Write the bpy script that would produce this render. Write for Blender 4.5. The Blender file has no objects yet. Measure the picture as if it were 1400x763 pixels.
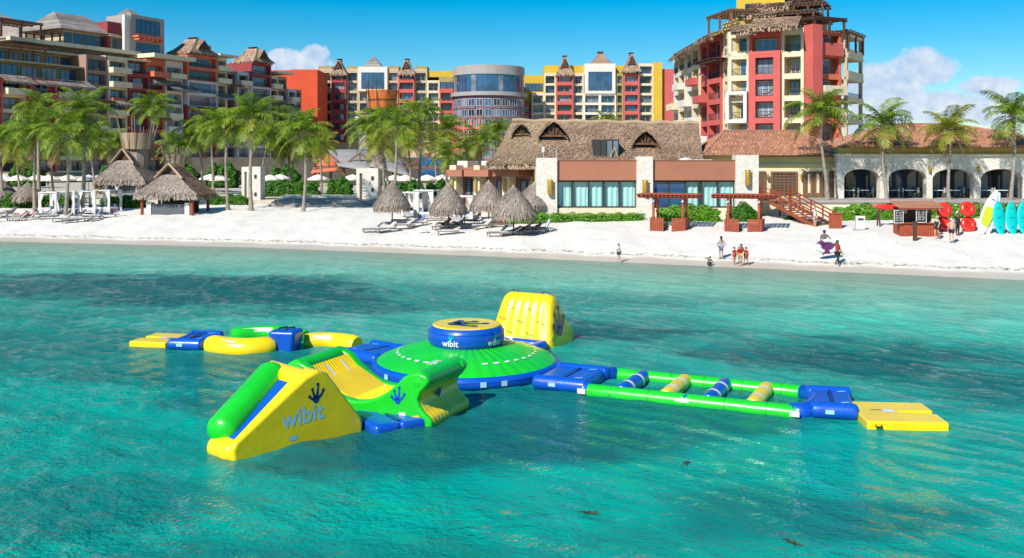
import bpy, bmesh, math, random
import numpy as np
from mathutils import Vector, Matrix
R = math.radians
rnd = random.Random(7)
SC = bpy.context.scene
COL = SC.collection

# ------------------------------------------------------------------ camera, sky, sun
FPX, HOR, EYE = 1310.0, 222.0, 7.2          # focal length in photo pixels, horizon row, eye height in metres
cam = bpy.data.cameras.new('camera')
cam.sensor_width = 36.0
cam.lens = FPX / 1400 * 36
cam.shift_y = -(381.5 - HOR) / 1400
cam.clip_start = 0.5
cam.clip_end = 6000
camo = bpy.data.objects.new('camera', cam)
camo.location = (0, 0, EYE)
camo.rotation_euler = (R(90), 0, 0)
COL.objects.link(camo)
SC.camera = camo

SUN_EL, SUN_AZ = 40.0, 215.0                # azimuth clockwise from +Y: the sun stands to the west-south-west
sd = Vector((math.sin(R(SUN_AZ)) * math.cos(R(SUN_EL)), math.cos(R(SUN_AZ)) * math.cos(R(SUN_EL)), math.sin(R(SUN_EL))))
world = bpy.data.worlds.new('World')
SC.world = world
world.use_nodes = True
wn, wl = world.node_tree.nodes, world.node_tree.links
wn.clear()
sky = wn.new('ShaderNodeTexSky')
sky.sky_type = 'NISHITA'
sky.sun_disc = False
sky.sun_elevation = R(SUN_EL)
sky.sun_rotation = R(SUN_AZ)
sky.altitude = 0
sky.air_density = 1.0
sky.dust_density = 0.15
sky.ozone_density = 5.0
hsv = wn.new('ShaderNodeHueSaturation')
hsv.inputs['Hue'].default_value = 0.488
hsv.inputs['Saturation'].default_value = 1.60
hsv.inputs['Value'].default_value = 0.93
wl.new(sky.outputs[0], hsv.inputs['Color'])
wtc = wn.new('ShaderNodeTexCoord')
wsep = wn.new('ShaderNodeSeparateXYZ')
wl.new(wtc.outputs['Generated'], wsep.inputs[0])

def wmath(op, a, b=None, c=None, clamp=False):
    n = wn.new('ShaderNodeMath')
    n.operation = op
    n.use_clamp = clamp
    for i, x in enumerate((a, b, c)):
        if x is None:
            continue
        if isinstance(x, (int, float)):
            n.inputs[i].default_value = x
        else:
            wl.new(x, n.inputs[i])
    return n.outputs[0]

# cumulus banks: a bank stands around a bearing with a flat base and a lumpy top; soft noise breaks its edge
ysafe = wmath('MAXIMUM', wsep.outputs[1], 0.05)
bx_ = wmath('DIVIDE', wsep.outputs[0], ysafe)
bz_ = wmath('DIVIDE', wsep.outputs[2], ysafe)
wc = wn.new('ShaderNodeCombineXYZ')
wl.new(bx_, wc.inputs[0])
wl.new(bz_, wc.inputs[1])

def wnoise(scale, detail, rough=0.55):
    n = wn.new('ShaderNodeTexNoise')
    n.inputs['Scale'].default_value = scale
    n.inputs['Detail'].default_value = detail
    n.inputs['Roughness'].default_value = rough
    wl.new(wc.outputs[0], n.inputs['Vector'])
    return n.outputs[0]

n1 = wnoise(28, 9, 0.62)
n2 = wnoise(60, 6, 0.6)

def bank(px, py, wx, wy, k):
    cx, cz = (px - 700) / FPX, (HOR - py) / FPX
    dx = wmath('DIVIDE', wmath('SUBTRACT', bx_, cx), wx / FPX)
    dz = wmath('DIVIDE', wmath('SUBTRACT', bz_, cz), wy / FPX)
    r = wmath('ADD', wmath('MULTIPLY', dx, dx), wmath('MULTIPLY', dz, dz))
    return wmath('SUBTRACT', 1.0, wmath('MULTIPLY', r, k))

m = None
for a in ((408, 92, 52, 26, 1.0), (430, 74, 26, 16, 1.2), (380, 78, 18, 14, 1.3),
          (1215, 112, 70, 26, 1.0), (1262, 92, 48, 26, 1.0), (1350, 118, 44, 14, 1.0),
          (1250, 145, 120, 22, 0.9), (1345, 150, 60, 20, 1.0), (1185, 160, 60, 30, 1.0), (1500, 140, 110, 30, 1.0), (1640, 150, 120, 40, 1.0),
          (-150, 130, 160, 40, 1.0)):
    b = bank(*a)
    m = b if m is None else wmath('SMOOTH_MAX', m, b, 0.25)
dens = wmath('ADD', wmath('MULTIPLY', m, 1.15), wmath('MULTIPLY', wmath('SUBTRACT', n1, 0.42), 3.0))
cov = wn.new('ShaderNodeMapRange')
cov.interpolation_type = 'SMOOTHSTEP'
cov.inputs['From Min'].default_value = 0.0
cov.inputs['From Max'].default_value = 0.75
wl.new(dens, cov.inputs['Value'])
shade = wn.new('ShaderNodeMapRange')
shade.inputs['From Min'].default_value = 0.30
shade.inputs['From Max'].default_value = 0.62
wl.new(wmath('ADD', wmath('MULTIPLY', n2, 0.65), wmath('MULTIPLY', n1, 0.35)), shade.inputs['Value'])
ccol = wn.new('ShaderNodeMix')
ccol.data_type = 'RGBA'
wl.new(shade.outputs[0], ccol.inputs[0])
ccol.inputs[6].default_value = (3.0, 4.3, 6.6, 1)
ccol.inputs[7].default_value = (6.2, 6.7, 7.4, 1)
wmix = wn.new('ShaderNodeMix')
wmix.data_type = 'RGBA'
fwd = wmath('GREATER_THAN', wsep.outputs[1], 0.1)
wl.new(wmath('MULTIPLY', wmath('MULTIPLY', cov.outputs[0], fwd), 0.93), wmix.inputs[0])
wl.new(hsv.outputs[0], wmix.inputs[6])
wl.new(ccol.outputs[2], wmix.inputs[7])
bg = wn.new('ShaderNodeBackground')
bg.inputs['Strength'].default_value = 0.10
wl.new(wmix.outputs[2], bg.inputs['Color'])
wo = wn.new('ShaderNodeOutputWorld')
wl.new(bg.outputs[0], wo.inputs['Surface'])

sl = bpy.data.lights.new('sun', 'SUN')
sl.energy = 4.9
sl.angle = R(0.55)
sl.color = (1.0, 0.95, 0.86)
so = bpy.data.objects.new('sun', sl)
so.rotation_euler = sd.to_track_quat('Z', 'Y').to_euler()
so.location = (-60, -20, 60)
COL.objects.link(so)

vs = SC.view_settings
SC.display_settings.display_device = 'sRGB'
vs.view_transform = 'Standard'
vs.look = 'None'
vs.exposure = 0.36
vs.gamma = 1.0
vs.use_curve_mapping = False
SC.cycles.max_bounces = 8
SC.cycles.transparent_max_bounces = 12
SC.cycles.use_denoising = True
SC.cycles.caustics_reflective = False
SC.cycles.caustics_refractive = False

# ------------------------------------------------------------------ pixels to places
def at(px, py, D):
    return Vector(((px - 700) * D / FPX, D, EYE - (py - HOR) * D / FPX))

def on(px, py, z=0.0):
    return at(px, py, (EYE - z) * FPX / (py - HOR))

# ------------------------------------------------------------------ objects
def tag(o, label=None, cat=None, group=None, kind=None):
    if label: o['label'] = label
    if cat: o['category'] = cat
    if group: o['group'] = group
    if kind: o['kind'] = kind
    return o

def thing(name, label, cat, loc=(0, 0, 0), rz=0.0, group=None):
    o = bpy.data.objects.new(name, None)
    o.empty_display_size = 0.3
    o.location = loc
    o.rotation_euler = (0, 0, rz)
    COL.objects.link(o)
    return tag(o, label, cat, group)

def link(name, me, parent=None, loc=(0, 0, 0), rot=(0, 0, 0), scale=None):
    o = bpy.data.objects.new(name, me)
    o.location = loc
    o.rotation_euler = rot
    if scale is not None: o.scale = (scale,) * 3 if isinstance(scale, (int, float)) else scale
    o.parent = parent
    COL.objects.link(o)
    return o

def copy_tree(o, parent=None):
    c = o.copy()
    COL.objects.link(c)
    c.parent = parent
    for ch in o.children:
        copy_tree(ch, c)
    return c

class MB:
    """collects faces for one mesh; tf maps local points before they are stored"""
    def __init__(self, tf=None):
        self.v, self.f, self.m, self.tf = [], [], [], tf

    def add(self, vs_, fs, mi=0):
        b = len(self.v)
        if self.tf:
            vs_ = [self.tf(*p) for p in vs_]
        self.v.extend(tuple(p) for p in vs_)
        for q in fs:
            self.f.append(tuple(i + b for i in q))
            self.m.append(mi)
        return self

    def box(self, x0, x1, y0, y1, z0, z1, mi=0):
        return self.add([(x0, y0, z0), (x1, y0, z0), (x1, y1, z0), (x0, y1, z0), (x0, y0, z1), (x1, y0, z1), (x1, y1, z1), (x0, y1, z1)],
                        [(0, 3, 2, 1), (4, 5, 6, 7), (0, 1, 5, 4), (1, 2, 6, 5), (2, 3, 7, 6), (3, 0, 4, 7)], mi)

    def bar(self, a, b, w, h=None, mi=0, up=(0, 0, 1)):
        a, b = Vector(a), Vector(b)
        h = h or w
        d = (b - a).normalized()
        s = d.cross(Vector(up))
        if s.length < 1e-3: s = d.cross(Vector((1, 0, 0)))
        s.normalize()
        t = s.cross(d)
        P = []
        for e in (a, b):
            for i, j in ((-1, -1), (1, -1), (1, 1), (-1, 1)):
                P.append(e + s * (i * w / 2) + t * (j * h / 2))
        return self.add([tuple(p) for p in P], [(0, 1, 2, 3), (7, 6, 5, 4), (0, 4, 5, 1), (1, 5, 6, 2), (2, 6, 7, 3), (3, 7, 4, 0)], mi)

    def tube(self, pts, r, n=8, mi=0, cap=True, squash=1.0):
        pts = [Vector(p) for p in pts]
        rs = r if isinstance(r, (list, tuple)) else [r] * len(pts)
        V, F = [], []
        up = Vector((0, 0, 1))
        for i, p in enumerate(pts):
            d = (pts[min(i + 1, len(pts) - 1)] - pts[max(i - 1, 0)]).normalized()
            s = d.cross(up)
            if s.length < 1e-3: s = Vector((1, 0, 0))
            s.normalize()
            t = s.cross(d)
            for k in range(n):
                a = 2 * math.pi * k / n
                V.append(tuple(p + s * (math.cos(a) * rs[i]) + t * (math.sin(a) * rs[i] * squash)))
        for i in range(len(pts) - 1):
            for k in range(n):
                k2 = (k + 1) % n
                F.append((i * n + k, i * n + k2, (i + 1) * n + k2, (i + 1) * n + k))
        if cap:
            F.append(tuple(range(n - 1, -1, -1)))
            F.append(tuple(range((len(pts) - 1) * n, len(pts) * n)))
        return self.add(V, F, mi)

    def lathe(self, prof, n=24, c=(0, 0, 0), mi=0, a0=0.0, a1=2 * math.pi):
        full = abs(a1 - a0 - 2 * math.pi) < 1e-6
        V, F = [], []
        cols = n if full else n + 1
        for r, z in prof:
            for k in range(cols):
                a = a0 + (a1 - a0) * k / n
                V.append((c[0] + r * math.cos(a), c[1] + r * math.sin(a), c[2] + z))
        for i in range(len(prof) - 1):
            for k in range(n):
                k2 = (k + 1) % cols
                F.append((i * cols + k, i * cols + k2, (i + 1) * cols + k2, (i + 1) * cols + k))
        return self.add(V, F, mi)

    def prism(self, poly, d0, d1, axis='y', mi=0):
        """poly: points (a, z); pushed from d0 to d1 along the axis that is left"""
        n = len(poly)
        if axis == 'y':
            V = [(a, d0, b) for a, b in poly] + [(a, d1, b) for a, b in poly]
        elif axis == 'x':
            V = [(d0, a, b) for a, b in poly] + [(d1, a, b) for a, b in poly]
        else:
            V = [(a, b, d0) for a, b in poly] + [(a, b, d1) for a, b in poly]
        F = [tuple(range(n)), tuple(range(2 * n - 1, n - 1, -1))]
        for i in range(n):
            j = (i + 1) % n
            F.append((j, i, i + n, j + n))
        return self.add(V, F, mi)

    def mesh(self, name, mats, smooth=None):
        me = bpy.data.meshes.new(name)
        me.from_pydata(self.v, [], self.f)
        mats = mats if isinstance(mats, (list, tuple)) else [mats]
        for x in mats:
            me.materials.append(x)
        if len(mats) > 1:
            me.polygons.foreach_set('material_index', self.m)
        if smooth is not None:
            me.polygons.foreach_set('use_smooth', [True] * len(me.polygons))
            if smooth < 179: me.set_sharp_from_angle(angle=R(smooth))
        me.update()
        return me

    def build(self, name, mats, parent=None, smooth=None, loc=(0, 0, 0), rot=(0, 0, 0), fix=True):
        me = self.mesh(name, mats, smooth)
        if fix:
            bm = bmesh.new()
            bm.from_mesh(me)
            bmesh.ops.recalc_face_normals(bm, faces=bm.faces)
            bm.to_mesh(me)
            bm.free()
        return link(name, me, parent, loc, rot)

# ------------------------------------------------------------------ materials
MATS = {}
def nodes(name):
    m_ = bpy.data.materials.new(name)
    m_.use_nodes = True
    nt = m_.node_tree
    return m_, nt.nodes, nt.links, nt.nodes['Principled BSDF']

def mixc(N, L, fac, a, b, blend='MIX'):
    n = N.new('ShaderNodeMix')
    n.data_type = 'RGBA'
    n.blend_type = blend
    for i, x in ((0, fac), (6, a), (7, b)):
        if isinstance(x, (int, float)): n.inputs[i].default_value = x
        elif isinstance(x, tuple): n.inputs[i].default_value = x if len(x) == 4 else (*x, 1)
        else: L.new(x, n.inputs[i])
    return n.outputs[2]

def noise(N, L, vec, scale, detail=4, rough=0.55, dist=0.0):
    n = N.new('ShaderNodeTexNoise')
    n.inputs['Scale'].default_value = scale
    n.inputs['Detail'].default_value = detail
    n.inputs['Roughness'].default_value = rough
    n.inputs['Distortion'].default_value = dist
    if vec is not None: L.new(vec, n.inputs['Vector'])
    return n.outputs[0]

def ramp(N, L, val, a, b, c=0.0, d=1.0, smooth=False):
    n = N.new('ShaderNodeMapRange')
    if smooth: n.interpolation_type = 'SMOOTHSTEP'
    for k, x in zip(('From Min', 'From Max', 'To Min', 'To Max'), (a, b, c, d)):
        n.inputs[k].default_value = x
    L.new(val, n.inputs['Value'])
    return n.outputs[0]

def mth(N, L, op, a, b=None, clamp=False):
    n = N.new('ShaderNodeMath')
    n.operation = op
    n.use_clamp = clamp
    for i, x in enumerate((a, b)):
        if x is None: continue
        if isinstance(x, (int, float)): n.inputs[i].default_value = x
        else: L.new(x, n.inputs[i])
    return n.outputs[0]

def bump(N, L, P, h, strength=0.3, dist=0.05):
    n = N.new('ShaderNodeBump')
    n.inputs['Strength'].default_value = strength
    n.inputs['Distance'].default_value = dist
    L.new(h, n.inputs['Height'])
    L.new(n.outputs[0], P.inputs['Normal'])

def wpos(N):
    return N.new('ShaderNodeNewGeometry').outputs['Position']

def plain(name, col, rough=0.7, var=0.12, scale=1.5, bmp=0.0, metal=0.0, spec=0.4, island=0.0, stain=0.0):
    """painted or plastered or wooden surface: colour with blotches, fine grain and optional run-off stains"""
    key = (name, col, rough, var, scale)
    if key in MATS: return MATS[key]
    m_, N, L, P = nodes(name)
    p = wpos(N)
    a = noise(N, L, p, scale, 5)
    c = mixc(N, L, ramp(N, L, a, 0.3, 0.7), tuple(x * (1 - var) for x in col), tuple(min(1, x * (1 + var * 0.6)) for x in col))
    if stain:
        mp = N.new('ShaderNodeMapping')
        mp.inputs['Scale'].default_value = (1.2, 1.2, 0.18)
        L.new(p, mp.inputs['Vector'])
        s = noise(N, L, mp.outputs[0], 2.2, 6, 0.65)
        c = mixc(N, L, ramp(N, L, s, 0.52, 0.75, 0, stain), c, tuple(x * 0.45 + 0.01 for x in col))
    if island:
        g = N.new('ShaderNodeNewGeometry')
        c = mixc(N, L, g.outputs['Random Per Island'], c, mixc(N, L, 1.0, c, (1 - island,) * 3, 'MULTIPLY'))
    L.new(c, P.inputs['Base Color'])
    P.inputs['Roughness'].default_value = rough
    P.inputs['Metallic'].default_value = metal
    P.inputs['Specular IOR Level'].default_value = spec
    if bmp: bump(N, L, P, noise(N, L, p, scale * 12, 4), bmp, 0.02)
    MATS[key] = m_
    return m_

def vinyl(name, col, rough=0.3):
    if name in MATS: return MATS[name]
    m_, N, L, P = nodes(name)
    tc = N.new('ShaderNodeTexCoord').outputs['Object']
    a = noise(N, L, tc, 1.1, 5)
    d = noise(N, L, tc, 9, 6, 0.7)
    c = mixc(N, L, ramp(N, L, a, 0.35, 0.7), tuple(x * 0.86 for x in col), col)
    c = mixc(N, L, ramp(N, L, d, 0.60, 0.80, 0, 0.22), c, tuple(x * 0.6 + 0.05 for x in col))
    L.new(c, P.inputs['Base Color'])
    L.new(ramp(N, L, d, 0.3, 0.8, rough - 0.07, rough + 0.16), P.inputs['Roughness'])
    P.inputs['Specular IOR Level'].default_value = 0.5
    P.inputs['Coat Weight'].default_value = 0.25
    P.inputs['Coat Roughness'].default_value = 0.12
    hh = mth(N, L, 'ADD', noise(N, L, tc, 2.6, 3), mth(N, L, 'MULTIPLY', noise(N, L, tc, 8.0, 3, 0.5, 1.2), 0.35))
    bump(N, L, P, hh, 0.12, 0.06)
    MATS[name] = m_
    return m_

V_YEL = vinyl('vinyl_yellow', (0.94, 0.65, 0.004))
V_GRN = vinyl('vinyl_green', (0.012, 0.56, 0.022))
V_BLU = vinyl('vinyl_blue', (0.004, 0.085, 0.52))
V_NAV = vinyl('vinyl_navy', (0.006, 0.02, 0.16))
V_WHT = vinyl('vinyl_white', (0.78, 0.80, 0.80))
V_LBL = vinyl('vinyl_pale_blue', (0.35, 0.62, 0.72))
V_BLK = vinyl('vinyl_black', (0.02, 0.02, 0.02))
V_ORG = vinyl('vinyl_red', (0.80, 0.03, 0.015))
V_TEA = vinyl('vinyl_teal', (0.0, 0.48, 0.45))

def thatch_mat(name, c1, c2):
    m_, N, L, P = nodes(name)
    p = wpos(N)
    g = N.new('ShaderNodeNewGeometry')
    a = noise(N, L, p, 0.5, 5)
    b = noise(N, L, p, 9, 5, 0.7)
    c = mixc(N, L, ramp(N, L, a, 0.35, 0.65), c1, c2)
    c = mixc(N, L, ramp(N, L, b, 0.3, 0.7), mixc(N, L, 1.0, c, (0.55, 0.52, 0.5), 'MULTIPLY'), c)
    c = mixc(N, L, g.outputs['Random Per Island'], mixc(N, L, 1.0, c, (0.6, 0.58, 0.56), 'MULTIPLY'), c)
    L.new(c, P.inputs['Base Color'])
    P.inputs['Roughness'].default_value = 0.9
    P.inputs['Specular IOR Level'].default_value = 0.15
    bump(N, L, P, b, 0.7, 0.08)
    return m_

THATCH = thatch_mat('thatch', (0.44, 0.29, 0.205), (0.60, 0.43, 0.31))
THATCH_P = thatch_mat('thatch_pale', (0.56, 0.41, 0.27), (0.68, 0.51, 0.34))
THATCH_G = thatch_mat('thatch_grey', (0.42, 0.35, 0.31), (0.58, 0.49, 0.42))
SHINGLE = thatch_mat('shingle_grey', (0.36, 0.33, 0.31), (0.52, 0.48, 0.45))

def glass_mat(name, col, rough=0.06, spec=0.8):
    m_, N, L, P = nodes(name)
    p = wpos(N)
    a = noise(N, L, p, 0.35, 3)
    L.new(mixc(N, L, ramp(N, L, a, 0.35, 0.65), tuple(x * 0.5 for x in col), col), P.inputs['Base Color'])
    P.inputs['Roughness'].default_value = rough
    P.inputs['Specular IOR Level'].default_value = spec
    bump(N, L, P, noise(N, L, p, 0.8, 2), 0.05, 0.05)
    return m_

GLASS_D = glass_mat('glass_dark', (0.02, 0.03, 0.05))
GLASS_B = glass_mat('glass_blue', (0.03, 0.10, 0.22), 0.05, 1.0)
GLASS_C = glass_mat('glass_curtained', (0.22, 0.27, 0.34), 0.15, 0.7)

def clear_glass():
    m_, N, L, P = nodes('glass_clear')
    out = N['Material Output']
    t = N.new('ShaderNodeBsdfTransparent')
    t.inputs[0].default_value = (0.87, 0.975, 0.975, 1)
    g = N.new('ShaderNodeBsdfGlossy')
    g.inputs['Roughness'].default_value = 0.03
    lw = N.new('ShaderNodeLayerWeight')
    lw.inputs[0].default_value = 0.5
    f4 = mth(N, L, 'POWER', lw.outputs['Facing'], 4.0)
    mx = N.new('ShaderNodeMixShader')
    L.new(mth(N, L, 'ADD', mth(N, L, 'MULTIPLY', f4, 0.8), 0.05), mx.inputs[0])
    L.new(t.outputs[0], mx.inputs[1])
    L.new(g.outputs[0], mx.inputs[2])
    L.new(mx.outputs[0], out.inputs['Surface'])
    return m_
GLASS_T = clear_glass()

def leaf_mat(name, c1, c2, tr=0.3):
    m_, N, L, P = nodes(name)
    out = N['Material Output']
    g = N.new('ShaderNodeNewGeometry')
    a = noise(N, L, g.outputs['Position'], 0.6, 4)
    f = mth(N, L, 'ADD', mth(N, L, 'MULTIPLY', g.outputs['Random Per Island'], 0.6), mth(N, L, 'MULTIPLY', a, 0.4))
    c = mixc(N, L, f, c1, c2)
    L.new(c, P.inputs['Base Color'])
    P.inputs['Roughness'].default_value = 0.45
    P.inputs['Specular IOR Level'].default_value = 0.35
    t = N.new('ShaderNodeBsdfTranslucent')
    L.new(mixc(N, L, 1.0, c, (1.15, 1.2, 0.5), 'MULTIPLY'), t.inputs[0])
    mx = N.new('ShaderNodeMixShader')
    mx.inputs[0].default_value = tr
    L.new(P.outputs[0], mx.inputs[1])
    L.new(t.outputs[0], mx.inputs[2])
    L.new(mx.outputs[0], out.inputs['Surface'])
    return m_

PALM = leaf_mat('palm_leaf', (0.032, 0.105, 0.007), (0.31, 0.42, 0.02), 0.34)
PALM_Y = leaf_mat('palm_leaf_yellowing', (0.16, 0.22, 0.012), (0.40, 0.38, 0.03), 0.35)
PALM_B = leaf_mat('palm_leaf_dry', (0.16, 0.10, 0.04), (0.28, 0.19, 0.08), 0.2)
LEAF = leaf_mat('hedge_leaf', (0.02, 0.085, 0.006), (0.09, 0.26, 0.016))
LEAF_L = leaf_mat('groundcover_leaf', (0.05, 0.17, 0.008), (0.20, 0.42, 0.03))
BARK = plain('palm_bark', (0.30, 0.25, 0.20), 0.9, 0.35, 3.0, 0.4)

def stone_mat(name, c1, c2, scale=1.6):
    m_, N, L, P = nodes(name)
    p = wpos(N)
    vo = N.new('ShaderNodeTexVoronoi')
    vo.inputs['Scale'].default_value = scale
    L.new(p, vo.inputs['Vector'])
    vd = N.new('ShaderNodeTexVoronoi')
    vd.feature = 'DISTANCE_TO_EDGE'
    vd.inputs['Scale'].default_value = scale
    L.new(p, vd.inputs['Vector'])
    sx = N.new('ShaderNodeSeparateColor')
    L.new(vo.outputs['Color'], sx.inputs[0])
    b = noise(N, L, p, 6, 5)
    c = mixc(N, L, sx.outputs[0], c1, c2)
    c = mixc(N, L, ramp(N, L, b, 0.35, 0.7, 0, 0.4), c, tuple(x * 0.8 for x in c1))
    c = mixc(N, L, ramp(N, L, vd.outputs[0], 0.0, 0.05, 0.55, 0.0), c, tuple(x * 0.6 for x in c1))
    L.new(c, P.inputs['Base Color'])
    P.inputs['Roughness'].default_value = 0.85
    bump(N, L, P, mth(N, L, 'ADD', ramp(N, L, vd.outputs[0], 0, 0.06), mth(N, L, 'MULTIPLY', b, 0.5)), 0.5, 0.04)
    return m_
STONE = stone_mat('pale_stone', (0.66, 0.60, 0.52), (0.78, 0.73, 0.65), 3.6)
STONE_G = stone_mat('grey_stone', (0.34, 0.31, 0.29), (0.48, 0.45, 0.42), 1.4)

CREAM = plain('cream_plaster', (0.66, 0.57, 0.40), 0.85, 0.10, 0.6, stain=0.35)
WHITE = plain('white_plaster', (0.66, 0.62, 0.56), 0.85, 0.08, 0.6, stain=0.30)
LAV = plain('lavender_plaster', (0.60, 0.54, 0.54), 0.85, 0.08, 0.6, stain=0.30)
RED = plain('red_plaster', (0.52, 0.10, 0.085), 0.8, 0.12, 0.5, stain=0.30)
MAROON = plain('maroon_plaster', (0.30, 0.05, 0.055), 0.85, 0.14, 0.5, stain=0.3)
SALMON = plain('salmon_plaster', (0.62, 0.15, 0.08), 0.85, 0.12, 0.5, stain=0.3)
ORANGE = plain('orange_plaster', (0.60, 0.075, 0.025), 0.8, 0.10, 0.4, stain=0.2)
YELLOW = plain('yellow_plaster', (0.62, 0.43, 0.12), 0.85, 0.10, 0.5, stain=0.2)
MUSTARD = plain('mustard_plaster', (0.56, 0.37, 0.035), 0.85, 0.10, 0.5, stain=0.2)
OLIVE = plain('olive_plaster', (0.34, 0.27, 0.10), 0.85, 0.12, 0.5, stain=0.25)
TAN = plain('tan_plaster', (0.50, 0.39, 0.26), 0.85, 0.12, 0.5, stain=0.3)
BROWN = plain('brown_plaster', (0.33, 0.20, 0.16), 0.85, 0.12, 0.5, stain=0.3)
CONC = plain('grey_concrete', (0.34, 0.31, 0.30), 0.85, 0.12, 0.4, stain=0.3)
PURPLE = plain('purple_plaster', (0.20, 0.12, 0.16), 0.85, 0.12, 0.4, stain=0.2)
TERRA = plain('terracotta_panel', (0.36, 0.145, 0.085), 0.8, 0.07, 0.4, stain=0.12)
PALEY = plain('pale_yellow_plaster', (0.76, 0.60, 0.25), 0.85, 0.07, 0.5, stain=0.15)
BEIGE = plain('beige_plaster', (0.72, 0.63, 0.46), 0.85, 0.07, 0.5, stain=0.15)
RWOOD = plain('red_stained_wood', (0.38, 0.075, 0.03), 0.6, 0.25, 5.0, 0.25, island=0.3)
DWOOD = plain('dark_wood', (0.10, 0.045, 0.028), 0.7, 0.25, 5.0, 0.2, island=0.3)
BWOOD = plain('brown_wood', (0.22, 0.115, 0.06), 0.75, 0.25, 5.0, 0.2, island=0.3)
GWOOD = plain('weathered_wood', (0.30, 0.25, 0.21), 0.8, 0.25, 5.0, 0.2, island=0.3)
METAL = plain('dark_metal', (0.045, 0.04, 0.045), 0.45, 0.1, 3.0)
FRAME = plain('bronze_frame', (0.09, 0.075, 0.07), 0.5, 0.1, 3.0)
FWHITE = plain('white_frame', (0.60, 0.58, 0.55), 0.5, 0.1, 3.0)
CLOTH = plain('white_cloth', (0.76, 0.75, 0.74), 0.9, 0.06, 2.0)
PARASOL = plain('parasol_cloth', (0.72, 0.66, 0.58), 0.9, 0.06, 1.0)
CURT = plain('curtain_cloth', (0.72, 0.80, 0.76), 0.9, 0.08, 2.0)
GREYC = plain('grey_cushion', (0.34, 0.34, 0.37), 0.9, 0.12, 2.0)
GOLD = plain('gold_lattice', (0.50, 0.30, 0.05), 0.4, 0.3, 8.0, metal=0.5)
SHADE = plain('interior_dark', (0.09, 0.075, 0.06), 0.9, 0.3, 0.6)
# ------------------------------------------------------------------ beach, water, terrace
SHX = np.array([-400, -150, -80, -46.6, -21.9, 0, 15, 31.3, 60, 120, 400.0])
SHY = np.array([170, 112, 96, 87.3, 81.0, 72.6, 65.8, 58.6, 47, 27, -60.0])
DD = np.array([-90, -55, -34, -18, -7, 0, 1.7, 2.3, 3.0, 6, 11, 17, 25, 60, 400.0])
DZ = np.array([-3.0, -2.3, -1.7, -0.95, -0.42, 0, 0.14, 0.22, 0.42, 0.85, 1.45, 1.95, 2.2, 2.3, 2.4])

def shore(x):
    return np.interp(x, SHX, SHY)

def dist(x, y):
    return (y - shore(x)) * 0.92

def gz(x, y):
    return float(np.interp(dist(x, y), DD, DZ))

def ground(px, py):
    """where the pixel's ray meets the beach"""
    z = 0.3
    for i in range(40):
        p = on(px, py, z)
        z = 0.6 * z + 0.4 * gz(p.x, p.y)
    p.z = gz(p.x, p.y)
    return p

def sheet(name, xs, ys, zf, mat, smooth=True):
    X, Y = np.meshgrid(xs, ys)
    Z = zf(X, Y)
    nx, ny = len(xs), len(ys)
    co = np.stack([X, Y, Z], -1).reshape(-1, 3).astype(np.float32)
    idx = np.arange(nx * ny).reshape(ny, nx)
    q = np.stack([idx[:-1, :-1], idx[:-1, 1:], idx[1:, 1:], idx[1:, :-1]], -1).reshape(-1, 4)
    me = bpy.data.meshes.new(name)
    me.vertices.add(len(co))
    me.vertices.foreach_set('co', co.ravel())
    me.loops.add(q.size)
    me.loops.foreach_set('vertex_index', q.ravel().astype(np.int32))
    me.polygons.add(len(q))
    me.polygons.foreach_set('loop_start', np.arange(0, q.size, 4, dtype=np.int32))
    me.polygons.foreach_set('use_smooth', np.ones(len(q), bool))
    me.update(calc_edges=True)
    me.validate()
    me.materials.append(mat)
    o = link(name, me)
    o['kind'] = 'structure'
    return o

npr = np.random.RandomState(3)
def lumps(X, Y, comps):
    Z = 0
    for (k, a, th, ph) in comps:
        Z = Z + a * np.sin(k * (X * math.cos(th) + Y * math.sin(th)) + ph)
    return Z

sand_comps = [(2 * math.pi / l, a, npr.uniform(0, 6.28), npr.uniform(0, 6.28))
              for l, a in ((9, .04), (6, .03), (4.3, .02), (3.1, .012), (2.2, .010), (1.7, .008), (1.3, .007), (1.1, .006), (0.9, .006), (0.8, .005))]

def beach_z(X, Y):
    d = dist(X, Y)
    Z = np.interp(d, DD, DZ)
    w = np.clip((d - 2.0) / 3.0, 0, 1) + 0.5 * np.clip((-d - 8) / 10, 0, 1)
    jit = 0.35 * np.sin(X * 0.9 + 1.3) + 0.25 * np.sin(X * 2.3)
    Z = np.interp(d + jit * np.clip(d / 3, 0, 1), DD, DZ)
    return Z + lumps(X, Y, sand_comps) * w

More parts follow.
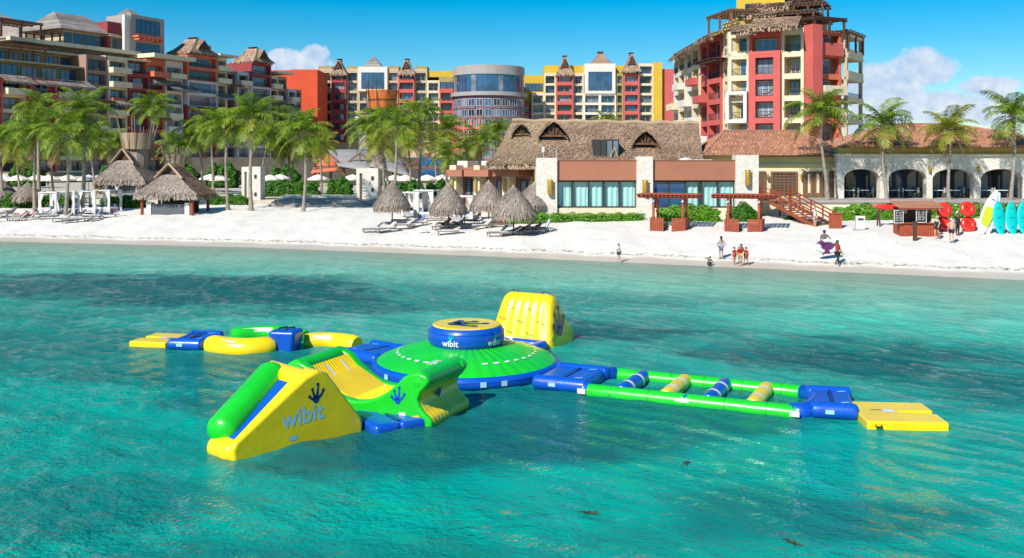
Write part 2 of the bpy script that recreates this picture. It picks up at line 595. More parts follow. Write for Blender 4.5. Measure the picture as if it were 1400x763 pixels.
def sand_mat():
    m_, N, L, P = nodes('sand')
    p = wpos(N)
    sep = N.new('ShaderNodeSeparateXYZ')
    L.new(p, sep.inputs[0])
    a = noise(N, L, p, 0.7, 6)
    b = noise(N, L, p, 2.6, 6, 0.7)
    e = noise(N, L, p, 25, 3)
    c = mixc(N, L, ramp(N, L, a, 0.3, 0.7), (0.68, 0.635, 0.575), (0.76, 0.72, 0.665))
    c = mixc(N, L, ramp(N, L, b, 0.52, 0.72, 0, 0.45), c, (0.52, 0.465, 0.40))
    # wet sand where the swash reaches, with a patchy dark line along the scarp
    zj = mth(N, L, 'ADD', sep.outputs[2], mth(N, L, 'MULTIPLY', mth(N, L, 'SUBTRACT', a, 0.5), 0.16))
    wet = ramp(N, L, zj, 0.12, 0.30, 1, 0, True)
    c = mixc(N, L, wet, c, (0.55, 0.475, 0.39))
    wr = mth(N, L, 'MULTIPLY', ramp(N, L, zj, 0.25, 0.31, 0, 1, True), ramp(N, L, zj, 0.34, 0.46, 1, 0, True))
    c = mixc(N, L, mth(N, L, 'MULTIPLY', wr, ramp(N, L, b, 0.42, 0.62)), c, (0.20, 0.15, 0.09))
    L.new(c, P.inputs['Base Color'])
    L.new(ramp(N, L, wet, 0, 1, 0.95, 0.35), P.inputs['Roughness'])
    P.inputs['Specular IOR Level'].default_value = 0.3
    vf = N.new('ShaderNodeTexVoronoi')
    vf.inputs['Scale'].default_value = 1.7
    L.new(p, vf.inputs['Vector'])
    h = mth(N, L, 'ADD', mth(N, L, 'MULTIPLY', b, 0.55), mth(N, L, 'ADD', mth(N, L, 'MULTIPLY', e, 0.15), mth(N, L, 'MULTIPLY', ramp(N, L, vf.outputs['Distance'], 0.05, 0.3, 0, 1, True), 0.16)))
    bm_ = N.new('ShaderNodeBump')
    L.new(ramp(N, L, wet, 0, 1, 0.8, 0.1), bm_.inputs['Strength'])
    bm_.inputs['Distance'].default_value = 0.22
    L.new(h, bm_.inputs['Height'])
    L.new(bm_.outputs[0], P.inputs['Normal'])
    return m_

xs = np.concatenate([np.linspace(-400, -75, 30)[:-1], np.linspace(-75, 50, 260), np.linspace(50, 400, 34)[1:]])
ys = np.concatenate([np.linspace(-120, 10, 12)[:-1], np.linspace(10, 50, 40)[:-1], np.linspace(50, 128, 230), np.linspace(128, 420, 20)[1:]])
beach = sheet('beach', xs, ys, beach_z, sand_mat())

# water: real waves in the mesh, ripples in the material; the body of the water scatters light, shallows let the bottom through
wcomp = []
for i in range(34):
    lam = math.exp(npr.uniform(math.log(0.55), math.log(4.5)))
    th = R(205) + npr.normal(0, 0.55)
    wcomp.append((2 * math.pi / lam, 0.0042 * lam ** 0.7, th, npr.uniform(0, 6.28)))

def water_z(X, Y):
    d = dist(X, Y)
    fade = np.clip(-d / 9, 0.08, 1) * np.clip((300 - np.abs(X)) / 200, 0, 1)
    Z = lumps(X, Y, wcomp)
    gust = 0.75 + 0.45 * np.sin(X * 0.11 + 0.7 * np.sin(Y * 0.09)) * np.sin(Y * 0.17 + 1.1)
    return Z * fade * gust

def water_mat():
    m_, N, L, P = nodes('sea_water')
    out = N['Material Output']
    p = wpos(N)
    sep = N.new('ShaderNodeSeparateXYZ')
    L.new(p, sep.inputs[0])
    at_ = N.new('ShaderNodeAttribute')
    at_.attribute_name = 'depth'
    dep = at_.outputs['Fac']
    # what the bottom lends to the water: pale sand, seagrass beds, and the depth
    mp = N.new('ShaderNodeMapping')
    mp.inputs['Scale'].default_value = (0.05, 0.10, 0.0)
    mp.inputs['Location'].default_value = (3.1, 7.4, 0)
    L.new(p, mp.inputs['Vector'])
    g = noise(N, L, mp.outputs[0], 1.0, 8, 0.62, 0.8)
    g2 = noise(N, L, p, 0.55, 6, 0.65, 0.5)
    deep = ramp(N, L, dep, 0.55, 1.0, 0, 1, True)
    gf = mth(N, L, 'MULTIPLY', ramp(N, L, g, 0.43, 0.62, 0, 1, True), 0.62)
    def bed(px, py, rx, ry, wgt):
        q = on(px, py, 0)
        dx = mth(N, L, 'DIVIDE', mth(N, L, 'SUBTRACT', sep.outputs[0], q.x), rx)
        dy = mth(N, L, 'DIVIDE', mth(N, L, 'SUBTRACT', sep.outputs[1], q.y), ry)
        r2 = mth(N, L, 'ADD', mth(N, L, 'MULTIPLY', dx, dx), mth(N, L, 'MULTIPLY', dy, dy))
        r2 = mth(N, L, 'ADD', r2, mth(N, L, 'ADD', mth(N, L, 'MULTIPLY', mth(N, L, 'SUBTRACT', g, 0.5), 4.5), mth(N, L, 'MULTIPLY', mth(N, L, 'SUBTRACT', g2, 0.5), 2.0)))
        return mth(N, L, 'MULTIPLY', ramp(N, L, r2, 0.3, 1.6, 1, 0, True), wgt)
    for q in ((100, 388, 22, 5, 1.0), (330, 405, 11, 5, 1.0), (470, 418, 6, 3, 0.9), (850, 448, 5, 4, 1.0), (1130, 478, 6, 3, 0.9), (1240, 490, 7, 3.5, 1.0), (1400, 520, 5, 4, 0.9),
              (560, 600, 6, 2.6, 0.95), (760, 590, 4, 2.4, 0.8), (700, 555, 9, 3, 0.8), (1080, 700, 4, 1.6, 0.7), (60, 470, 7, 4, 0.7), (400, 500, 9, 3, 0.7), (90, 690, 3, 2, 0.6)):
        gf = mth(N, L, 'MAXIMUM', gf, bed(*q))
    for q in ((760, 690, 2.6, 2.2, 0.9), (1250, 640, 4.5, 2.2, 0.8), (120, 600, 4, 2.2, 0.6), (1000, 430, 7, 4, 0.5)):
        gf = mth(N, L, 'MULTIPLY', gf, mth(N, L, 'SUBTRACT', 1.0, bed(*q)))
    gf = mth(N, L, 'MULTIPLY', gf, deep)
    c = mixc(N, L, ramp(N, L, dep, 0.25, 1.05, 0, 1), (0.34, 0.64, 0.47), (0.09, 0.49, 0.37))
    c = mixc(N, L, ramp(N, L, dep, 0.9, 1.9, 0, 1), c, (0.0, 0.335, 0.27))
    c = mixc(N, L, ramp(N, L, g2, 0.35, 0.70, 0, 0.35), c, (0.005, 0.21, 0.19))
    c = mixc(N, L, gf, c, mixc(N, L, g2, (0.004, 0.085, 0.098), (0.01, 0.15, 0.145)))
    dif = N.new('ShaderNodeBsdfDiffuse')
    L.new(c, dif.inputs[0])
    tr = N.new('ShaderNodeBsdfTransparent')
    L.new(mixc(N, L, ramp(N, L, dep, 0.0, 0.8, 0, 1), (0.90, 0.98, 0.95), (0.10, 0.80, 0.72)), tr.inputs[0])
    body = N.new('ShaderNodeMixShader')
    L.new(ramp(N, L, dep, 0.02, 0.85, 0.15, 0.96), body.inputs[0])
    L.new(tr.outputs[0], body.inputs[1])
    L.new(dif.outputs[0], body.inputs[2])
    # ripples, two crossing trains of short chop plus fine noise
    def rip(sx, sy, rot, sc, det):
        mp = N.new('ShaderNodeMapping')
        mp.inputs['Scale'].default_value = (sx, sy, 1)
        mp.inputs['Rotation'].default_value = (0, 0, R(rot))
        L.new(p, mp.inputs['Vector'])
        return noise(N, L, mp.outputs[0], sc, det, 0.6, 0.3)
    gust = ramp(N, L, noise(N, L, p, 0.2, 4), 0.35, 0.65, 0.35, 1.35)
    h = mth(N, L, 'ADD', mth(N, L, 'MULTIPLY', rip(0.9, 1.1, 22, 1.15, 3), 0.38),
            mth(N, L, 'ADD', mth(N, L, 'MULTIPLY', rip(0.85, 1.1, -18, 3.9, 3), 0.46), mth(N, L, 'MULTIPLY', rip(1, 1, 40, 8.5, 3), 0.17)))
    h = mth(N, L, 'MULTIPLY', h, gust)
    bmp_ = N.new('ShaderNodeBump')
    bmp_.inputs['Strength'].default_value = 0.9
    bmp_.inputs['Distance'].default_value = 0.27
    L.new(h, bmp_.inputs['Height'])
    gl = N.new('ShaderNodeBsdfGlossy')
    gl.inputs['Roughness'].default_value = 0.04
    L.new(bmp_.outputs[0], gl.inputs['Normal'])
    L.new(bmp_.outputs[0], dif.inputs['Normal'])
    fr = N.new('ShaderNodeFresnel')
    fr.inputs[0].default_value = 1.33
    L.new(bmp_.outputs[0], fr.inputs['Normal'])
    mx = N.new('ShaderNodeMixShader')
    L.new(mth(N, L, 'MULTIPLY', fr.outputs[0], 0.62), mx.inputs[0])
    L.new(body.outputs[0], mx.inputs[1])
    L.new(gl.outputs[0], mx.inputs[2])
    L.new(mx.outputs[0], out.inputs['Surface'])
    return m_

xs = np.concatenate([np.linspace(-400, -70, 30)[:-1], np.linspace(-70, -24, 150)[:-1], np.linspace(-24, 24, 340)[:-1], np.linspace(24, 60, 110), np.linspace(60, 400, 30)[1:]])
ys = np.concatenate([np.linspace(-120, 13, 14)[:-1], np.geomspace(13, 100, 520), np.linspace(100, 180, 12)[1:]])
water = sheet('sea_water', xs, ys, water_z, water_mat())
me = water.data
co = np.empty(len(me.vertices) * 3, np.float32)
me.vertices.foreach_get('co', co)
co = co.reshape(-1, 3)
at_ = me.attributes.new('depth', 'FLOAT', 'POINT')
at_.data.foreach_set('value', (-np.interp(dist(co[:, 0], co[:, 1]), DD, DZ)).astype(np.float32).ravel())

# terrace the resort stands on
def terrace(name, pts, z0, z1, mat):
    mb = MB()
    mb.prism(pts, z0, z1, 'z')
    o = mb.build(name, mat)
    o['kind'] = 'structure'
    return o
PAVE = plain('terrace_paving', (0.50, 0.44, 0.36), 0.85, 0.12, 0.8)
TZ = 2.75
terrace('terrace', [(-400, 205), (-150, 142), (-60, 117), (-27, 113.5), (-17, 110.5), (-8, 104), (-6, 97), (0, 96), (1.0, 91), (200, 91), (300, 420), (-400, 420)], 0.5, TZ, PAVE)
terrace('ground', [(-2500, 420), (2500, 420), (2500, 3500), (-2500, 3500)], 0.5, 2.0, plain('scrub_ground', (0.12, 0.15, 0.06), 0.95, 0.3, 0.05))
# ------------------------------------------------------------------ facades
class Frame:
    """a wall line on plan: u runs along it, v stands out of it, z is up; children hang under root"""
    def __init__(self, root, p0, p1):
        self.root = root
        self.o = Vector((p0[0], p0[1]))
        d = Vector((p1[0] - p0[0], p1[1] - p0[1]))
        self.len = d.length
        self.d = d.normalized()
        self.n = Vector((self.d.y, -self.d.x))
        self.off = root.location.copy()
        self.rz = math.atan2(self.d.y, self.d.x)

    def T(self, u, v, z):
        q = self.o + self.d * u + self.n * v
        return (q.x - self.off.x, q.y - self.off.y, z - self.off.z)

    def u(self, px):
        r = (px - 700) / FPX
        return (r * self.o.y - self.o.x) / (self.d.x - r * self.d.y)

    def z(self, px, py):
        y = self.o.y + self.d.y * self.u(px)
        return EYE + (HOR - py) * y / FPX

    def mb(self):
        return MB(self.T)

    def put(self, name, me, u, v, z, parent=None):
        return link(name, me, parent or self.root, self.T(u, v, z), (0, 0, self.rz))

MESH = {}
def win_meshes(w, h, nm, gm, fm):
    key = ('win', round(w, 1), round(h, 1), nm, gm.name, fm.name)
    if key not in MESH:
        w, h = round(w, 1), round(h, 1)
        g = MB().box(-w / 2, w / 2, -0.03, 0.03, 0, h).mesh('pane', gm)
        f = MB()
        b = 0.09
        f.box(-w / 2, -w / 2 + b, -0.1, 0.02, 0, h).box(w / 2 - b, w / 2, -0.1, 0.02, 0, h)
        f.box(-w / 2 + b, w / 2 - b, -0.1, 0.02, h - b, h).box(-w / 2 + b, w / 2 - b, -0.1, 0.02, 0, b)
        for i in range(1, nm):
            x = -w / 2 + w * i / nm
            f.box(x - 0.04, x + 0.04, -0.09, 0.02, b, h - b)
        MESH[key] = (g, f.mesh('frame', fm))
    return MESH[key]

def window(F, u, v, z, w, h, nm=2, gm=None, fm=None):
    g, f = win_meshes(w, h, nm, gm or GLASS_D, fm or FRAME)
    o = F.put('window', g, u, v, z)
    link('frame', f, o)
    return o

def rail_mesh(w, h, mat):
    key = ('rail', round(w, 1), h, mat.name)
    if key not in MESH:
        w = round(w, 1)
        m_ = MB()
        m_.box(-w / 2, w / 2, -0.04, 0.04, h - 0.07, h).box(-w / 2, w / 2, -0.03, 0.03, 0.08, 0.14)
        n = max(3, int(w / 0.28))
        for i in range(n + 1):
            x = -w / 2 + 0.03 + (w - 0.06) * i / n
            m_.box(x - 0.02, x + 0.02, -0.02, 0.02, 0.1, h - 0.05)
        MESH[key] = m_.mesh('railing', mat)
    return MESH[key]

def bay(F, u0, u1, z0, nfl, col, inner=None, fh=3.3, v=0.0, dp=1.3, pier=0.45, sp=0.75, par=0.5, glass=None, rail='rail', nm=2, wf=0.8, railmat=None,
        body=10.0, hd=0.45, door=False):
    """one bay of a facade: piers, spandrels and a recessed loggia on every floor"""
    inner = inner or col
    w = u1 - u0
    top = z0 + nfl * fh
    mb = F.mb()
    mb.box(u0 + 0.004, u0 + pier, v - dp, v, z0, top)
    mb.box(u1 - pier, u1 - 0.004, v - dp, v, z0, top)
    a, b = u0 + pier, u1 - pier
    for k in range(nfl):
        zb = z0 + k * fh
        hh = (sp if rail == 'solid' else 0.35)
        mb.box(a, b, v - dp, v - 0.03, zb - (hd if k else 0.0), zb + hh)
    mb.box(a, b, v - dp, v - 0.03, top - hd, top)
    mb.box(u0 + 0.004, u1 - 0.004, v - body, v, top, top + par)
    mb.build('wall', col, F.root)
    ib = F.mb()
    ib.box(u0 + 0.01, u1 - 0.01, v - body, v - dp, z0, top)
    ib.build('loggia_wall', inner, F.root)
    ww = (b - a) * wf
    for k in range(nfl):
        zb = z0 + k * fh + (sp if rail == 'solid' else 0.35)
        g = glass or rnd.choice((GLASS_D, GLASS_D, GLASS_C, GLASS_B))
        window(F, (a + b) / 2 + rnd.uniform(-0.06, 0.06) * w * (1 - wf), v - dp + 0.08, zb, ww, fh - hd - (sp if rail == 'solid' else 0.35) - 0.15, nm, g, rnd.choice((FRAME, FWHITE)))
        if rail == 'rail':
            F.put('railing', rail_mesh(b - a, 1.0, railmat or METAL), (a + b) / 2, v - 0.12, zb)
    return top + par

def wallbox(F, u0, u1, v0, v1, z0, z1, mat, name='wall'):
    return F.mb().box(u0, u1, v0, v1, z0, z1).build(name, mat, F.root)

# ------------------------------------------------------------------ thatch
def thatch(name, parent, S, nu, nv, mat, strips, ln=0.55, wd=0.09, lift=0.06, fringe=0.35, seed=1, thick=0.22, off=(0, 0, 0), closed=False):
    """S(u, v): u along the eave 0..1, v from eave 0 to ridge 1. Lays a thick coat with loose straw over it and a ragged eave."""
    r_ = random.Random(seed)
    mb = MB(lambda x, y, z: (x - off[0], y - off[1], z - off[2]))
    P = [[Vector(S(i / nu, j / nv)) for i in range(nu + 1)] for j in range(nv + 1)]
    V, Fc = [], []
    for j in range(nv + 1):
        for i in range(nu + 1):
            V.append(P[j][i] + Vector((0, 0, r_.uniform(-0.05, 0.05))))
    for j in range(nv):
        for i in range(nu):
            a = j * (nu + 1) + i
            Fc.append((a, a + 1, a + nu + 2, a + nu + 1))
    b = len(V)
    for i in range(nu + 1):
        V.append(P[0][i] + Vector((0, 0, -thick - r_.uniform(0, fringe * 0.4))))
    for i in range(nu):
        Fc.append((i + 1, i, b + i, b + i + 1))
    mb.add(V, Fc)
    e = 0.004
    for k in range(strips):
        u, v_ = r_.random(), r_.random() ** 0.9
        p = Vector(S(u, v_))
        du = (Vector(S(min(1, u + e), v_)) - Vector(S(max(0, u - e), v_)))
        dv = (Vector(S(u, min(1, v_ + e))) - Vector(S(u, max(0, v_ - e))))
        if du.length < 1e-6 or dv.length < 1e-6: continue
        du.normalize(); dv.normalize()
        n = du.cross(dv)
        if n.length < 1e-4: continue
        n.normalize()
        if n.z < 0: n = -n
        l_ = ln * r_.uniform(0.6, 1.4)
        s = du * (wd * r_.uniform(0.5, 1.3))
        q = p - dv * l_ + du * r_.uniform(-0.12, 0.12) + n * (lift * r_.uniform(0.6, 2.0))
        a = p + n * 0.015
        mb.add([tuple(a - s), tuple(a + s), tuple(q + s * 0.6), tuple(q - s * 0.6)], [(0, 1, 2, 3)])
    nf = int(strips * 0.25)
    for k in range(nf):
        u = r_.random()
        p = Vector(S(u, 0.0)) + Vector((0, 0, -thick * 0.5))
        du = (Vector(S(min(1, u + e), 0)) - Vector(S(max(0, u - e), 0)))
        if du.length < 1e-6: continue
        du.normalize()
        dv = (Vector(S(u, e)) - Vector(S(u, 0)))
        dv.normalize()
        s = du * (wd * r_.uniform(0.5, 1.1))
        q = p - dv * r_.uniform(0.05, 0.25) + Vector((0, 0, -fringe * r_.uniform(0.5, 1.3)))
        mb.add([tuple(p - s), tuple(p + s), tuple(q + s * 0.7), tuple(q - s * 0.7)], [(0, 1, 2, 3)])
    me = mb.mesh(name, mat, smooth=60)
    return link(name, me, parent)

def cone_S(c, r0, r1, z0, z1, sag=0.0, squash=1.0, rz=0.0, square=0.0):
    def S(u, v):
        a = 2 * math.pi * u + rz
        r_ = r0 + (r1 - r0) * v - sag * math.sin(math.pi * v) * (r0 - r1)
        k = 1.0
        if square:
            k = 1.0 / (abs(math.cos(a)) ** square + abs(math.sin(a)) ** square) ** (1 / square)
        return (c[0] + r_ * k * math.cos(a), c[1] + r_ * k * squash * math.sin(a), z0 + (z1 - z0) * v)
    return S

def plane_S(a, b, c, d, sag=0.0):
    """eave a-b, ridge d-c"""
    a, b, c, d = map(Vector, (a, b, c, d))
    def S(u, v):
        lo, hi = a.lerp(b, u), d.lerp(c, u)
        p = lo.lerp(hi, v)
        p.z -= sag * math.sin(math.pi * v)
        return p
    return S

def awning(F, u0, u1, z, drop, out, mat, seed=1, strips=160, vin=0.05):
    a = F.T(u0, out, z - drop); b = F.T(u1, out, z - drop); c = F.T(u1, vin, z); d = F.T(u0, vin, z)
    return thatch('thatch_awning', F.root, plane_S(a, b, c, d), 10, 3, mat, strips, 0.7, 0.13, 0.08, 0.45, seed)

def pyramid_hat(root, c, wx, wy, z0, z1, mat, ridge=0.25, seed=1, strips=500, name='thatch_roof'):
    """steep square thatch hat with a flared eave"""
    off = root.location
    sx, sy = wx / 2, wy / 2
    def S(u, v):
        a = u * 4
        k = int(min(3, a)); t = a - k
        cs = [(-1, -1), (1, -1), (1, 1), (-1, 1), (-1, -1)]
        x = cs[k][0] * (1 - t) + cs[k + 1][0] * t
        y = cs[k][1] * (1 - t) + cs[k + 1][1] * t
        s = 1 - (1 - ridge) * (1 - (1 - v) ** 1.35)
        return (c[0] + x * sx * s, c[1] + y * sy * s, z0 + (z1 - z0) * v)
    return thatch(name, root, S, 32, 6, mat, strips, 0.7, 0.14, 0.08, 0.5, seed, off=off)

# ------------------------------------------------------------------ leaves
def leaf_block(mb, x0, x1, y0, y1, z0, z1, n, size, r_, dome=0.25):
    cx, cy, rx, ry = (x0 + x1) / 2, (y0 + y1) / 2, (x1 - x0) / 2, (y1 - y0) / 2
    for i in range(n):
        # favour the surface
        x, y, z = r_.uniform(-1, 1), r_.uniform(-1, 1), r_.uniform(0, 1)
        k = r_.random()
        if k < 0.45: z = 1 - r_.random() ** 2 * 0.25
        elif k < 0.8: y = -1 + r_.random() ** 2 * 0.3
        else: x = r_.choice((-1, 1)) * (1 - r_.random() ** 2 * 0.2)
        top = 1 - dome * max(abs(x) ** 3, abs(y) ** 3)
        lump = 0.10 * math.sin(x * rx * 2.1 + y * 3) + 0.08 * math.sin(x * rx * 4.7 + 1.0)
        p = Vector((cx + x * rx * (1 + 0.06 * math.sin(7 * z)), cy + y * ry * (1 + lump), z0 + z * (z1 - z0) * (top + lump)))
        nrm = Vector((x * 0.5 + r_.gauss(0, .6), y * 0.8 - 0.3 + r_.gauss(0, .6), z + 0.1 + r_.gauss(0, .5))).normalized()
        t = nrm.cross(Vector((r_.gauss(0, 1), r_.gauss(0, 1), r_.gauss(0, 1)))).normalized()
        s = nrm.cross(t)
        w_ = size * r_.uniform(0.6, 1.3)
        mb.add([tuple(p - t * w_), tuple(p + s * w_ * 0.5), tuple(p + t * w_), tuple(p - s * w_ * 0.5)], [(0, 1, 2, 3)])

def hedge(name, label, cat, x0, x1, y0, y1, z0, z1, n, size=0.13, mat=None, group=None, seed=1, dome=0.25):
    loc = ((x0 + x1) / 2, (y0 + y1) / 2, z0)
    r_ = random.Random(seed)
    t = thing(name, label, cat, loc, 0, group)
    hx, hy, h = (x1 - x0) / 2, (y1 - y0) / 2, z1 - z0
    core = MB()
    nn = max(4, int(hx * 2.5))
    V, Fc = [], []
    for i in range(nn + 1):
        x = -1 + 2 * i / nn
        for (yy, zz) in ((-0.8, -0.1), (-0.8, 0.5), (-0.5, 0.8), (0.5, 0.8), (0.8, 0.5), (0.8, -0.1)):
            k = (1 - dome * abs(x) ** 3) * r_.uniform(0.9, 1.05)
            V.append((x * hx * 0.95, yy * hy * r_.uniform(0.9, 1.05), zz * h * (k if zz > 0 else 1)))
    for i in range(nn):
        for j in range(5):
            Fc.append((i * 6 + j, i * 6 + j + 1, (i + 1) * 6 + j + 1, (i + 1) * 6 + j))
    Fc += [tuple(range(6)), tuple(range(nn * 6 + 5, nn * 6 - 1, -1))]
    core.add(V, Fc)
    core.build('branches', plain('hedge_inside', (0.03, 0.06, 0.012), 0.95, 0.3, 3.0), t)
    mb = MB()
    leaf_block(mb, -hx, hx, -hy, hy, 0, h, n, size, r_, dome)
    o = mb.build('foliage', mat or LEAF, t, fix=False)
    o['kind'] = 'stuff'
    return t

# ------------------------------------------------------------------ palms
def frond_mesh(L_, e0, e1, n=30, seed=0, mat=None, hang=0.55, sweep=0.0, lf=0.85):
    r_ = random.Random(seed)
    mb = MB()
    pts = []
    x = z = y = 0.0
    for i in range(n + 1):
        t = i / n
        e = R(e0 + (e1 - e0) * t ** 1.15)
        pts.append(Vector((x, y, z)))
        x += math.cos(e) * L_ / n
        y += sweep * t * L_ / n
        z += math.sin(e) * L_ / n
    mb.tube(pts[::3] + [pts[-1]], [0.05 * (1 - 0.85 * i / (len(pts[::3]))) for i in range(len(pts[::3]) + 1)], 4, 1)
    for i in range(3, n + 1):
        for k2 in (0.0,):
            if i == n and k2: continue
            t = (i + k2) / n
            d = (pts[min(i + 1, n)] - pts[i - 1]).normalized()
            base = pts[i].lerp(pts[min(i + 1, n)], k2)
            ll = 1.15 * lf * (0.35 + 1.0 * math.sin(math.pi * min(1, 0.12 + 0.8 * t)) ** 0.8) * (1 if t < 0.9 else 0.7) * L_ / 4.0
            for s in (-1, 1):
                out = Vector((0, s, 0))
                dirv = (d * r_.uniform(0.45, 0.75) + out * r_.uniform(0.75, 1.0) + Vector((0, 0, r_.uniform(-0.05, 0.15)))).normalized()
                tip_d = (dirv + Vector((0, 0, -hang * r_.uniform(0.9, 1.9)))).normalized()
                w_ = 0.05 * L_ / 4 * r_.uniform(0.8, 1.3)
                wv = d * w_
                m1 = base + dirv * ll * 0.5
                m2 = m1 + tip_d * ll * 0.62
                mb.add([tuple(base - wv * 0.6), tuple(base + wv * 0.6), tuple(m1 + wv), tuple(m1 - wv), tuple(m2)], [(0, 1, 2, 3), (3, 2, 4)])
    return mb.mesh('frond', [mat or PALM, BARK])

FRONDS = {}
for nm_, mt in (('g', PALM), ('y', PALM_Y)):
    FRONDS[nm_] = [frond_mesh(4.2, 82, 8, seed=1, mat=mt, hang=0.5), frond_mesh(4.4, 64, -42, seed=2, mat=mt, hang=0.6), frond_mesh(4.3, 46, -62, seed=3, mat=mt, hang=0.7),
                   frond_mesh(4.1, 24, -76, seed=4, mat=mt, hang=0.7), frond_mesh(3.7, -8, -84, seed=5, mat=mt, hang=0.6)]
DRYF = frond_mesh(3.4, -35, -88, seed=6, mat=PALM_B, hang=0.5, lf=0.6)
def nut_mesh():
    mb = MB()
    for i in range(7):
        a = i * 0.9
        c = (0.22 * math.cos(a), 0.22 * math.sin(a), -0.25 - 0.1 * (i % 3))
        mb.lathe([(0.001, -0.15), (0.1, -0.1), (0.13, 0), (0.1, 0.11), (0.001, 0.16)], 6, c)
    mb.lathe([(0.10, -0.5), (0.17, -0.2), (0.22, 0.0), (0.18, 0.35), (0.06, 0.8), (0.001, 0.9)], 8, (0, 0, 0), 1)
    return mb.mesh('crown', [plain('coconut', (0.25, 0.22, 0.05), 0.6, 0.2, 4), plain('crownshaft', (0.20, 0.24, 0.06), 0.7, 0.3, 4)], 60)
NUTS = nut_mesh()

def palm(loc, h, label, lean=(0, 0), scale=1.0, kind='g', nf=20, seed=0, wind=0.0, group='coconut palms of the resort', dry=2):
    r_ = random.Random(seed * 13 + 5)
    t = thing('palm_tree', label, 'palm', loc, 0, group)
    mb = MB()
    pts, rs = [], []
    n = 14
    for i in range(n + 1):
        k = i / n
        b = k ** 1.6
        pts.append((lean[0] * b + 0.12 * math.sin(k * 5 + seed), lean[1] * b + 0.1 * math.sin(k * 4 + seed * 2), h * k - 0.25 * (1 - k)))
        rs.append((0.21 - 0.09 * k + 0.12 * math.exp(-k * 14)) * (1 + (0.06 if i % 2 else -0.03)) * max(0.85, min(1.15, h / 9)))
    mb.tube(pts, rs, 9)
    mb.build('trunk', BARK, t, 60)
    top = Vector(pts[-1])
    cr = link('crown', NUTS, t, top, (0, 0, r_.uniform(0, 6)), scale)
    F_ = FRONDS[kind]
    for i in range(nf):
        a = i * 2.39996 + r_.uniform(-0.25, 0.25)
        tier = i / (nf - 1)
        idx = min(4, int(tier * 5 * r_.uniform(0.85, 1.1)))
        me_ = F_[idx] if not (kind == 'g' and idx >= 3 and r_.random() < 0.18) else FRONDS['y'][idx]
        # the wind swings the fronds round towards one side
        a += wind * math.sin(a - 0.3) * 0.6
        link('frond', me_, cr, (0.08 * math.cos(a), 0.08 * math.sin(a), 0.25 - 0.3 * tier), (r_.uniform(-0.25, 0.25), r_.uniform(-0.12, 0.12), a), r_.uniform(0.85, 1.1))
    for i in range(dry):
        a = r_.uniform(0, 6.28)
        link('dry_frond', DRYF, cr, (0.1 * math.cos(a), 0.1 * math.sin(a), -0.25), (0, 0, a), r_.uniform(0.8, 1.05))
    return t
# ------------------------------------------------------------------ the floating water park
def soften(o, lv=2):
    md = o.modifiers.new('Subsurf', 'SUBSURF')
    md.levels = md.render_levels = lv
    return o

def bevelled(bmf, name, mat, parent, width, seg=4, smooth=True, loc=(0, 0, 0), rot=(0, 0, 0)):
    """bmf: MB; bevel every edge, shade smooth: an air-filled cushion"""
    me = bmf.mesh(name, mat)
    bm = bmesh.new()
    bm.from_mesh(me)
    bmesh.ops.recalc_face_normals(bm, faces=bm.faces)
    ed = [e for e in bm.edges if len(e.link_faces) == 2 and e.calc_face_angle(0) > 0.6]
    bmesh.ops.bevel(bm, geom=ed, offset=width, segments=seg, affect='EDGES', profile=0.5, clamp_overlap=True)
    bmesh.ops.recalc_face_normals(bm, faces=bm.faces)
    for f in bm.faces: f.smooth = True
    bm.to_mesh(me)
    bm.free()
    o = link(name, me, parent, loc, rot)
    wn_ = o.modifiers.new('WN', 'WEIGHTED_NORMAL')
    wn_.keep_sharp = False
    return o

def capsule(mb, a, b, r, n=20, mi=0, flat=0.75, squash=1.0):
    a, b = Vector(a), Vector(b)
    d = (b - a).normalized()
    L_ = (b - a).length
    pts, rs = [], []
    for t in (0.02, 0.2, 0.45, 0.72, 0.9, 1.0):
        ang = math.acos(1 - t) if t < 1 else math.pi / 2
        pts.append(a + d * (r * flat * (1 - math.cos(ang)))); rs.append(r * math.sin(ang))
    k = 5
    for i in range(1, k):
        pts.append(a + d * (r * flat + (L_ - 2 * r * flat) * i / k)); rs.append(r)
    for t in (1.0, 0.9, 0.72, 0.45, 0.2, 0.02):
        ang = math.acos(1 - t) if t < 1 else math.pi / 2
        pts.append(b - d * (r * flat * (1 - math.cos(ang)))); rs.append(r * math.sin(ang))
    mb.tube(pts, rs, n, mi, True, squash)

def text_geo(body, size, bold=0.012):
    cu = bpy.data.curves.new('lettering', 'FONT')
    cu.body = body
    cu.size = size
    cu.offset = bold * size
    cu.align_x = 'CENTER'
    cu.resolution_u = 3
    ob = bpy.data.objects.new('lettering', cu)
    COL.objects.link(ob)
    dg = bpy.context.evaluated_depsgraph_get()
    ev = ob.evaluated_get(dg)
    me = ev.to_mesh()
    V = [tuple(v.co) for v in me.vertices]
    F_ = [tuple(p.vertices) for p in me.polygons]
    ev.to_mesh_clear()
    bpy.data.objects.remove(ob)
    bpy.data.curves.remove(cu)
    return V, F_

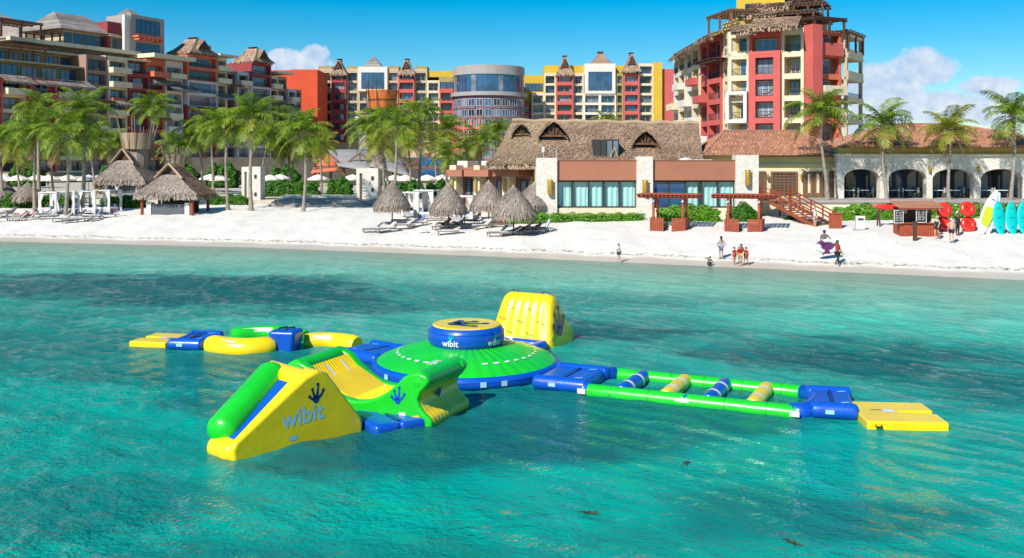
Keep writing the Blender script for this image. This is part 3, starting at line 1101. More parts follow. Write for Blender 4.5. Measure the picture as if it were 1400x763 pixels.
def foot_geo(s):
    """a frog's footprint: four toes with round tips over a pad"""
    V, F_ = [], []
    def disc(cx, cy, rx, ry, n=14):
        b = len(V)
        for i in range(n):
            a = 2 * math.pi * i / n
            V.append((cx + rx * math.cos(a), cy + ry * math.sin(a), 0))
        F_.append(tuple(range(b, b + n)))
    def strip(pts, w0, w1):
        b = len(V)
        n = len(pts)
        for i, (x, y) in enumerate(pts):
            x2, y2 = pts[min(i + 1, n - 1)]
            x1, y1 = pts[max(i - 1, 0)]
            l_ = math.hypot(x2 - x1, y2 - y1)
            nx, ny = -(y2 - y1) / l_, (x2 - x1) / l_
            w_ = w0 + (w1 - w0) * i / (n - 1)
            V.append((x + nx * w_, y + ny * w_, 0)); V.append((x - nx * w_, y - ny * w_, 0))
        for i in range(n - 1):
            F_.append((b + 2 * i, b + 2 * i + 1, b + 2 * i + 3, b + 2 * i + 2))
    disc(0, 0.0, 0.17 * s, 0.17 * s)
    for (tx, ty, bx) in ((-0.36, 0.20, -0.3), (-0.20, 0.52, -0.1), (0.10, 0.72, 0.12), (0.40, 0.40, 0.3)):
        pts = [(tx * s * k + bx * s * 0.3 * math.sin(math.pi * k), ty * s * k) for k in (0.1, 0.4, 0.7, 1.0)]
        strip(pts, 0.085 * s, 0.035 * s)
        disc(tx * s, ty * s, 0.078 * s, 0.088 * s)
    return V, F_

def decal(name, geo, mat, parent, M, lift=0.003, wrap=None):
    """flat print laid a little proud of the skin; M maps (x, y, 0) on the print to the part's space"""
    V, F_ = geo
    W = []
    for i, (x, y, z) in enumerate(V):
        p = wrap(x, y) if wrap else M @ Vector((x, y, lift + 0.0))
        W.append(tuple(p))
    return MB().add(W, F_).build(name, mat, parent, fix=False)

def basis(o, ex, ey):
    ex, ey = Vector(ex).normalized(), Vector(ey).normalized()
    ez = ex.cross(ey).normalized()
    ey = ez.cross(ex)
    return Matrix(((ex.x, ey.x, ez.x, o[0]), (ex.y, ey.y, ez.y, o[1]), (ex.z, ey.z, ez.z, o[2]), (0, 0, 0, 1)))

def rect_geo(w, h):
    return [(-w / 2, -h / 2, 0), (w / 2, -h / 2, 0), (w / 2, h / 2, 0), (-w / 2, h / 2, 0)], [(0, 1, 2, 3)]

# --- slide: local x from nose to tail, y away from the near flank
SL = thing('inflatable_slide', 'yellow wedge-shaped inflatable slide with a fat green roll lying in its blue chute', 'slide', (-6.80, 23.10, 0), math.atan2(.70, .715))
W_ = 2.6
def y_in(s): return 0.20 + 0.17 * min(s, 2.6)           # inner face of the near wall
def y_out(s): return 1.22 + 0.54 * min(max(s, 0), 2.6)  # outer face of the far wall: the slide widens upwards
def slab(name, poly, f0, f1, mat, bev, seg=5):
    n_ = len(poly)
    V = [(a, f0(a), b) for a, b in poly] + [(a, f1(a), b) for a, b in poly]
    F_ = [tuple(range(n_)), tuple(range(2 * n_ - 1, n_ - 1, -1))] + [((k + 1) % n_, k, k + n_, (k + 1) % n_ + n_) for k in range(n_)]
    return bevelled(MB().add(V, F_), name, mat, SL, bev, seg)
near_p = [(0.10, -0.2), (0.06, 0.23), (0.16, 0.42), (2.12, 1.70), (2.50, 1.82), (2.80, 1.68), (3.86, 0.34), (3.92, 0.2), (3.92, -0.2)]
far_p = [(0.10, -0.2), (0.06, 0.20), (0.16, 0.36), (2.12, 1.52), (2.50, 1.64), (2.80, 1.50), (3.86, 0.34), (3.92, 0.2), (3.92, -0.2)]
slab('side_wall', near_p, lambda s: 0.0, y_in, V_YEL, 0.12, 6)
slab('side_wall', far_p, lambda s: y_out(s) - 0.30, y_out, V_YEL, 0.12, 6)
slab('body', [(0.08, -0.2), (0.06, 0.24), (0.25, 0.28), (2.2, 1.34), (2.75, 1.48), (3.9, 0.30), (3.9, -0.2)], lambda s: y_in(s) - 0.1, lambda s: y_out(s) - 0.2, V_YEL, 0.08, 4)
slab('crest', [(2.10, 1.10), (2.16, 1.60), (2.50, 1.74), (2.78, 1.60), (3.02, 1.15)], lambda s: 0.12, lambda s: y_out(s) - 0.10, V_YEL, 0.12, 4)
slab('chute_bed', [(0.20, 0.10), (0.20, 0.315), (2.18, 1.43), (2.22, 1.30)], lambda s: y_in(s) - 0.02, lambda s: y_out(s) - 0.27, V_BLU, 0.04, 3)
mb = MB()
capsule(mb, (0.12, 0.93, 0.30), (2.52, 2.00, 1.50), 0.46, 28)
mb.build('green_roll', V_GRN, SL, 179)
mb = MB()
capsule(mb, (0.30, 0.10, 0.05), (0.30, 1.36, 0.05), 0.33, 22, flat=0.9)
mb.build('nose_roll', V_YEL, SL, 179)
mb = MB()
mb.tube([(3.9, 0.4, 0.12), (4.05, 0.4, 0.12)], 0.1, 8)
for y in (0.55, 0.95, 1.35):
    mb.tube([(3.8, y, 0.10), (4.1, y, 0.08)], 0.09, 8)
mb.build('strap_sleeve', V_NAV, SL, 60)
# prints on the near flank (faces -y)
flx, fly = (1, 0, 0), (0, 0, 1)
decal('lettering', text_geo('wibit', 0.62, 0.02), V_LBL, SL, basis((2.05, -0.001, 0.52), (1, 0, 0.06), fly))
decal('footprint_emblem', foot_geo(0.54), V_NAV, SL, basis((2.42, -0.001, 1.06), (1, 0, 0), fly))
decal('valve_patch', rect_geo(0.22, 0.12), V_LBL, SL, basis((1.75, -0.001, 0.20), (1, 0, 0), fly))

# --- rocker: local x runs from the outer end to the slide, y away from the near flank
RK = thing('inflatable_rocker', 'green and yellow inflatable half pipe with a curved yellow deck and green crests', 'inflatable', (-2.22, 26.1, 0), math.atan2(.39, -.92))
# handedness: local y must point to (.39,.92) while local x points to (-.92,.39): mirrored, so use y -> -y
def deck_z(a):
    t = (a - 2.42) / 1.66
    return 0.40 + 0.92 * abs(t) ** 2.1
OUT_L = [(0.0, -0.2), (-0.03, 0.08), (0.02, 0.20), (0.20, 0.33), (0.36, 0.52), (0.40, 0.70), (0.30, 0.90), (0.10, 1.10), (0.06, 1.24), (0.16, 1.36), (0.36, 1.42), (0.60, 1.38)]
top_c = [(a, deck_z(a) + 0.06) for a in (0.85, 1.1, 1.4, 1.7, 2.05, 2.42, 2.8, 3.15, 3.45, 3.75, 3.98)]
OUT_R = [(4.24, 1.38), (4.48, 1.42), (4.68, 1.36), (4.78, 1.24), (4.74, 1.10), (4.54, 0.90), (4.44, 0.70), (4.48, 0.52), (4.64, 0.33), (4.82, 0.20), (4.87, 0.08), (4.84, -0.2)]
PROF = OUT_L + top_c + OUT_R
RW = 2.5
def flank2(y0, y1):
    m3 = MB()
    m3.prism(PROF, -y0, -y1, 'y')
    me = m3.mesh('side_wall', V_GRN)
    bm = bmesh.new(); bm.from_mesh(me)
    bmesh.ops.recalc_face_normals(bm, faces=bm.faces)
    ed = [e for e in bm.edges if abs(abs(e.verts[0].co.y) - abs(e.verts[1].co.y)) < 1e-5]
    bmesh.ops.bevel(bm, geom=ed, offset=0.085, segments=4, affect='EDGES', profile=0.5, clamp_overlap=True)
    for f in bm.faces: f.smooth = True
    bm.to_mesh(me); bm.free()
    o = link('side_wall', me, RK)
    o.modifiers.new('WN', 'WEIGHTED_NORMAL').keep_sharp = False
    return o
flank2(0.0, 0.34)
flank2(RW - 0.34, RW)
# ribbed yellow deck and ribbed outer faces
def ribbed(curve, y0, y1, name, mat, ribs, depth=0.035, nsub=6):
    m3 = MB()
    n = len(curve)
    cols = ribs * nsub
    V, F_ = [], []
    for i, (a, z) in enumerate(curve):
        a0, z0 = curve[max(i - 1, 0)]
        a1, z1 = curve[min(i + 1, n - 1)]
        l_ = math.hypot(a1 - a0, z1 - z0)
        nx, nz = -(z1 - z0) / l_, (a1 - a0) / l_
        for k in range(cols + 1):
            t = k / cols
            r_ = depth * abs(math.sin(math.pi * t * ribs)) ** 0.6
            V.append((a + nx * r_, -(y0 + (y1 - y0) * t), z + nz * r_))
    for i in range(n - 1):
        for k in range(cols):
            q = i * (cols + 1) + k
            F_.append((q, q + 1, q + cols + 2, q + cols + 1))
    m3.add(V, F_)
    return m3.build(name, mat, RK, 179, fix=False)
dk = [(a, deck_z(a) - 0.005) for a in np.linspace(0.80, 4.04, 34)]
ribbed(dk, 0.30, RW - 0.30, 'deck', V_YEL, 15)
of = [(a - 0.02, z) for a, z in reversed([p for p in OUT_L if p[1] < 1.2])]
def outer(curve, name, flip):
    c2 = []
    for i in range(len(curve) - 1):
        for k in range(3):
            t = k / 3
            c2.append((curve[i][0] * (1 - t) + curve[i + 1][0] * t, curve[i][1] * (1 - t) + curve[i + 1][1] * t))
    c2.append(curve[-1])
    return ribbed(c2 if not flip else c2[::-1], 0.12, RW - 0.12, name, V_YEL, 11, 0.010)
outer([p for p in OUT_L if p[1] < 1.2], 'outer_face', False)
outer([p for p in OUT_R if p[1] < 1.2], 'outer_face', False)
m3 = MB()
m3.prism([(0.1, -0.2), (0.1, 0.1), (0.5, 0.5), (0.5, 1.2), (1.2, 0.9), (2.42, 0.3), (3.6, 0.9), (4.3, 1.2), (4.3, 0.5), (4.7, 0.1), (4.7, -0.2)], -0.3, -RW + 0.3, 'y')
m3.build('core', V_YEL, RK)
# crest rolls across both ends
for a in (0.40, 4.45):
    m3 = MB()
    capsule(m3, (a, 0.02, 1.16), (a, -RW - 0.02, 1.16), 0.29, 22, flat=0.5)
    m3.build('crest', V_GRN, RK, 179)
m3 = MB()
capsule(m3, (4.78, 0.10, 0.98), (4.78, -RW - 0.3, 0.98), 0.22, 18, flat=0.6)
m3.build('side_roll', V_GRN, RK, 179)
# prints
for y in (0.85, 1.65):
    for a0, a1 in ((0.95, 1.25), (2.95, 3.95)):
        V, F_ = [], []
        for i in range(9):
            a = a0 + (a1 - a0) * i / 8
            z = deck_z(a) + 0.045
            V += [(a, -y + 0.06, z), (a, -y - 0.06, z)]
        F_ = [(2 * i, 2 * i + 2, 2 * i + 3, 2 * i + 1) for i in range(8)]
        MB().add(V, F_).build('grip_strip', V_WHT, RK, fix=False)
decal('footprint_emblem', foot_geo(0.52), V_BLU, RK, basis((1.02, 0.008, 0.60), (-1, 0, 0), (0, 0, 1)), 0.004)
decal('warning_patch', rect_geo(0.2, 0.16), V_WHT, RK, basis((0.88, 0.008, 0.22), (-1, 0, 0), (0, 0, 1)), 0.004)
decal('warning_patch', rect_geo(0.26, 0.09), V_YEL, RK, basis((0.48, 0.008, 0.20), (-1, 0, 0.2), (0, 0, 1)), 0.004)
decal('footprint_emblem', foot_geo(0.5), V_NAV, RK, basis((0.36, -1.15, 0.62), (0, -1, 0), (0.1, 0, 1)), 0.035)
decal('lettering', text_geo('wibit', 0.34, 0.02), V_WHT, RK, basis((0.50, -1.30, 1.445), (0, -1, 0), (1, 0, 0)), 0.012)

# --- blue joining pad between slide and rocker
PD = thing('connector_pad', 'low blue inflatable pad floating between yellow slide and green half pipe', 'inflatable', (-3.5, 26.55, 0), R(33))
for x0, x1 in ((-0.75, 0.02), (0.0, 0.8)):
    bevelled(MB().box(x0, x1, -0.95, 0.95, -0.2, 0.22), 'cushion', V_BLU, PD, 0.14, 5)
decal('strap', rect_geo(0.12, 1.5), V_NAV, PD, basis((0.05, 0, 0.225), (1, 0, 0), (0, 1, 0)))

# --- disc with a drum on top
DC = Vector((-1.59, 33.5, 0))
DK = thing('inflatable_disc', 'big round green domed float with blue rim and a blue drum on top', 'inflatable', DC)
N_ = 216
def disc_ring(r, z, a):
    rib = 0.028 * abs(math.sin(a * 21)) ** 0.7 * min(1, (3.2 - r) * 6 + 0.15) if r < 3.18 else 0
    return (r * math.cos(a), r * math.sin(a), z + rib)
prof = [(1.2, 0.87), (1.6, 0.81), (2.0, 0.72), (2.4, 0.61), (2.75, 0.50), (3.02, 0.39), (3.16, 0.31)]
V, F_ = [], []
for r, z in prof:
    for k in range(N_):
        V.append(disc_ring(r, z, 2 * math.pi * k / N_))
for i in range(len(prof) - 1):
    for k in range(N_):
        k2 = (k + 1) % N_
        F_.append((i * N_ + k, (i + 1) * N_ + k, (i + 1) * N_ + k2, i * N_ + k2))
MB().add(V, F_).build('deck', V_GRN, DK, 179, fix=False)
m3 = MB()
m3.lathe([(3.12, 0.36), (3.20, 0.345), (3.27, 0.28), (3.30, 0.16), (3.26, 0.03), (3.10, -0.1), (2.8, -0.2), (2.6, -0.2), (2.6, 0.3)], 96)
m3.build('rim', V_BLU, DK, 179)
m3 = MB()
m3.lathe([(1.18, 0.79), (1.25, 0.85), (1.31, 0.98), (1.335, 1.18), (1.31, 1.36), (1.24, 1.49), (1.16, 1.545), (1.12, 1.55)], 72)
drum = m3.build('drum', V_BLU, DK, 179)
m3 = MB()
m3.lathe([(1.19, 1.535), (1.165, 1.575), (1.08, 1.565), (0.7, 1.55), (0.001, 1.56)], 72)
m3.build('drum_top', V_YEL, DK, 179)
def on_drum(a0, z0, r=1.342):
    def wrap(x, y):
        a = a0 + x / r
        rr = r - 0.5 * max(0, abs(z0 + y - 1.18) - 0.1) ** 2 * 2.2 + 0.006
        return (rr * math.cos(a), rr * math.sin(a), z0 + y)
    return wrap
for a0 in (R(-112), R(-42), R(28), R(-182)):
    decal('lettering', text_geo('wibit', 0.30, 0.02), V_WHT, drum, None, wrap=on_drum(a0, 0.99))
    decal('footprint_emblem', foot_geo(0.24), V_TEA, drum, None, wrap=on_drum(a0 + 0.03, 1.23))
decal('footprint_emblem', foot_geo(1.5), V_NAV, DK, basis((-0.42, -0.05, 1.565), (0.2, -1, 0), (1, 0.2, 0)), 0.012)
def on_cone(r, a):
    z = np.interp(r, [p[0] for p in prof], [p[1] for p in prof])
    return (r * math.cos(a), r * math.sin(a), z + 0.036)
for i in range(26):
    a = R(-200 + i * 9.6)
    if i % 13 == 12: continue
    V, F_ = [], []
    for k in range(5):
        aa = a + R(4.6) * k / 4
        V += [on_cone(2.36, aa), on_cone(2.45, aa)]
    F_ = [(2 * k, 2 * k + 2, 2 * k + 3, 2 * k + 1) for k in range(4)]
    MB().add(V, F_).build('grip_dash', V_WHT, DK, fix=False)
for a in (-78, -66, -140, -200):
    a = R(a)
    decal('warning_patch', rect_geo(0.2, 0.17), V_LBL, DK, basis((3.312 * math.cos(a), 3.312 * math.sin(a), 0.17), (-math.sin(a), math.cos(a), 0), (0, 0, 1)), 0.0)

# --- iceberg: local x runs along the climbing face from its near end, y backwards
IC = thing('climbing_iceberg', 'yellow inflatable climbing iceberg with ribbed face and navy footprint on its flank', 'inflatable', (1.47, 37.0, 0), math.atan2(.5, -.865))
IW, IL = 2.85, 2.45
mats_i = V_YEL
def ice_face(y):                              # climbing face leans back
    return 0.0
m3 = MB()
poly = [(-0.02, -0.2), (-0.02, 0.12), (0.10, 0.30), (0.62, 1.80), (0.85, 1.97), (1.15, 1.95), (1.32, 1.80), (1.75, 0.95), (2.35, 0.40), (2.45, 0.22), (2.45, -0.2)]
# loft with the flanks leaning in, mirrored across because the frame is left-handed
V, F_ = [], []
xs_ = [0.0, 0.10, 0.35] + [0.35 + (IW - 0.7) * i / 40 for i in range(1, 41)] + [IW - 0.10, IW]
for x in xs_:
    end = min(x, IW - x)
    for (y, z) in poly:
        tz = max(0, z) / 1.97
        inset = 0.30 * tz
        xx = IW / 2 + (x - IW / 2) * (1 - 2 * inset / IW)
        rib = 0.07 * abs(math.sin((x - 0.35) / (IW - 0.7) * math.pi * 5)) if 0.35 < x < IW - 0.35 else 0
        sh = 0.12 * max(0, 1 - end / 0.30)
        cy, cz = 1.1, 0.7
        V.append((xx, -(y + (-rib if 0.2 < z < 1.9 and y < 0.8 else 0) + (cy - y) * sh), z + (cz - z) * sh * (1 if z > 0 else 0)))
n = len(poly)
for i in range(len(xs_) - 1):
    for k in range(n - 1):
        F_.append((i * n + k, i * n + k + 1, (i + 1) * n + k + 1, (i + 1) * n + k))
F_.append(tuple(range(n - 1, -1, -1)))
F_.append(tuple(range((len(xs_) - 1) * n, len(xs_) * n)))
ib = MB().add(V, F_).build('body', V_YEL, IC, 50)
soften(ib, 1)
def grip(x, t):
    y = 0.10 + 0.52 * t - 0.10; z = 0.30 + 1.5 * t
    g = MB()
    g.tube([(x - 0.11, -y, z), (x - 0.11, -y + 0.09, z + 0.05), (x + 0.11, -y + 0.09, z + 0.05), (x + 0.11, -y, z)], 0.014, 6)
    g.build('grip', V_BLK, IC, 60)
for x, t in ((0.55, 0.42), (0.95, 0.12), (1.05, 0.72), (1.42, 0.40), (1.85, 0.12), (1.95, 0.75), (2.25, 0.45)):
    grip(x, t)
for x in (0.7, 2.1):
    g = MB()
    g.tube([(x - 0.15, -0.95, 1.96), (x - 0.12, -0.95, 2.05), (x + 0.12, -0.95, 2.03), (x + 0.15, -0.95, 1.96)], 0.018, 6)
    g.build('grip', V_BLK, IC, 60)
decal('footprint_emblem', foot_geo(1.25), V_NAV, IC, basis((0.045, -0.93, 0.55), (0, -1, 0), (0.17, 0, 1)), -0.0)
m3 = MB()
capsule(m3, (0.05, 0.22, 0.10), (IW + 0.1, 0.22, 0.10), 0.24, 16, flat=0.4)
m3.build('front_roll', V_BLU, IC, 179)
decal('lettering', text_geo('wibit', 0.26, 0.02), V_WHT, IC, basis((1.7, 0.40, 0.26), (-1, 0, 0), (0, -0.8, 0.7)), 0.02)

# --- blue three-way connector pads round the disc
def conn(label, loc, rz, L_=1.35, W2=1.7, H_=0.34, n=2, rolls=True):
    t = thing('connector_pad', label, 'inflatable', loc, rz, 'blue joining pads of the water park')
    for i in range(n):
        x0, x1 = -L_ / 2 + L_ * i / n, -L_ / 2 + L_ * (i + 1) / n
        bevelled(MB().box(x0 + 0.005, x1 - 0.005, -W2 / 2, W2 / 2, -0.2, H_), 'cushion', V_BLU, t, 0.13, 5)
    if rolls:
        for y in (-W2 / 2 + 0.12, W2 / 2 - 0.12):
            m4 = MB()
            capsule(m4, (-L_ / 2 - 0.1, y, 0.18), (L_ / 2 + 0.1, y, 0.18), 0.24, 16, flat=0.6)
            m4.build('side_roll', V_BLU, t, 179)
    decal('strap', rect_geo(0.10, W2 * 0.8), V_NAV, t, basis((0, 0, H_ + 0.004), (1, 0, 0), (0, 1, 0)), 0.004)
    for y in (-W2 * 0.28, W2 * 0.3):
        decal('valve_patch', rect_geo(0.26, 0.10), V_LBL, t, basis((L_ * 0.28, y, H_ + 0.004), (1, 0.5, 0), (0, 1, 0)), 0.006)
    decal('valve_patch', rect_geo(0.24, 0.12), V_LBL, t, basis((-L_ * 0.12, -W2 / 2 - 0.125, 0.20), (1, 0, 0), (0, 0, 1)), 0.006)
    return t
conn('blue inflatable joining pad between green disc and ladder float', (1.95, 31.25, 0), R(-24), 1.7, 2.3)
conn('blue inflatable joining pad between green disc and yellow balance bar', (-5.05, 35.35, 0), R(140), 2.1, 1.9)
conn('blue inflatable joining pad between green disc and climbing iceberg', (0.15, 36.3, 0), R(60), 1.2, 1.8)

# --- ladder float
LD = thing('ladder_float', 'long green floating ladder of two tubes joined by blue and yellow rungs', 'inflatable', (2.26, 29.9, 0), math.atan2(-.42, .907))
GAP, LL = 2.55, 6.45
for y in (0.0, GAP):
    m3 = MB()
    capsule(m3, (0.1, y, 0.06), (LL, y, 0.06), 0.25, 20, flat=0.25)
    m3.build('side_tube', V_GRN, LD, 179)
# blue end frames
for x, sg in ((0.05, 1), (LL - 0.1, -1)):
    m3 = MB()
    pts = []
    for k in range(13):
        t = k / 12
        yy = GAP * t
        xx = x - sg * 0.55 * math.sin(math.pi * min(1, max(0, t))) ** 0.35 + sg * 0.12
        pts.append((xx, yy, 0.07))
    m3.tube(pts, 0.275, 18)
    m3.build('end_frame', V_BLU, LD, 179)
    decal('valve_patch', rect_geo(0.26, 0.16), V_WHT, LD, basis((x - sg * 0.05, -0.285, 0.12), (1, 0, 0), (0, 0, 1)), 0.0)
for i, (x, m4) in enumerate(((1.15, V_BLU), (2.55, V_YEL), (3.85, V_BLU), (5.15, V_YEL))):
    m3 = MB()
    capsule(m3, (x, 0.02, 0.10), (x, GAP - 0.02, 0.10), 0.245, 18, flat=0.3)
    rg = m3.build('rung', m4, LD, 179)
    for y in (0.75, 1.75):
        m3 = MB()
        m3.lathe([(0.252, -0.09), (0.255, 0), (0.252, 0.09)], 20)
        bb = m3.build('reflective_band', V_WHT, rg, 179, (x, y, 0.10), (R(90), 0, 0))
def on_tube(x0, a0, r=0.256):
    def wrap(x, y):
        a = a0 + y / r
        return (x0 + x, -r * math.cos(a), 0.06 + r * math.sin(a))
    return wrap
decal('lettering', text_geo('wibit', 0.22, 0.02), V_WHT, LD, None, wrap=on_tube(3.15, 0.15))
decal('footprint_emblem', foot_geo(0.18), V_BLU, LD, None, wrap=on_tube(3.22, 0.85))
conn('wrinkled blue inflatable joining pad between ladder float and slotted yellow platform', (9.35, 28.05, 0), R(-14), 1.15, 2.3)

# --- platforms with a slot
def platform(label, loc, rz, L_=2.15, W2=2.2):
    t = thing('boarding_platform', label, 'inflatable', loc, rz, 'yellow boarding platforms')
    poly = [(-L_ / 2, -W2 / 2), (L_ / 2, -W2 / 2), (L_ / 2, -0.16), (0.15, -0.09), (0.02, 0.0), (0.15, 0.09), (L_ / 2, 0.16), (L_ / 2, W2 / 2), (-L_ / 2, W2 / 2)]
    m4 = MB()
    m4.prism(poly, -0.12, 0.22, 'z')
    bevelled(m4, 'deck', V_YEL, t, 0.06, 4)
    decal('warning_patch', rect_geo(0.30, 0.34), V_WHT, t, basis((-0.18, 0.05, 0.222), (1, 0.1, 0), (0, 1, 0)), 0.005)
    decal('valve_patch', rect_geo(0.3, 0.06), V_NAV, t, basis((-0.5, 0.12, 0.222), (1, -0.1, 0), (0, 1, 0)), 0.005)
    m4 = MB()
    m4.tube([(-0.85, -W2 / 2 + 0.02, 0.12), (-0.85, -W2 / 2 - 0.06, 0.08), (-0.7, -W2 / 2 - 0.06, 0.08), (-0.7, -W2 / 2 + 0.02, 0.12)], 0.025, 6)
    m4.build('handle', V_BLK, t, 60)
    return t
platform('yellow slotted inflatable platform at the end of the green ladder float', (10.75, 26.85, 0), R(-5))
platform('yellow slotted inflatable platform beside the striped blue pad of the ring float', (-14.0, 38.2, 0), R(168), 1.6, 1.9)

# --- ring float to the west: blue pad, curved yellow bars, blue block, green bar behind
PD2 = conn('blue inflatable pad with dark stripes between slotted platform and curved yellow bar', (-12.45, 37.8, 0), R(-8), 1.25, 2.0, 0.36)
for x in (-0.35, -0.1, 0.15):
    decal('stripe', rect_geo(0.09, 2.0), V_NAV, PD2, basis((x, 0, 0.366), (1, 0.15, 0), (0, 1, 0)), 0.008)
def arc_float(label, pts, r, mat, sq=1.0, name='balance_bar'):
    c = Vector(pts[len(pts) // 2])
    t = thing(name, label, 'inflatable', (c.x, c.y, 0), 0, None)
    # smooth path
    P_ = []
    n_ = len(pts)
    for i in range(n_ - 1):
        for k in range(6):
            u = k / 6
            p0, p1, p2, p3 = [Vector(pts[max(0, min(n_ - 1, i + j))]) for j in (-1, 0, 1, 2)]
            P_.append(0.5 * ((2 * p1) + (-p0 + p2) * u + (2 * p0 - 5 * p1 + 4 * p2 - p3) * u * u + (-p0 + 3 * p1 - 3 * p2 + p3) * u ** 3))
    P_.append(Vector(pts[-1]))
    P_ = [p - Vector((c.x, c.y, 0)) for p in P_]
    N2 = len(P_)
    rs = [r * (0.80 + 0.20 * min(1, min(i, N2 - 1 - i) / 2.0)) for i in range(N2)]
    m4 = MB()
    m4.tube(P_, rs, 20, 0, True, sq)
    m4.build('tube', mat, t, 50)
    m4 = MB()
    q = N2 // 3
    seg = P_[q - 3:q + 4]
    V, F_ = [], []
    for p in seg:
        V += [(p.x, p.y - r * 0.93, p.z + r * sq * 0.45), (p.x, p.y - r * 0.62, p.z + r * sq * 0.84)]
    F_ = [(2 * k, 2 * k + 2, 2 * k + 3, 2 * k + 1) for k in range(len(seg) - 1)]
    MB().add(V, F_).build('pale_patch', V_WHT, t, fix=False)
    return t
arc_float('curved yellow inflatable bar between striped blue pad and blue block', [(-11.7, 37.15, 0.12), (-10.9, 36.55, 0.12), (-10.0, 36.35, 0.12), (-9.15, 36.75, 0.12)], 0.42, V_YEL)
arc_float('low green inflatable bar behind the curved yellow bar of the ring float', [(-11.4, 38.9, 0.12), (-10.4, 39.4, 0.14), (-9.2, 39.3, 0.14), (-8.3, 38.6, 0.12)], 0.36, V_GRN)
arc_float('straight yellow inflatable balance bar between blue block and blue joining pad', [(-8.2, 37.7, 0.1), (-7.4, 37.9, 0.1), (-6.7, 37.7, 0.1), (-6.0, 37.2, 0.1)], 0.38, V_YEL)
BK = thing('float_block', 'tall blue inflatable block with flared top joining the two yellow bars', 'inflatable', (-8.72, 37.0, 0), R(-10))
m3 = MB()
m3.add([(-0.42, -0.42, -0.2), (0.42, -0.42, -0.2), (0.42, 0.42, -0.2), (-0.42, 0.42, -0.2), (-0.56, -0.52, 0.76), (0.56, -0.52, 0.76), (0.56, 0.52, 0.76), (-0.56, 0.52, 0.76)],
       [(0, 3, 2, 1), (4, 5, 6, 7), (0, 1, 5, 4), (1, 2, 6, 5), (2, 3, 7, 6), (3, 0, 4, 7)])
bevelled(m3, 'body', V_BLU, BK, 0.16, 5)
m3 = MB()
for x in (-0.2, 0.1):
    m3.tube([(x, -0.2, 0.74), (x, -0.15, 0.83), (x + 0.18, 0.15, 0.83), (x + 0.18, 0.2, 0.74)], 0.03, 6)
m3.build('handle', V_NAV, BK, 60)

# welded seams and tape on the skins
def seam_mat(name, col): return vinyl(name, col, 0.4)
S_GRN, S_BLU, S_YEL = seam_mat('seam_green', (0.008, 0.36, 0.016)), seam_mat('seam_blue', (0.003, 0.05, 0.33)), seam_mat('seam_yellow', (0.68, 0.36, 0.003))
for y in (0.0, GAP):
    for x in (0.9, 2.1, 3.2, 4.4, 5.6):
        MB().lathe([(0.2515, -0.022), (0.2555, 0), (0.2515, 0.022)], 20).build('seam', S_GRN, LD, 179, (x, y, 0.06), (0, R(90), 0))
for z, r in ((0.98, 1.315), (1.36, 1.316)):
    MB().lathe([(r, z - 0.015), (r + 0.006, z), (r, z + 0.015)], 72).build('seam', S_BLU, DK, 179)
MB().lathe([(3.296, 0.20), (3.307, 0.215), (3.294, 0.23)], 96).build('seam', S_BLU, DK, 179)
# bits of weed drifting on the surface
for i, (px, py, lab) in enumerate(((805, 703, 'dark sprig of weed drifting before the pale sandy bottom'), (938, 635, 'thin strand of weed drifting below the ladder float'), (1083, 744, 'small dark weed scrap drifting over the seagrass'))):
    q = on(px, py, 0)
    wd_ = thing('floating_weed', lab, 'seaweed', q, i * 1.1)
    for k in range(5):
        a = k * 1.3 + i
        mb = MB(); mb.tube([(0, 0, 0.03), (0.12 * math.cos(a), 0.05 * math.sin(a), 0.05), (0.24 * math.cos(a + 0.3), 0.10 * math.sin(a + 0.3), 0.03)], [0.012, 0.015, 0.006], 5)
        mb.build('blade', plain('weed', (0.05, 0.03, 0.01), 0.6, 0.3, 8), wd_, 60)
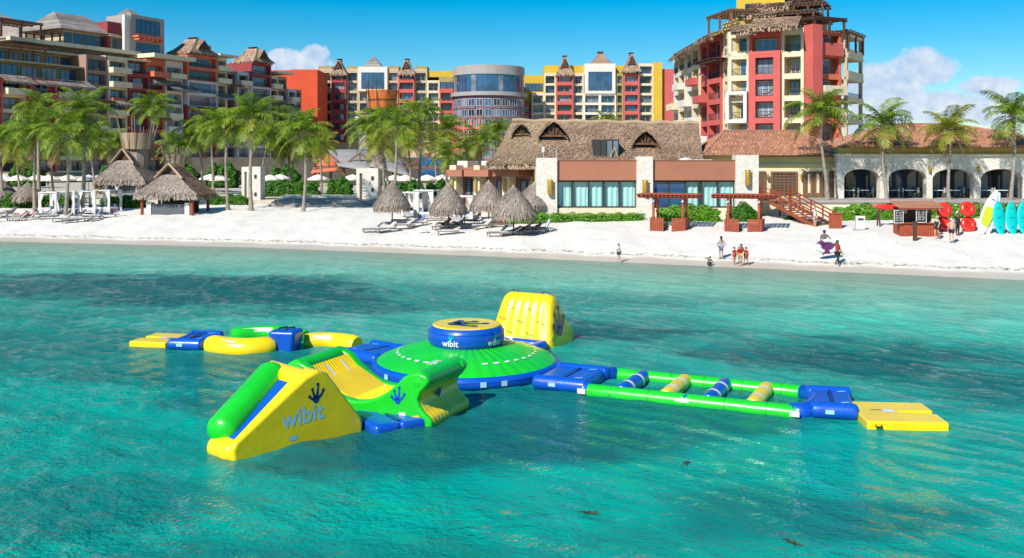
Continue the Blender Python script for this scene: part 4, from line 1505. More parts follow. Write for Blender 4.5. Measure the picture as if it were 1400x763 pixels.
# ------------------------------------------------------------------ hotel wing on the west side (recedes, in shade)
def hat(root, F, u0, u1, zb, zt, mat=THATCH, d=6.0, v=0.6, seed=1, ov=0.6, ridge=0.3):
    uc0, hw, hd = (u0 + u1) / 2, (u1 - u0) / 2 + ov, d / 2 + ov * 0.5
    def S(a, t):
        a *= 4
        k = int(min(3, a)); f = a - k
        cs = [(-1, 1), (1, 1), (1, -1), (-1, -1), (-1, 1)]
        x = cs[k][0] * (1 - f) + cs[k + 1][0] * f
        y = cs[k][1] * (1 - f) + cs[k + 1][1] * f
        g = 1 - (1 - 0.16) * (1 - (1 - t) ** 1.4)
        return F.T(uc0 + x * hw * g, v + ov - hd + y * (hd * (0.35 + 0.65 * g)), zb + (zt - zb) * t)
    thatch('thatch_roof', root, S, 32, 6, mat, 420, 0.7, 0.15, 0.09, 0.5, seed)
    # little open gable let into the front of the hat
    gz0, gz1, gw = zb + (zt - zb) * 0.40, zb + (zt - zb) * 0.86, hw * 0.34
    mg = F.mb()
    mg.add([(uc0 - gw, v + ov * 0.5, gz0), (uc0 + gw, v + ov * 0.5, gz0), (uc0, v + ov * 0.5, gz1), (uc0, v - d * 0.5, gz1)], [(0, 1, 2), (0, 2, 3), (2, 1, 3)])
    mg.build('gable_shade', DWOOD, root)
    for sg in (-1, 1):
        thatch('gable_thatch', root, plane_S(F.T(uc0 + sg * (gw + 0.35), v + ov * 0.8, gz0 - 0.3), F.T(uc0 + sg * (gw + 0.35), v - d * 0.3, gz0 - 0.1), F.T(uc0, v - d * 0.3, gz1 + 0.2), F.T(uc0, v + ov * 0.8, gz1 + 0.2)), 4, 3, mat, 50, 0.5, 0.14, 0.08, 0.3, seed + 5)
    mb = F.mb()
    uc = (u0 + u1) / 2
    vm = v + ov - (d / 2 + ov * 0.5)
    mb.box(uc - 0.6, uc + 0.6, vm - 1.0, vm + 1.0, zt - 0.4, zt + 0.35)
    mb.box(uc - 0.8, uc + 0.8, vm - 1.2, vm + 1.2, zt + 0.35, zt + 0.55)
    mb.build('ridge_cap', DWOOD, root)

def pergola_roof(F, u0, u1, v0, v1, z, mat=DWOOD, name='pergola', posts=True, ph=2.6, n=9):
    mb = F.mb()
    for i in range(n):
        u = u0 + (u1 - u0) * i / (n - 1)
        mb.box(u - 0.1, u + 0.1, v0, v1, z + 0.2, z + 0.42)
    for v in (v0 + 0.3, (v0 + v1) / 2, v1 - 0.3):
        mb.box(u0 - 0.4, u1 + 0.4, v - 0.1, v + 0.1, z, z + 0.2)
    for i in range(2 * n):
        v = v0 + (v1 - v0) * i / (2 * n - 1)
        mb.box(u0 - 0.3, u1 + 0.3, v - 0.06, v + 0.06, z + 0.42, z + 0.52)
    if posts:
        for u in (u0 + 0.2, (u0 + u1) / 2, u1 - 0.2):
            for v in (v0 + 0.3, v1 - 0.3):
                mb.box(u - 0.15, u + 0.15, v - 0.15, v + 0.15, z - ph, z)
    return mb.build(name, mat, F.root)

def hip_roof(F, u0, u1, v0, v1, z0, z1, mat, inset=0.3, name='roof'):
    mb = F.mb()
    uu = (u1 - u0) * inset
    vm = (v0 + v1) / 2
    n = 5
    # stepped courses so that the slope shows its shingles
    steps = 14
    for k in range(steps):
        t0, t1 = k / steps, (k + 1) / steps
        A = lambda t, e: (u0 + uu * t - e, u1 - uu * t + e, v0 + (vm - v0) * t * 0.96 - e, v1 - (v1 - vm) * t * 0.96 + e)
        a = A(t0, 0.08); b = A(t1, 0.0)
        za, zb = z0 + (z1 - z0) * t0, z0 + (z1 - z0) * t1
        V = [(a[0], a[2], za), (a[1], a[2], za), (a[1], a[3], za), (a[0], a[3], za), (b[0], b[2], zb), (b[1], b[2], zb), (b[1], b[3], zb), (b[0], b[3], zb)]
        mb.add(V, [(0, 3, 2, 1), (4, 5, 6, 7), (0, 1, 5, 4), (1, 2, 6, 5), (2, 3, 7, 6), (3, 0, 4, 7)])
    return mb.build(name, mat, F.root)

WL = thing('hotel_wing', 'long stepped terracotta and cream hotel wing with thatched gables, in shade above the palms', 'hotel', (-90, 232, TZ))
FW = Frame(WL, (-107, 200.8), (-62.6, 282.6))
G0 = 4.95                                     # floor level of the lowest storey
def wbay(px0, px1, k0, k1, col, **kw):
    return bay(FW, FW.u(px0), FW.u(px1), G0 + 3.3 * k0, k1 - k0, col, **kw)
# px range, lowest and highest storey, colour; projecting bays stand forward
wbay(-30, 0, 0, 6, RED, v=1.0)
wbay(0, 36, 0, 6, CREAM, inner=YELLOW, v=0.0, rail='rail')
wbay(36, 72, 0, 6, RED, v=1.6, rail='rail', wf=0.6)
wbay(72, 95, 0, 6, CREAM, inner=YELLOW)
wbay(95, 117, 0, 6, CREAM, inner=YELLOW)
wbay(117, 146, 0, 8, BROWN, inner=BROWN, v=0.2)
wbay(146, 172, 0, 8, CREAM, inner=OLIVE, v=0.6)
wbay(172, 200, 0, 7, MAROON, v=1.2, wf=0.5)
wbay(200, 224, 0, 8, SALMON, inner=BROWN, par=1.2)
wbay(224, 248, 0, 8, LAV, inner=OLIVE, v=0.6, par=1.2)
wbay(250, 291, 0, 5, MAROON, v=1.6)
wbay(250, 291, 5, 7, LAV, v=1.8, par=0.05)
wbay(250, 291, 7, 9, SALMON, v=1.6, par=0.1)
wbay(291, 310, 0, 9, CREAM, inner=OLIVE)
wbay(310, 322, 0, 8, BROWN, inner=PURPLE)
wbay(322, 338, 0, 8, LAV, inner=OLIVE, v=0.8)
wbay(338, 365, 0, 7, LAV, inner=BROWN, v=1.6, par=0.05)
wbay(338, 365, 7, 9, MAROON, v=1.6, par=0.1)
wbay(365, 380, 0, 8, CREAM, inner=OLIVE)
wbay(380, 392, 0, 8, BROWN)
wbay(392, 403, 0, 7, LAV, inner=OLIVE, v=0.6)
wbay(403, 412, 0, 7, BROWN, inner=PURPLE)
# balconies standing out, with solid cream fronts
def balcony(F, u0, u1, z, out, mat, h=1.05):
    mb = F.mb()
    mb.box(u0, u1, 0.02, out, z - 0.25, z)
    mb.box(u0, u1, out - 0.15, out + 0.003, z, z + h)
    mb.box(u0 - 0.003, u0 + 0.15, 0.02, out - 0.15, z, z + h)
    mb.box(u1 - 0.15, u1 + 0.003, 0.02, out - 0.15, z, z + h)
    return mb.build('balcony', mat, F.root)
for (a, b, ks, mt) in ((146, 172, (6, 7), CREAM), (172, 186, (6,), BROWN), (80, 95, (5, 4), CREAM), (100, 117, (5, 4), CREAM), (2, 34, (5,), CREAM), (291, 309, (7, 8), CREAM), (322, 337, (7,), CREAM),
                       (366, 379, (6, 7), CREAM), (392, 402, (6,), CREAM), (226, 247, (7,), CREAM), (202, 222, (7,), SALMON)):
    for k in ks:
        balcony(FW, FW.u(a), FW.u(b), G0 + 3.3 * k + 0.3, 2.3, mt)
brr = random.Random(11)
for (a, b) in ((0, 36), (72, 95), (95, 117), (117, 146), (146, 172), (200, 224), (224, 248), (291, 310), (322, 338), (365, 380), (392, 403)):
    for k in range(2, 6):
        if brr.random() < 0.45:
            balcony(FW, FW.u(a) + 0.6, FW.u(b) - 0.6, G0 + 3.3 * k + 0.3, brr.uniform(1.2, 2.0), brr.choice((CREAM, WHITE, SALMON, TAN)), brr.choice((0.6, 1.0)))
for (a, b, k) in ((118, 145, 4), (173, 199, 4), (253, 289, 4), (340, 363, 5), (310, 322, 6), (38, 71, 3), (201, 222, 3)):
    pergola_roof(FW, FW.u(a), FW.u(b), 1.6, 3.2, G0 + 3.3 * k + 2.7, BWOOD, posts=False, n=7)
# thatch awnings
for i, (a, b, k, out) in enumerate(((-5, 38, 6, 3.2), (40, 80, 6, 3.6), (78, 118, 6, 3.4), (146, 186, 5, 3.2), (222, 262, 6.4, 3.6), (203, 224, 6.8, 2.0), (288, 318, 6, 3.2), (320, 346, 5.6, 3.2), (372, 400, 5.6, 3.0))):
    awning(FW, FW.u(a), FW.u(b), G0 + 3.3 * k + 0.9, 1.5, out, THATCH_G, 20 + i)
hat(WL, FW, FW.u(252), FW.u(288), G0 + 3.3 * 9 + 0.6, G0 + 3.3 * 9 + 4.4, THATCH, 8, 2.0, 31)
hat(WL, FW, FW.u(340), FW.u(364), G0 + 3.3 * 9 + 0.6, G0 + 3.3 * 9 + 4.2, THATCH, 8, 2.0, 35)
wallbox(FW, FW.u(286), FW.u(300), -9, -3, G0 + 29.7, G0 + 33.4, OLIVE)
wallbox(FW, FW.u(360), FW.u(372), -9, -3, G0 + 29.7, G0 + 32.6, OLIVE)
for (a, b, k) in ((296, 322, 9.25), (376, 398, 8.4)):
    wallbox(FW, FW.u(a), FW.u(b), -8, 1.4, G0 + 3.3 * k, G0 + 3.3 * k + 0.5, CREAM, 'roof_slab')
# set-back upper storeys, each with a slab and glass line
def upper(pa, pb, z0, h, v, mat, glass=GLASS_C, slab=CREAM, depth=14, n=None, ov=1.6, slabn=0.7):
    u0, u1 = FW.u(pa), FW.u(pb)
    wallbox(FW, u0, u1, v - depth, v, z0, z0 + h, mat)
    n = n or max(1, int((u1 - u0) / 4.2))
    for i in range(n):
        c = u0 + (u1 - u0) * (i + 0.5) / n
        window(FW, c, v + 0.06, z0 + 0.3, (u1 - u0) / n * 0.84, h - 0.7, 3, rnd.choice((glass, GLASS_B)), FRAME)
    wallbox(FW, u0 - 0.8, u1 + 0.8, v - depth, v + ov, z0 + h, z0 + h + slabn, slab, 'roof_slab')
Z6 = G0 + 3.3 * 6 + 0.5
upper(-20, 117, Z6, 3.4, -3.0, OLIVE, ov=2.6, slab=TAN, slabn=0.3)
upper(-20, 146, Z6 + 3.7, 2.7, -5.5, TAN, ov=3.0, slab=TAN, slabn=0.35)
upper(30, 200, Z6 + 6.75, 1.5, -7.0, TAN, ov=4.2, slab=CREAM, slabn=0.85)
upper(146, 200, Z6 + 3.72, 2.7, -1.5, MAROON, ov=2.0, slab=CREAM, slabn=0.4)
upper(118, 176, Z6 + 9.1, 3.6, -8.0, TAN, GLASS_B, slab=BROWN, ov=1.2, slabn=0.2, n=5)
hip_roof(FW, FW.u(108), FW.u(187), -22, -6.0, Z6 + 12.9, Z6 + 17.6, SHINGLE, 0.24)
upper(176, 192, Z6 + 9.1, 3.4, -6.0, TAN, GLASS_B, slab=CREAM, ov=0.4, slabn=0.25, n=2)
# glazed box on the roof with a small pyramid
u0, u1 = FW.u(191), FW.u(237)
zb = Z6 + 8.5
wallbox(FW, FW.u(198) , FW.u(255), -9, 3.4, zb - 1.0, zb, CREAM, 'roof_slab')
wallbox(FW, u0, u1, -12, -3.2, zb, zb + 9.6, CONC)
for i in range(5):
    window(FW, u0 + 1.6 + (u1 - u0 - 3.2) * (i + 0.5) / 5, -3.1, zb + 5.2, (u1 - u0 - 3.2) / 5 * 0.95, 3.4, 1, GLASS_B, FRAME)
    window(FW, u0 + 1.6 + (u1 - u0 - 3.2) * (i + 0.5) / 5, -3.1, zb + 0.2, (u1 - u0 - 3.2) / 5 * 0.95, 2.6, 2, GLASS_B, FRAME)
for i in range(6):
    FW.mb().box(u0 + 0.9 + i * (u1 - u0 - 3.6) / 5, u0 + 1.5 + i * (u1 - u0 - 3.6) / 5, -3.1, -1.3, zb + 3.4, zb + 4.0).build('corbel', SALMON, WL)
wallbox(FW, u0 + 0.6, u1 - 2, -3.1, -1.2, zb + 4.0, zb + 4.5, SALMON, 'ledge')
wallbox(FW, u0 - 4.0, u0 - 0.1, -11, -6.5, zb, zb + 7.6, MAROON)
wallbox(FW, u0 - 1.6, u0 - 0.05, -4.2, -3.4, zb, zb + 9.3, WHITE)
hip_roof(FW, u0 + 1.5, u1 - 6, -11.5, -4, zb + 9.6, zb + 11.6, SHINGLE, 0.45)
# roof pergolas
pergola_roof(FW, FW.u(22), FW.u(78), -13, -5, Z6 + 12.6, DWOOD, n=11, ph=3.4)
pergola_roof(FW, FW.u(-24), FW.u(16), -12, -4.5, Z6 + 9.6, DWOOD, n=9, ph=3.2)
pergola_roof(FW, FW.u(-10), FW.u(62), -4, 0.6, Z6 + 6.6, BWOOD, n=13, ph=2.6)
pergola_roof(FW, FW.u(84), FW.u(108), -13, -6, Z6 + 11.4, DWOOD, n=7, ph=2.3)

# great grey roof rising behind the wing
GR = thing('palapa_hall', 'huge grey thatched hall roof rising behind the roof pergolas of the hotel wing', 'hall', (-190, 310, 2.0))
pyramid_hat(GR, (-215, 330), 170, 80, 44, 68, THATCH_G, 0.2, 41, 900)
MB().box(-95, 45, -10, 40, 0, 43.5).build('wall', TAN, GR)
MB().box(46, 48, -3, -1, 44, 52).build('chimney', WHITE, GR)

# ------------------------------------------------------------------ blind orange block
OB = thing('hotel_block', 'blind orange-red hotel end wall between the shaded wing and the middle block', 'hotel', at(405, 260, 292) * Vector((1, 1, 0)) + Vector((0, 0, TZ)))
FO = Frame(OB, (at(371, 0, 293).x, 293), (at(434, 0, 293).x, 293))
zt = FO.z(400, 95)
wallbox(FO, FO.u(405), FO.len, -16, 0, TZ, zt, ORANGE)
wallbox(FO, -2, FO.u(405), -16, -2.2, TZ, zt, ORANGE)
wallbox(FO, FO.u(398), FO.u(405), -2.19, -0.01, zt - 8.0, zt - 0.01, ORANGE, 'lintel')
for k in range(4):
    window(FO, FO.u(401.5), -2.1, zt - 11.5 - 3.3 * k, 1.4, 2.2, 1, GLASS_D, FRAME)

# ------------------------------------------------------------------ middle block (faces the sea)
MBk = thing('hotel_block', 'tan and maroon hotel block with a glazed attic, glass pyramid and two thatched turrets', 'hotel', at(520, 260, 318) * Vector((1, 1, 0)) + Vector((0, 0, TZ)))
FM = Frame(MBk, (at(435, 0, 313).x, 313), (at(618, 0, 313).x, 313))
zt = FM.z(440, 94)
g0 = zt - 0.9 - 3.3 * 9
def mbay(F, g, px0, px1, k0, k1, col, **kw):
    return bay(F, F.u(px0), F.u(px1), g + 3.3 * k0, k1 - k0, col, fh=3.3, **kw)
mbay(FM, g0, 435, 454, 2, 9, TAN, inner=YELLOW, par=0.9)
mbay(FM, g0, 454, 474, 2, 9, MAROON, v=1.4, par=0.2, rail='solid')
mbay(FM, g0, 474, 490, 2, 9, TAN, inner=OLIVE, par=0.9)
mbay(FM, g0, 490, 503, 2, 7, TAN, par=0.1)
mbay(FM, g0, 503, 517, 2, 7, CONC, par=0.1)
mbay(FM, g0, 517, 530, 2, 7, TAN, par=0.1)
mbay(FM, g0, 530, 545, 2, 9, TAN, inner=OLIVE, par=0.9)
mbay(FM, g0, 545, 567, 2, 9, RED, v=1.4, par=0.2, rail='solid')
mbay(FM, g0, 567, 584, 2, 9, TAN, inner=OLIVE, par=0.9)
mbay(FM, g0, 584, 601, 2, 8, CREAM, inner=OLIVE, par=0.4)
mbay(FM, g0, 601, 620, 2, 7, RED, v=0.8, par=0.9)
for a, b in ((435, 454), (474, 490), (530, 545), (567, 584)):
    wallbox(FM, FM.u(a), FM.u(b), -9, -0.4, zt - 0.2, zt + 0.9, OLIVE, 'parapet')
wallbox(FM, FM.u(584), FM.u(620), -9, -1.0, zt - 2.6, zt - 0.6, MUSTARD, 'parapet')
for i in range(2):
    window(FM, FM.u(606 + 9 * i), -0.4, g0 + 3.3 * 7 + 1.0, 2.0, 2.2, 2, GLASS_B)
wallbox(FM, FM.u(600), FM.u(620), -9, -0.5, g0 + 3.3 * 7 + 0.9, zt - 2.6, OLIVE)
# glazed attic
wallbox(FM, FM.u(490), FM.u(530), -9, 0.8, g0 + 3.3 * 7 + 0.1, zt + 0.6, WHITE)
for i in range(6):
    window(FM, FM.u(494.5) + (FM.u(525.5) - FM.u(494.5)) * (i + .5) / 6, 0.9, g0 + 3.3 * 7 + 1.0, (FM.u(525.5) - FM.u(494.5)) / 6, 5.2, 1, GLASS_B, FRAME)
hip_roof(FM, FM.u(496), FM.u(522), -8, 0.2, zt + 0.6, zt + 4.4, SHINGLE, 0.46)
hat(MBk, FM, FM.u(455), FM.u(473), zt - 1.8, zt + 2.7, THATCH, 6, 2.0, 51)
hat(MBk, FM, FM.u(547), FM.u(566), zt - 1.8, zt + 2.7, THATCH, 6, 2.0, 55)
wallbox(FM, FM.u(435), FM.u(620), -14, -10.05, TZ, zt - 0.5, OLIVE)
wallbox(FM, FM.u(435), FM.u(620), -9.9, -0.5, TZ, g0 + 3.3 * 2 - 0.01, TAN)

# ------------------------------------------------------------------ curved block
RB = thing('hotel_block', 'rounded grey concrete hotel block with a curved glass band under its roof', 'hotel', Vector((at(668, 0, 306).x, 312, TZ)))
rc = Vector((at(668, 0, 306).x, 312.0))
rr = (718 - 617) / 2 * 300 / FPX
zt2 = EYE + (HOR - 88) * 300 / FPX
def arc_wall(name, r0, z0, z1, mat, a0=R(180), a1=R(360), th=0.6):
    m4 = MB()
    m4.lathe([(r0, z0 - TZ), (r0, z1 - TZ), (r0 - th, z1 - TZ), (r0 - th, z0 - TZ)], 36, (0, 0, 0), 0, a0, a1)
    return m4.build(name, mat, RB, 40)
arc_wall('wall', rr, zt2 - 2.8, zt2, CONC)
arc_wall('wall', rr, TZ, zt2 - 9.6, PURPLE, th=2.0)
arc_wall('ledge', rr + 0.9, zt2 - 9.6, zt2 - 8.4, CONC)
arc_wall('wall', rr - 0.25, zt2 - 8.4, zt2 - 2.8, CONC, R(180), R(196))
arc_wall('wall', rr - 0.25, zt2 - 8.4, zt2 - 2.8, CONC, R(340), R(360))
MB().lathe([(0.01, zt2 - TZ - 0.5), (rr - 0.3, zt2 - TZ - 0.5)], 36).build('roof', CONC, RB)
n = 16
for i in range(n):
    a = R(196 + 144 * (i + 0.5) / n)
    w = 2 * (rr - 0.3) * math.sin(R(72 / n)) 
    g, f = win_meshes(w, 5.5, 1, GLASS_B if i % 5 else GLASS_C, FRAME)
    o = link('window', g, RB, ((rr - 0.4) * math.cos(a), (rr - 0.4) * math.sin(a), zt2 - 8.4 - TZ), (0, 0, a + R(90)))
    link('frame', f, o)
for k in range(6):
    z = zt2 - 12.9 - 3.3 * k
    for i in range(11):
        a = R(196 + 148 * (i + 0.5) / 11)
        g, f = win_meshes(2.1, 2.3, 2, rnd.choice((GLASS_D, GLASS_B, GLASS_C)), FWHITE)
        o = link('window', g, RB, ((rr + 0.06) * math.cos(a), (rr + 0.06) * math.sin(a), z - TZ), (0, 0, a + R(90)))
        link('frame', f, o)
    if k < 6:
        arc_wall('band', rr + 0.35, z - 0.75, z - 0.1, SALMON if k > 1 else PURPLE, R(186), R(262 if k else 250))
        arc_wall('band', rr + 0.30, z - 0.75, z - 0.1, PURPLE, R(264), R(352))
for i in range(6):
    a = R(190 + i * 13.4)
    m4 = MB().box(-0.25, 0.25, -0.3, 0.3, 0, zt2 - 17 - TZ)
    m4.build('pilaster', SALMON, RB, loc=((rr + 0.2) * math.cos(a), (rr + 0.2) * math.sin(a), 0), rot=(0, 0, a + R(90)))

# ------------------------------------------------------------------ east block
EB = thing('hotel_block', 'yellow and red hotel block with thatch pyramid and two thatched red turrets', 'hotel', at(810, 260, 322) * Vector((1, 1, 0)) + Vector((0, 0, TZ)))
FE = Frame(EB, (at(718, 0, 322).x, 322), (at(925, 0, 322).x, 322))
zt = FE.z(740, 89)
g0 = zt - 3.25 * 10
kw = dict(par=0.5)
def ebay(a, b, k0, k1, col, **k):
    return bay(FE, FE.u(a), FE.u(b), g0 + 3.25 * k0, k1 - k0, col, fh=3.25, **k)
ebay(705, 727, 2, 6, RED, v=-1.0)
ebay(727, 744, 2, 7, CREAM, inner=OLIVE)
ebay(744, 760, 2, 9, CREAM, inner=OLIVE, v=0.4)
ebay(760, 783, 2, 9, RED, v=1.8, rail='solid', par=0.2)
ebay(783, 798, 2, 9, CREAM, inner=OLIVE, v=0.3)
ebay(798, 820, 2, 7, WHITE, inner=BROWN, v=0.6, par=0.1)
ebay(820, 842, 2, 7, WHITE, inner=BROWN, v=0.6, par=0.1)
ebay(842, 852, 2, 9, OLIVE, v=0.2)
ebay(852, 873, 2, 9, RED, v=1.8, rail='solid', par=0.2)
ebay(873, 893, 2, 10, CREAM, inner=YELLOW, v=0.3)
wallbox(FE, FE.u(893), FE.u(905), -16, 0.5, TZ, zt + 0.9, MUSTARD)
wallbox(FE, FE.u(905), FE.u(928), -20, -1.0, TZ, zt - 1.2, RED)
wallbox(FE, FE.u(744), FE.u(893), -14, -3.0, zt - 3.2, zt + 0.2, MUSTARD, 'parapet')
wallbox(FE, FE.u(712), FE.u(744), -14, -2.0, zt - 13.0, zt - 3.2, MUSTARD, 'parapet')
for i in range(5):
    window(FE, FE.u(720 + 5 * i), -1.9, zt - 8.6, 1.15, 2.6, 1, GLASS_B)
wallbox(FE, FE.u(799), FE.u(841), -9, 1.0, g0 + 3.25 * 7 + 0.1, zt + 0.4, WHITE)
for i in range(6):
    window(FE, FE.u(804) + (FE.u(836) - FE.u(804)) * (i + .5) / 6, 1.1, g0 + 3.25 * 7 + 1.2, (FE.u(836) - FE.u(804)) / 6, 6.2, 1, GLASS_B, FRAME)
c = FE.T(FE.u(823), -6, 0)
pyramid_hat(EB, (c[0] + EB.location.x, c[1] + EB.location.y), 8.6, 8, zt + 0.4, zt + 4.6, THATCH, 0.2, 61, 400)
FE.mb().box(FE.u(819), FE.u(827), -7, -5, zt + 4.4, zt + 5.2).build('ridge_cap', DWOOD, EB)
hat(EB, FE, FE.u(762), FE.u(782), zt - 3.2, zt + 2.6, THATCH, 6, 2.4, 63)
hat(EB, FE, FE.u(853), FE.u(873), zt - 2.2, zt + 3.6, THATCH, 6, 2.4, 65)

# ------------------------------------------------------------------ tower on the east side
TW = thing('hotel_tower', 'tall red and cream hotel tower with stacked thatch and pergola eaves, beside the tiled roof', 'hotel', (42, 150, TZ))
FH = 3.25
tb = EYE + (HOR - 65.6) * 141 / FPX - 5 * FH - 0.85          # level of the lowest storey built
def tbay(F, a, b, k0, k1, col, **k):
    return bay(F, F.u(a), F.u(b), tb + FH * k0, k1 - k0, col, fh=FH, **k)
pA, pB, pC, pD_, pE, pF_ = [(at(px, 0, D).x, D) for px, D in ((921, 178), (969, 152), (996, 145), (1100, 140), (1150, 143), (1172, 150))]
F1 = Frame(TW, pA, pB)
for i in range(5):
    u0, u1 = F1.len * i / 5, F1.len * (i + 1) / 5
    bay(F1, u0, u1, tb - FH, 7, (WHITE, CREAM, WHITE, CREAM, RED)[i], inner=YELLOW, fh=FH, v=0.3 * (i % 2), body=8)
    for k in range(6):
        if (i + k) % 2 == 0: balcony(F1, u0 + 0.4, u1 - 0.4, tb + FH * (k - 1) + 0.3, 1.5, (WHITE, CREAM, RED)[(i + k) % 3], 0.9)
F2 = Frame(TW, pB, pC)
bay(F2, 0, F2.len * 0.72, tb - FH, 7, RED, fh=FH, v=0.3, rail='rail', wf=0.6, body=8)
bay(F2, F2.len * 0.72, F2.len, tb - FH, 7, CREAM, inner=YELLOW, fh=FH, body=8, wf=0.5)
F3 = Frame(TW, pC, pD_)
u = F3.u
bay(F3, u(996), u(1025), tb - FH, 6, CREAM, inner=YELLOW, fh=FH, v=0.0, body=10)
bay(F3, u(996), u(1025), tb + FH * 5, 1, CREAM, inner=YELLOW, fh=FH, rail='solid', body=10)
bay(F3, u(1025), u(1068), tb - FH, 6, RED, fh=FH, v=0.8, body=10, pier=1.0, nm=3, glass=GLASS_C, wf=0.98)
bay(F3, u(1025), u(1068), tb + FH * 5 - 0.2, 1, RED, inner=YELLOW, fh=FH, v=0.2, rail='solid', body=10, glass=GLASS_B, nm=3)
bay(F3, u(1068), u(1099), tb - FH, 7, CREAM, inner=YELLOW, fh=FH, v=0.0, dp=2.4, wf=0.55, body=10, rail='rail')
F4 = Frame(TW, pD_, pE)
u4 = F4.u
wallbox(F4, u4(1101), u4(1114), -0.9, 1.6, tb - FH, tb + FH * 6.25, RED, 'pilaster')
bay(F4, u4(1114), u4(1149), tb - FH, 7, SALMON, inner=BROWN, fh=FH, v=0.2, body=10, wf=0.6, rail='rail', par=0.3)
balcony(F4, u4(1116), u4(1147), tb + FH * 3.2, 1.8, CREAM, 1.1)
balcony(F4, u4(1116), u4(1147), tb + FH * 5.0, 0.9, RED, 1.6)
# open loggia column on the end: slabs on posts, sky behind
F5 = Frame(TW, pE, pF_)
for k in range(8):
    z = tb + FH * (k - 1)
    F5.mb().box(0.05, F5.len, -3.5, 1.0, z - 0.35, z).build('slab', CREAM, TW)
    if k < 7:
        F5.mb().box(0.3, F5.len - 0.05, 0.80, 0.95, z, z + (1.0 if k in (5, 6, 7) else 0.35)).build('balcony', CREAM, TW)
        F5.put('railing', rail_mesh(F5.len - 0.6, 1.0, METAL), F5.len / 2, 0.6, z)
for (uu, vv) in ((0.3, 0.6), (F5.len - 0.35, 0.6), (F5.len - 0.35, -3.1)):
    F5.mb().box(uu - 0.25, uu + 0.25, vv - 0.25, vv + 0.25, tb - FH, tb + FH * 6.2).build('post', TAN, TW)
# white frame projecting round one window column
m4 = F3.mb()
a, b, z0, z1 = u(996) - 0.2, u(1023), tb + FH * 1.9, tb + FH * 3.35
m4.box(a, a + 0.5, 0, 1.1, z0, z1).box(b - 0.5, b, 0, 1.1, z0, z1).box(a + 0.5, b - 0.5, 0, 1.1, z0, z0 + 0.5).box(a + 0.5, b - 0.5, 0, 1.1, z1 - 0.5, z1)
m4.build('white_surround', WHITE, TW)
# hammocks slung in two loggias
for k in (2, 3):
    m4 = F3.mb()
    aa, bb = u(1030), u(1063)
    V, Fc = [], []
    for i in range(13):
        t = i / 12
        zz = tb + FH * k + 1.9 - 1.3 * math.sin(math.pi * t) ** 0.9
        ww = 0.08 + 0.5 * math.sin(math.pi * t)
        V += [(aa + (bb - aa) * t, 0.62 - ww, zz), (aa + (bb - aa) * t, 0.62 + ww * 0.3, zz + 0.15)]
    Fc = [(2 * i, 2 * i + 2, 2 * i + 3, 2 * i + 1) for i in range(12)]
    m4.add(V, Fc).build('hammock', CLOTH, TW, fix=False)
# solid core behind the facets
MB().add([(p[0] - 42, p[1] - 150, z) for z in (tb - FH - TZ, tb + FH * 6 - TZ) for p in ((pA[0] + 4, pA[1] + 2), (pB[0] + 6, pB[1] + 8), (pD_[0], pD_[1] + 11), (pE[0] - 1, pE[1] + 9), (pE[0], pE[1] + 30), (pA[0] + 6, pA[1] + 10))],
         [(5, 4, 3, 2, 1, 0), (6, 7, 8, 9, 10, 11)] + [(i, (i + 1) % 6, 6 + (i + 1) % 6, 6 + i) for i in range(6)]).build('core', YELLOW, TW)
# stacked eaves of thatch and timber
zE = tb + FH * 6 + 0.6
awning(F3, u(1005), u(1040), zE + 0.9, 1.3, 2.6, THATCH, 71, 260)
awning(F3, u(1030), u(1096), zE + 1.6, 1.7, 3.0, THATCH, 72, 420)
awning(F2, 0, F2.len, zE + 0.6, 1.3, 2.4, THATCH, 73, 200)
awning(F1, F1.len * 0.4, F1.len, zE + 0.3, 1.4, 2.4, THATCH, 74, 320)
awning(F1, F1.len * 0.06, F1.len * 0.45, zE + 0.2, 1.2, 1.3, THATCH, 75, 240)
pergola_roof(F4, 0.5, F4.len - 0.5, -5, 1.6, zE + 0.9, DWOOD, posts=True, n=9)
pergola_roof(F3, u(1066), u(1112), -8, -1.0, zE + 2.1, DWOOD, posts=True, n=9)
pergola_roof(F5, 0, F5.len - 0.3, -4, 1.3, zE - 0.6, DWOOD, n=6)
pergola_roof(F2, 0.2, F2.len - 0.2, 0.2, 2.4, tb + FH * 4 + 2.6, DWOOD, posts=False, n=7)
pergola_roof(F3, u(1000), u(1024), 0.1, 2.0, tb - 0.6, DWOOD, posts=False, n=7)
pergola_roof(F3, u(1070), u(1098), 0.1, 2.0, tb - 0.4, DWOOD, posts=False, n=7)
# penthouse storeys
wallbox(F3, u(1003), u(1108), -16, -4.0, tb + FH * 6, zE + 2.6, OLIVE)
for i in range(6):
    window(F3, u(1012 + 16 * i), -3.9, tb + FH * 6 + 0.5, 1.5, 2.0, 2, GLASS_C)
wallbox(F3, u(1001), u(1110), -17, -3.0, zE + 2.6, zE + 2.9, BROWN, 'roof_slab')
awning(F3, u(1004), u(1060), zE + 3.7, 1.2, -1.4, THATCH, 76, 320, -4.0)
awning(F3, u(1018), u(1074), zE + 4.8, 1.3, -2.2, THATCH, 77, 320, -6.0)
wallbox(F3, u(994), u(1062), -19, -6, zE + 2.9, zE + 6.2, MUSTARD)
wallbox(F3, u(1030), u(1064), -22, -8, zE + 6.2, zE + 6.6, WHITE, 'parapet')
for i in range(3):
    window(F3, u(1010 + 8 * i), -5.9, zE + 3.6, 0.8, 1.3, 1, GLASS_D)
pergola_roof(F3, u(1056), u(1106), -14, -7, zE + 5.0, DWOOD, posts=True, ph=2.0, n=9)
pergola_roof(F3, u(1076), u(1120), -10, -4, zE + 3.7, DWOOD, posts=True, ph=1.4, n=9)
wallbox(F2, 1.0, F2.len, -9, -2, tb + FH * 6, zE + 2.2, YELLOW)
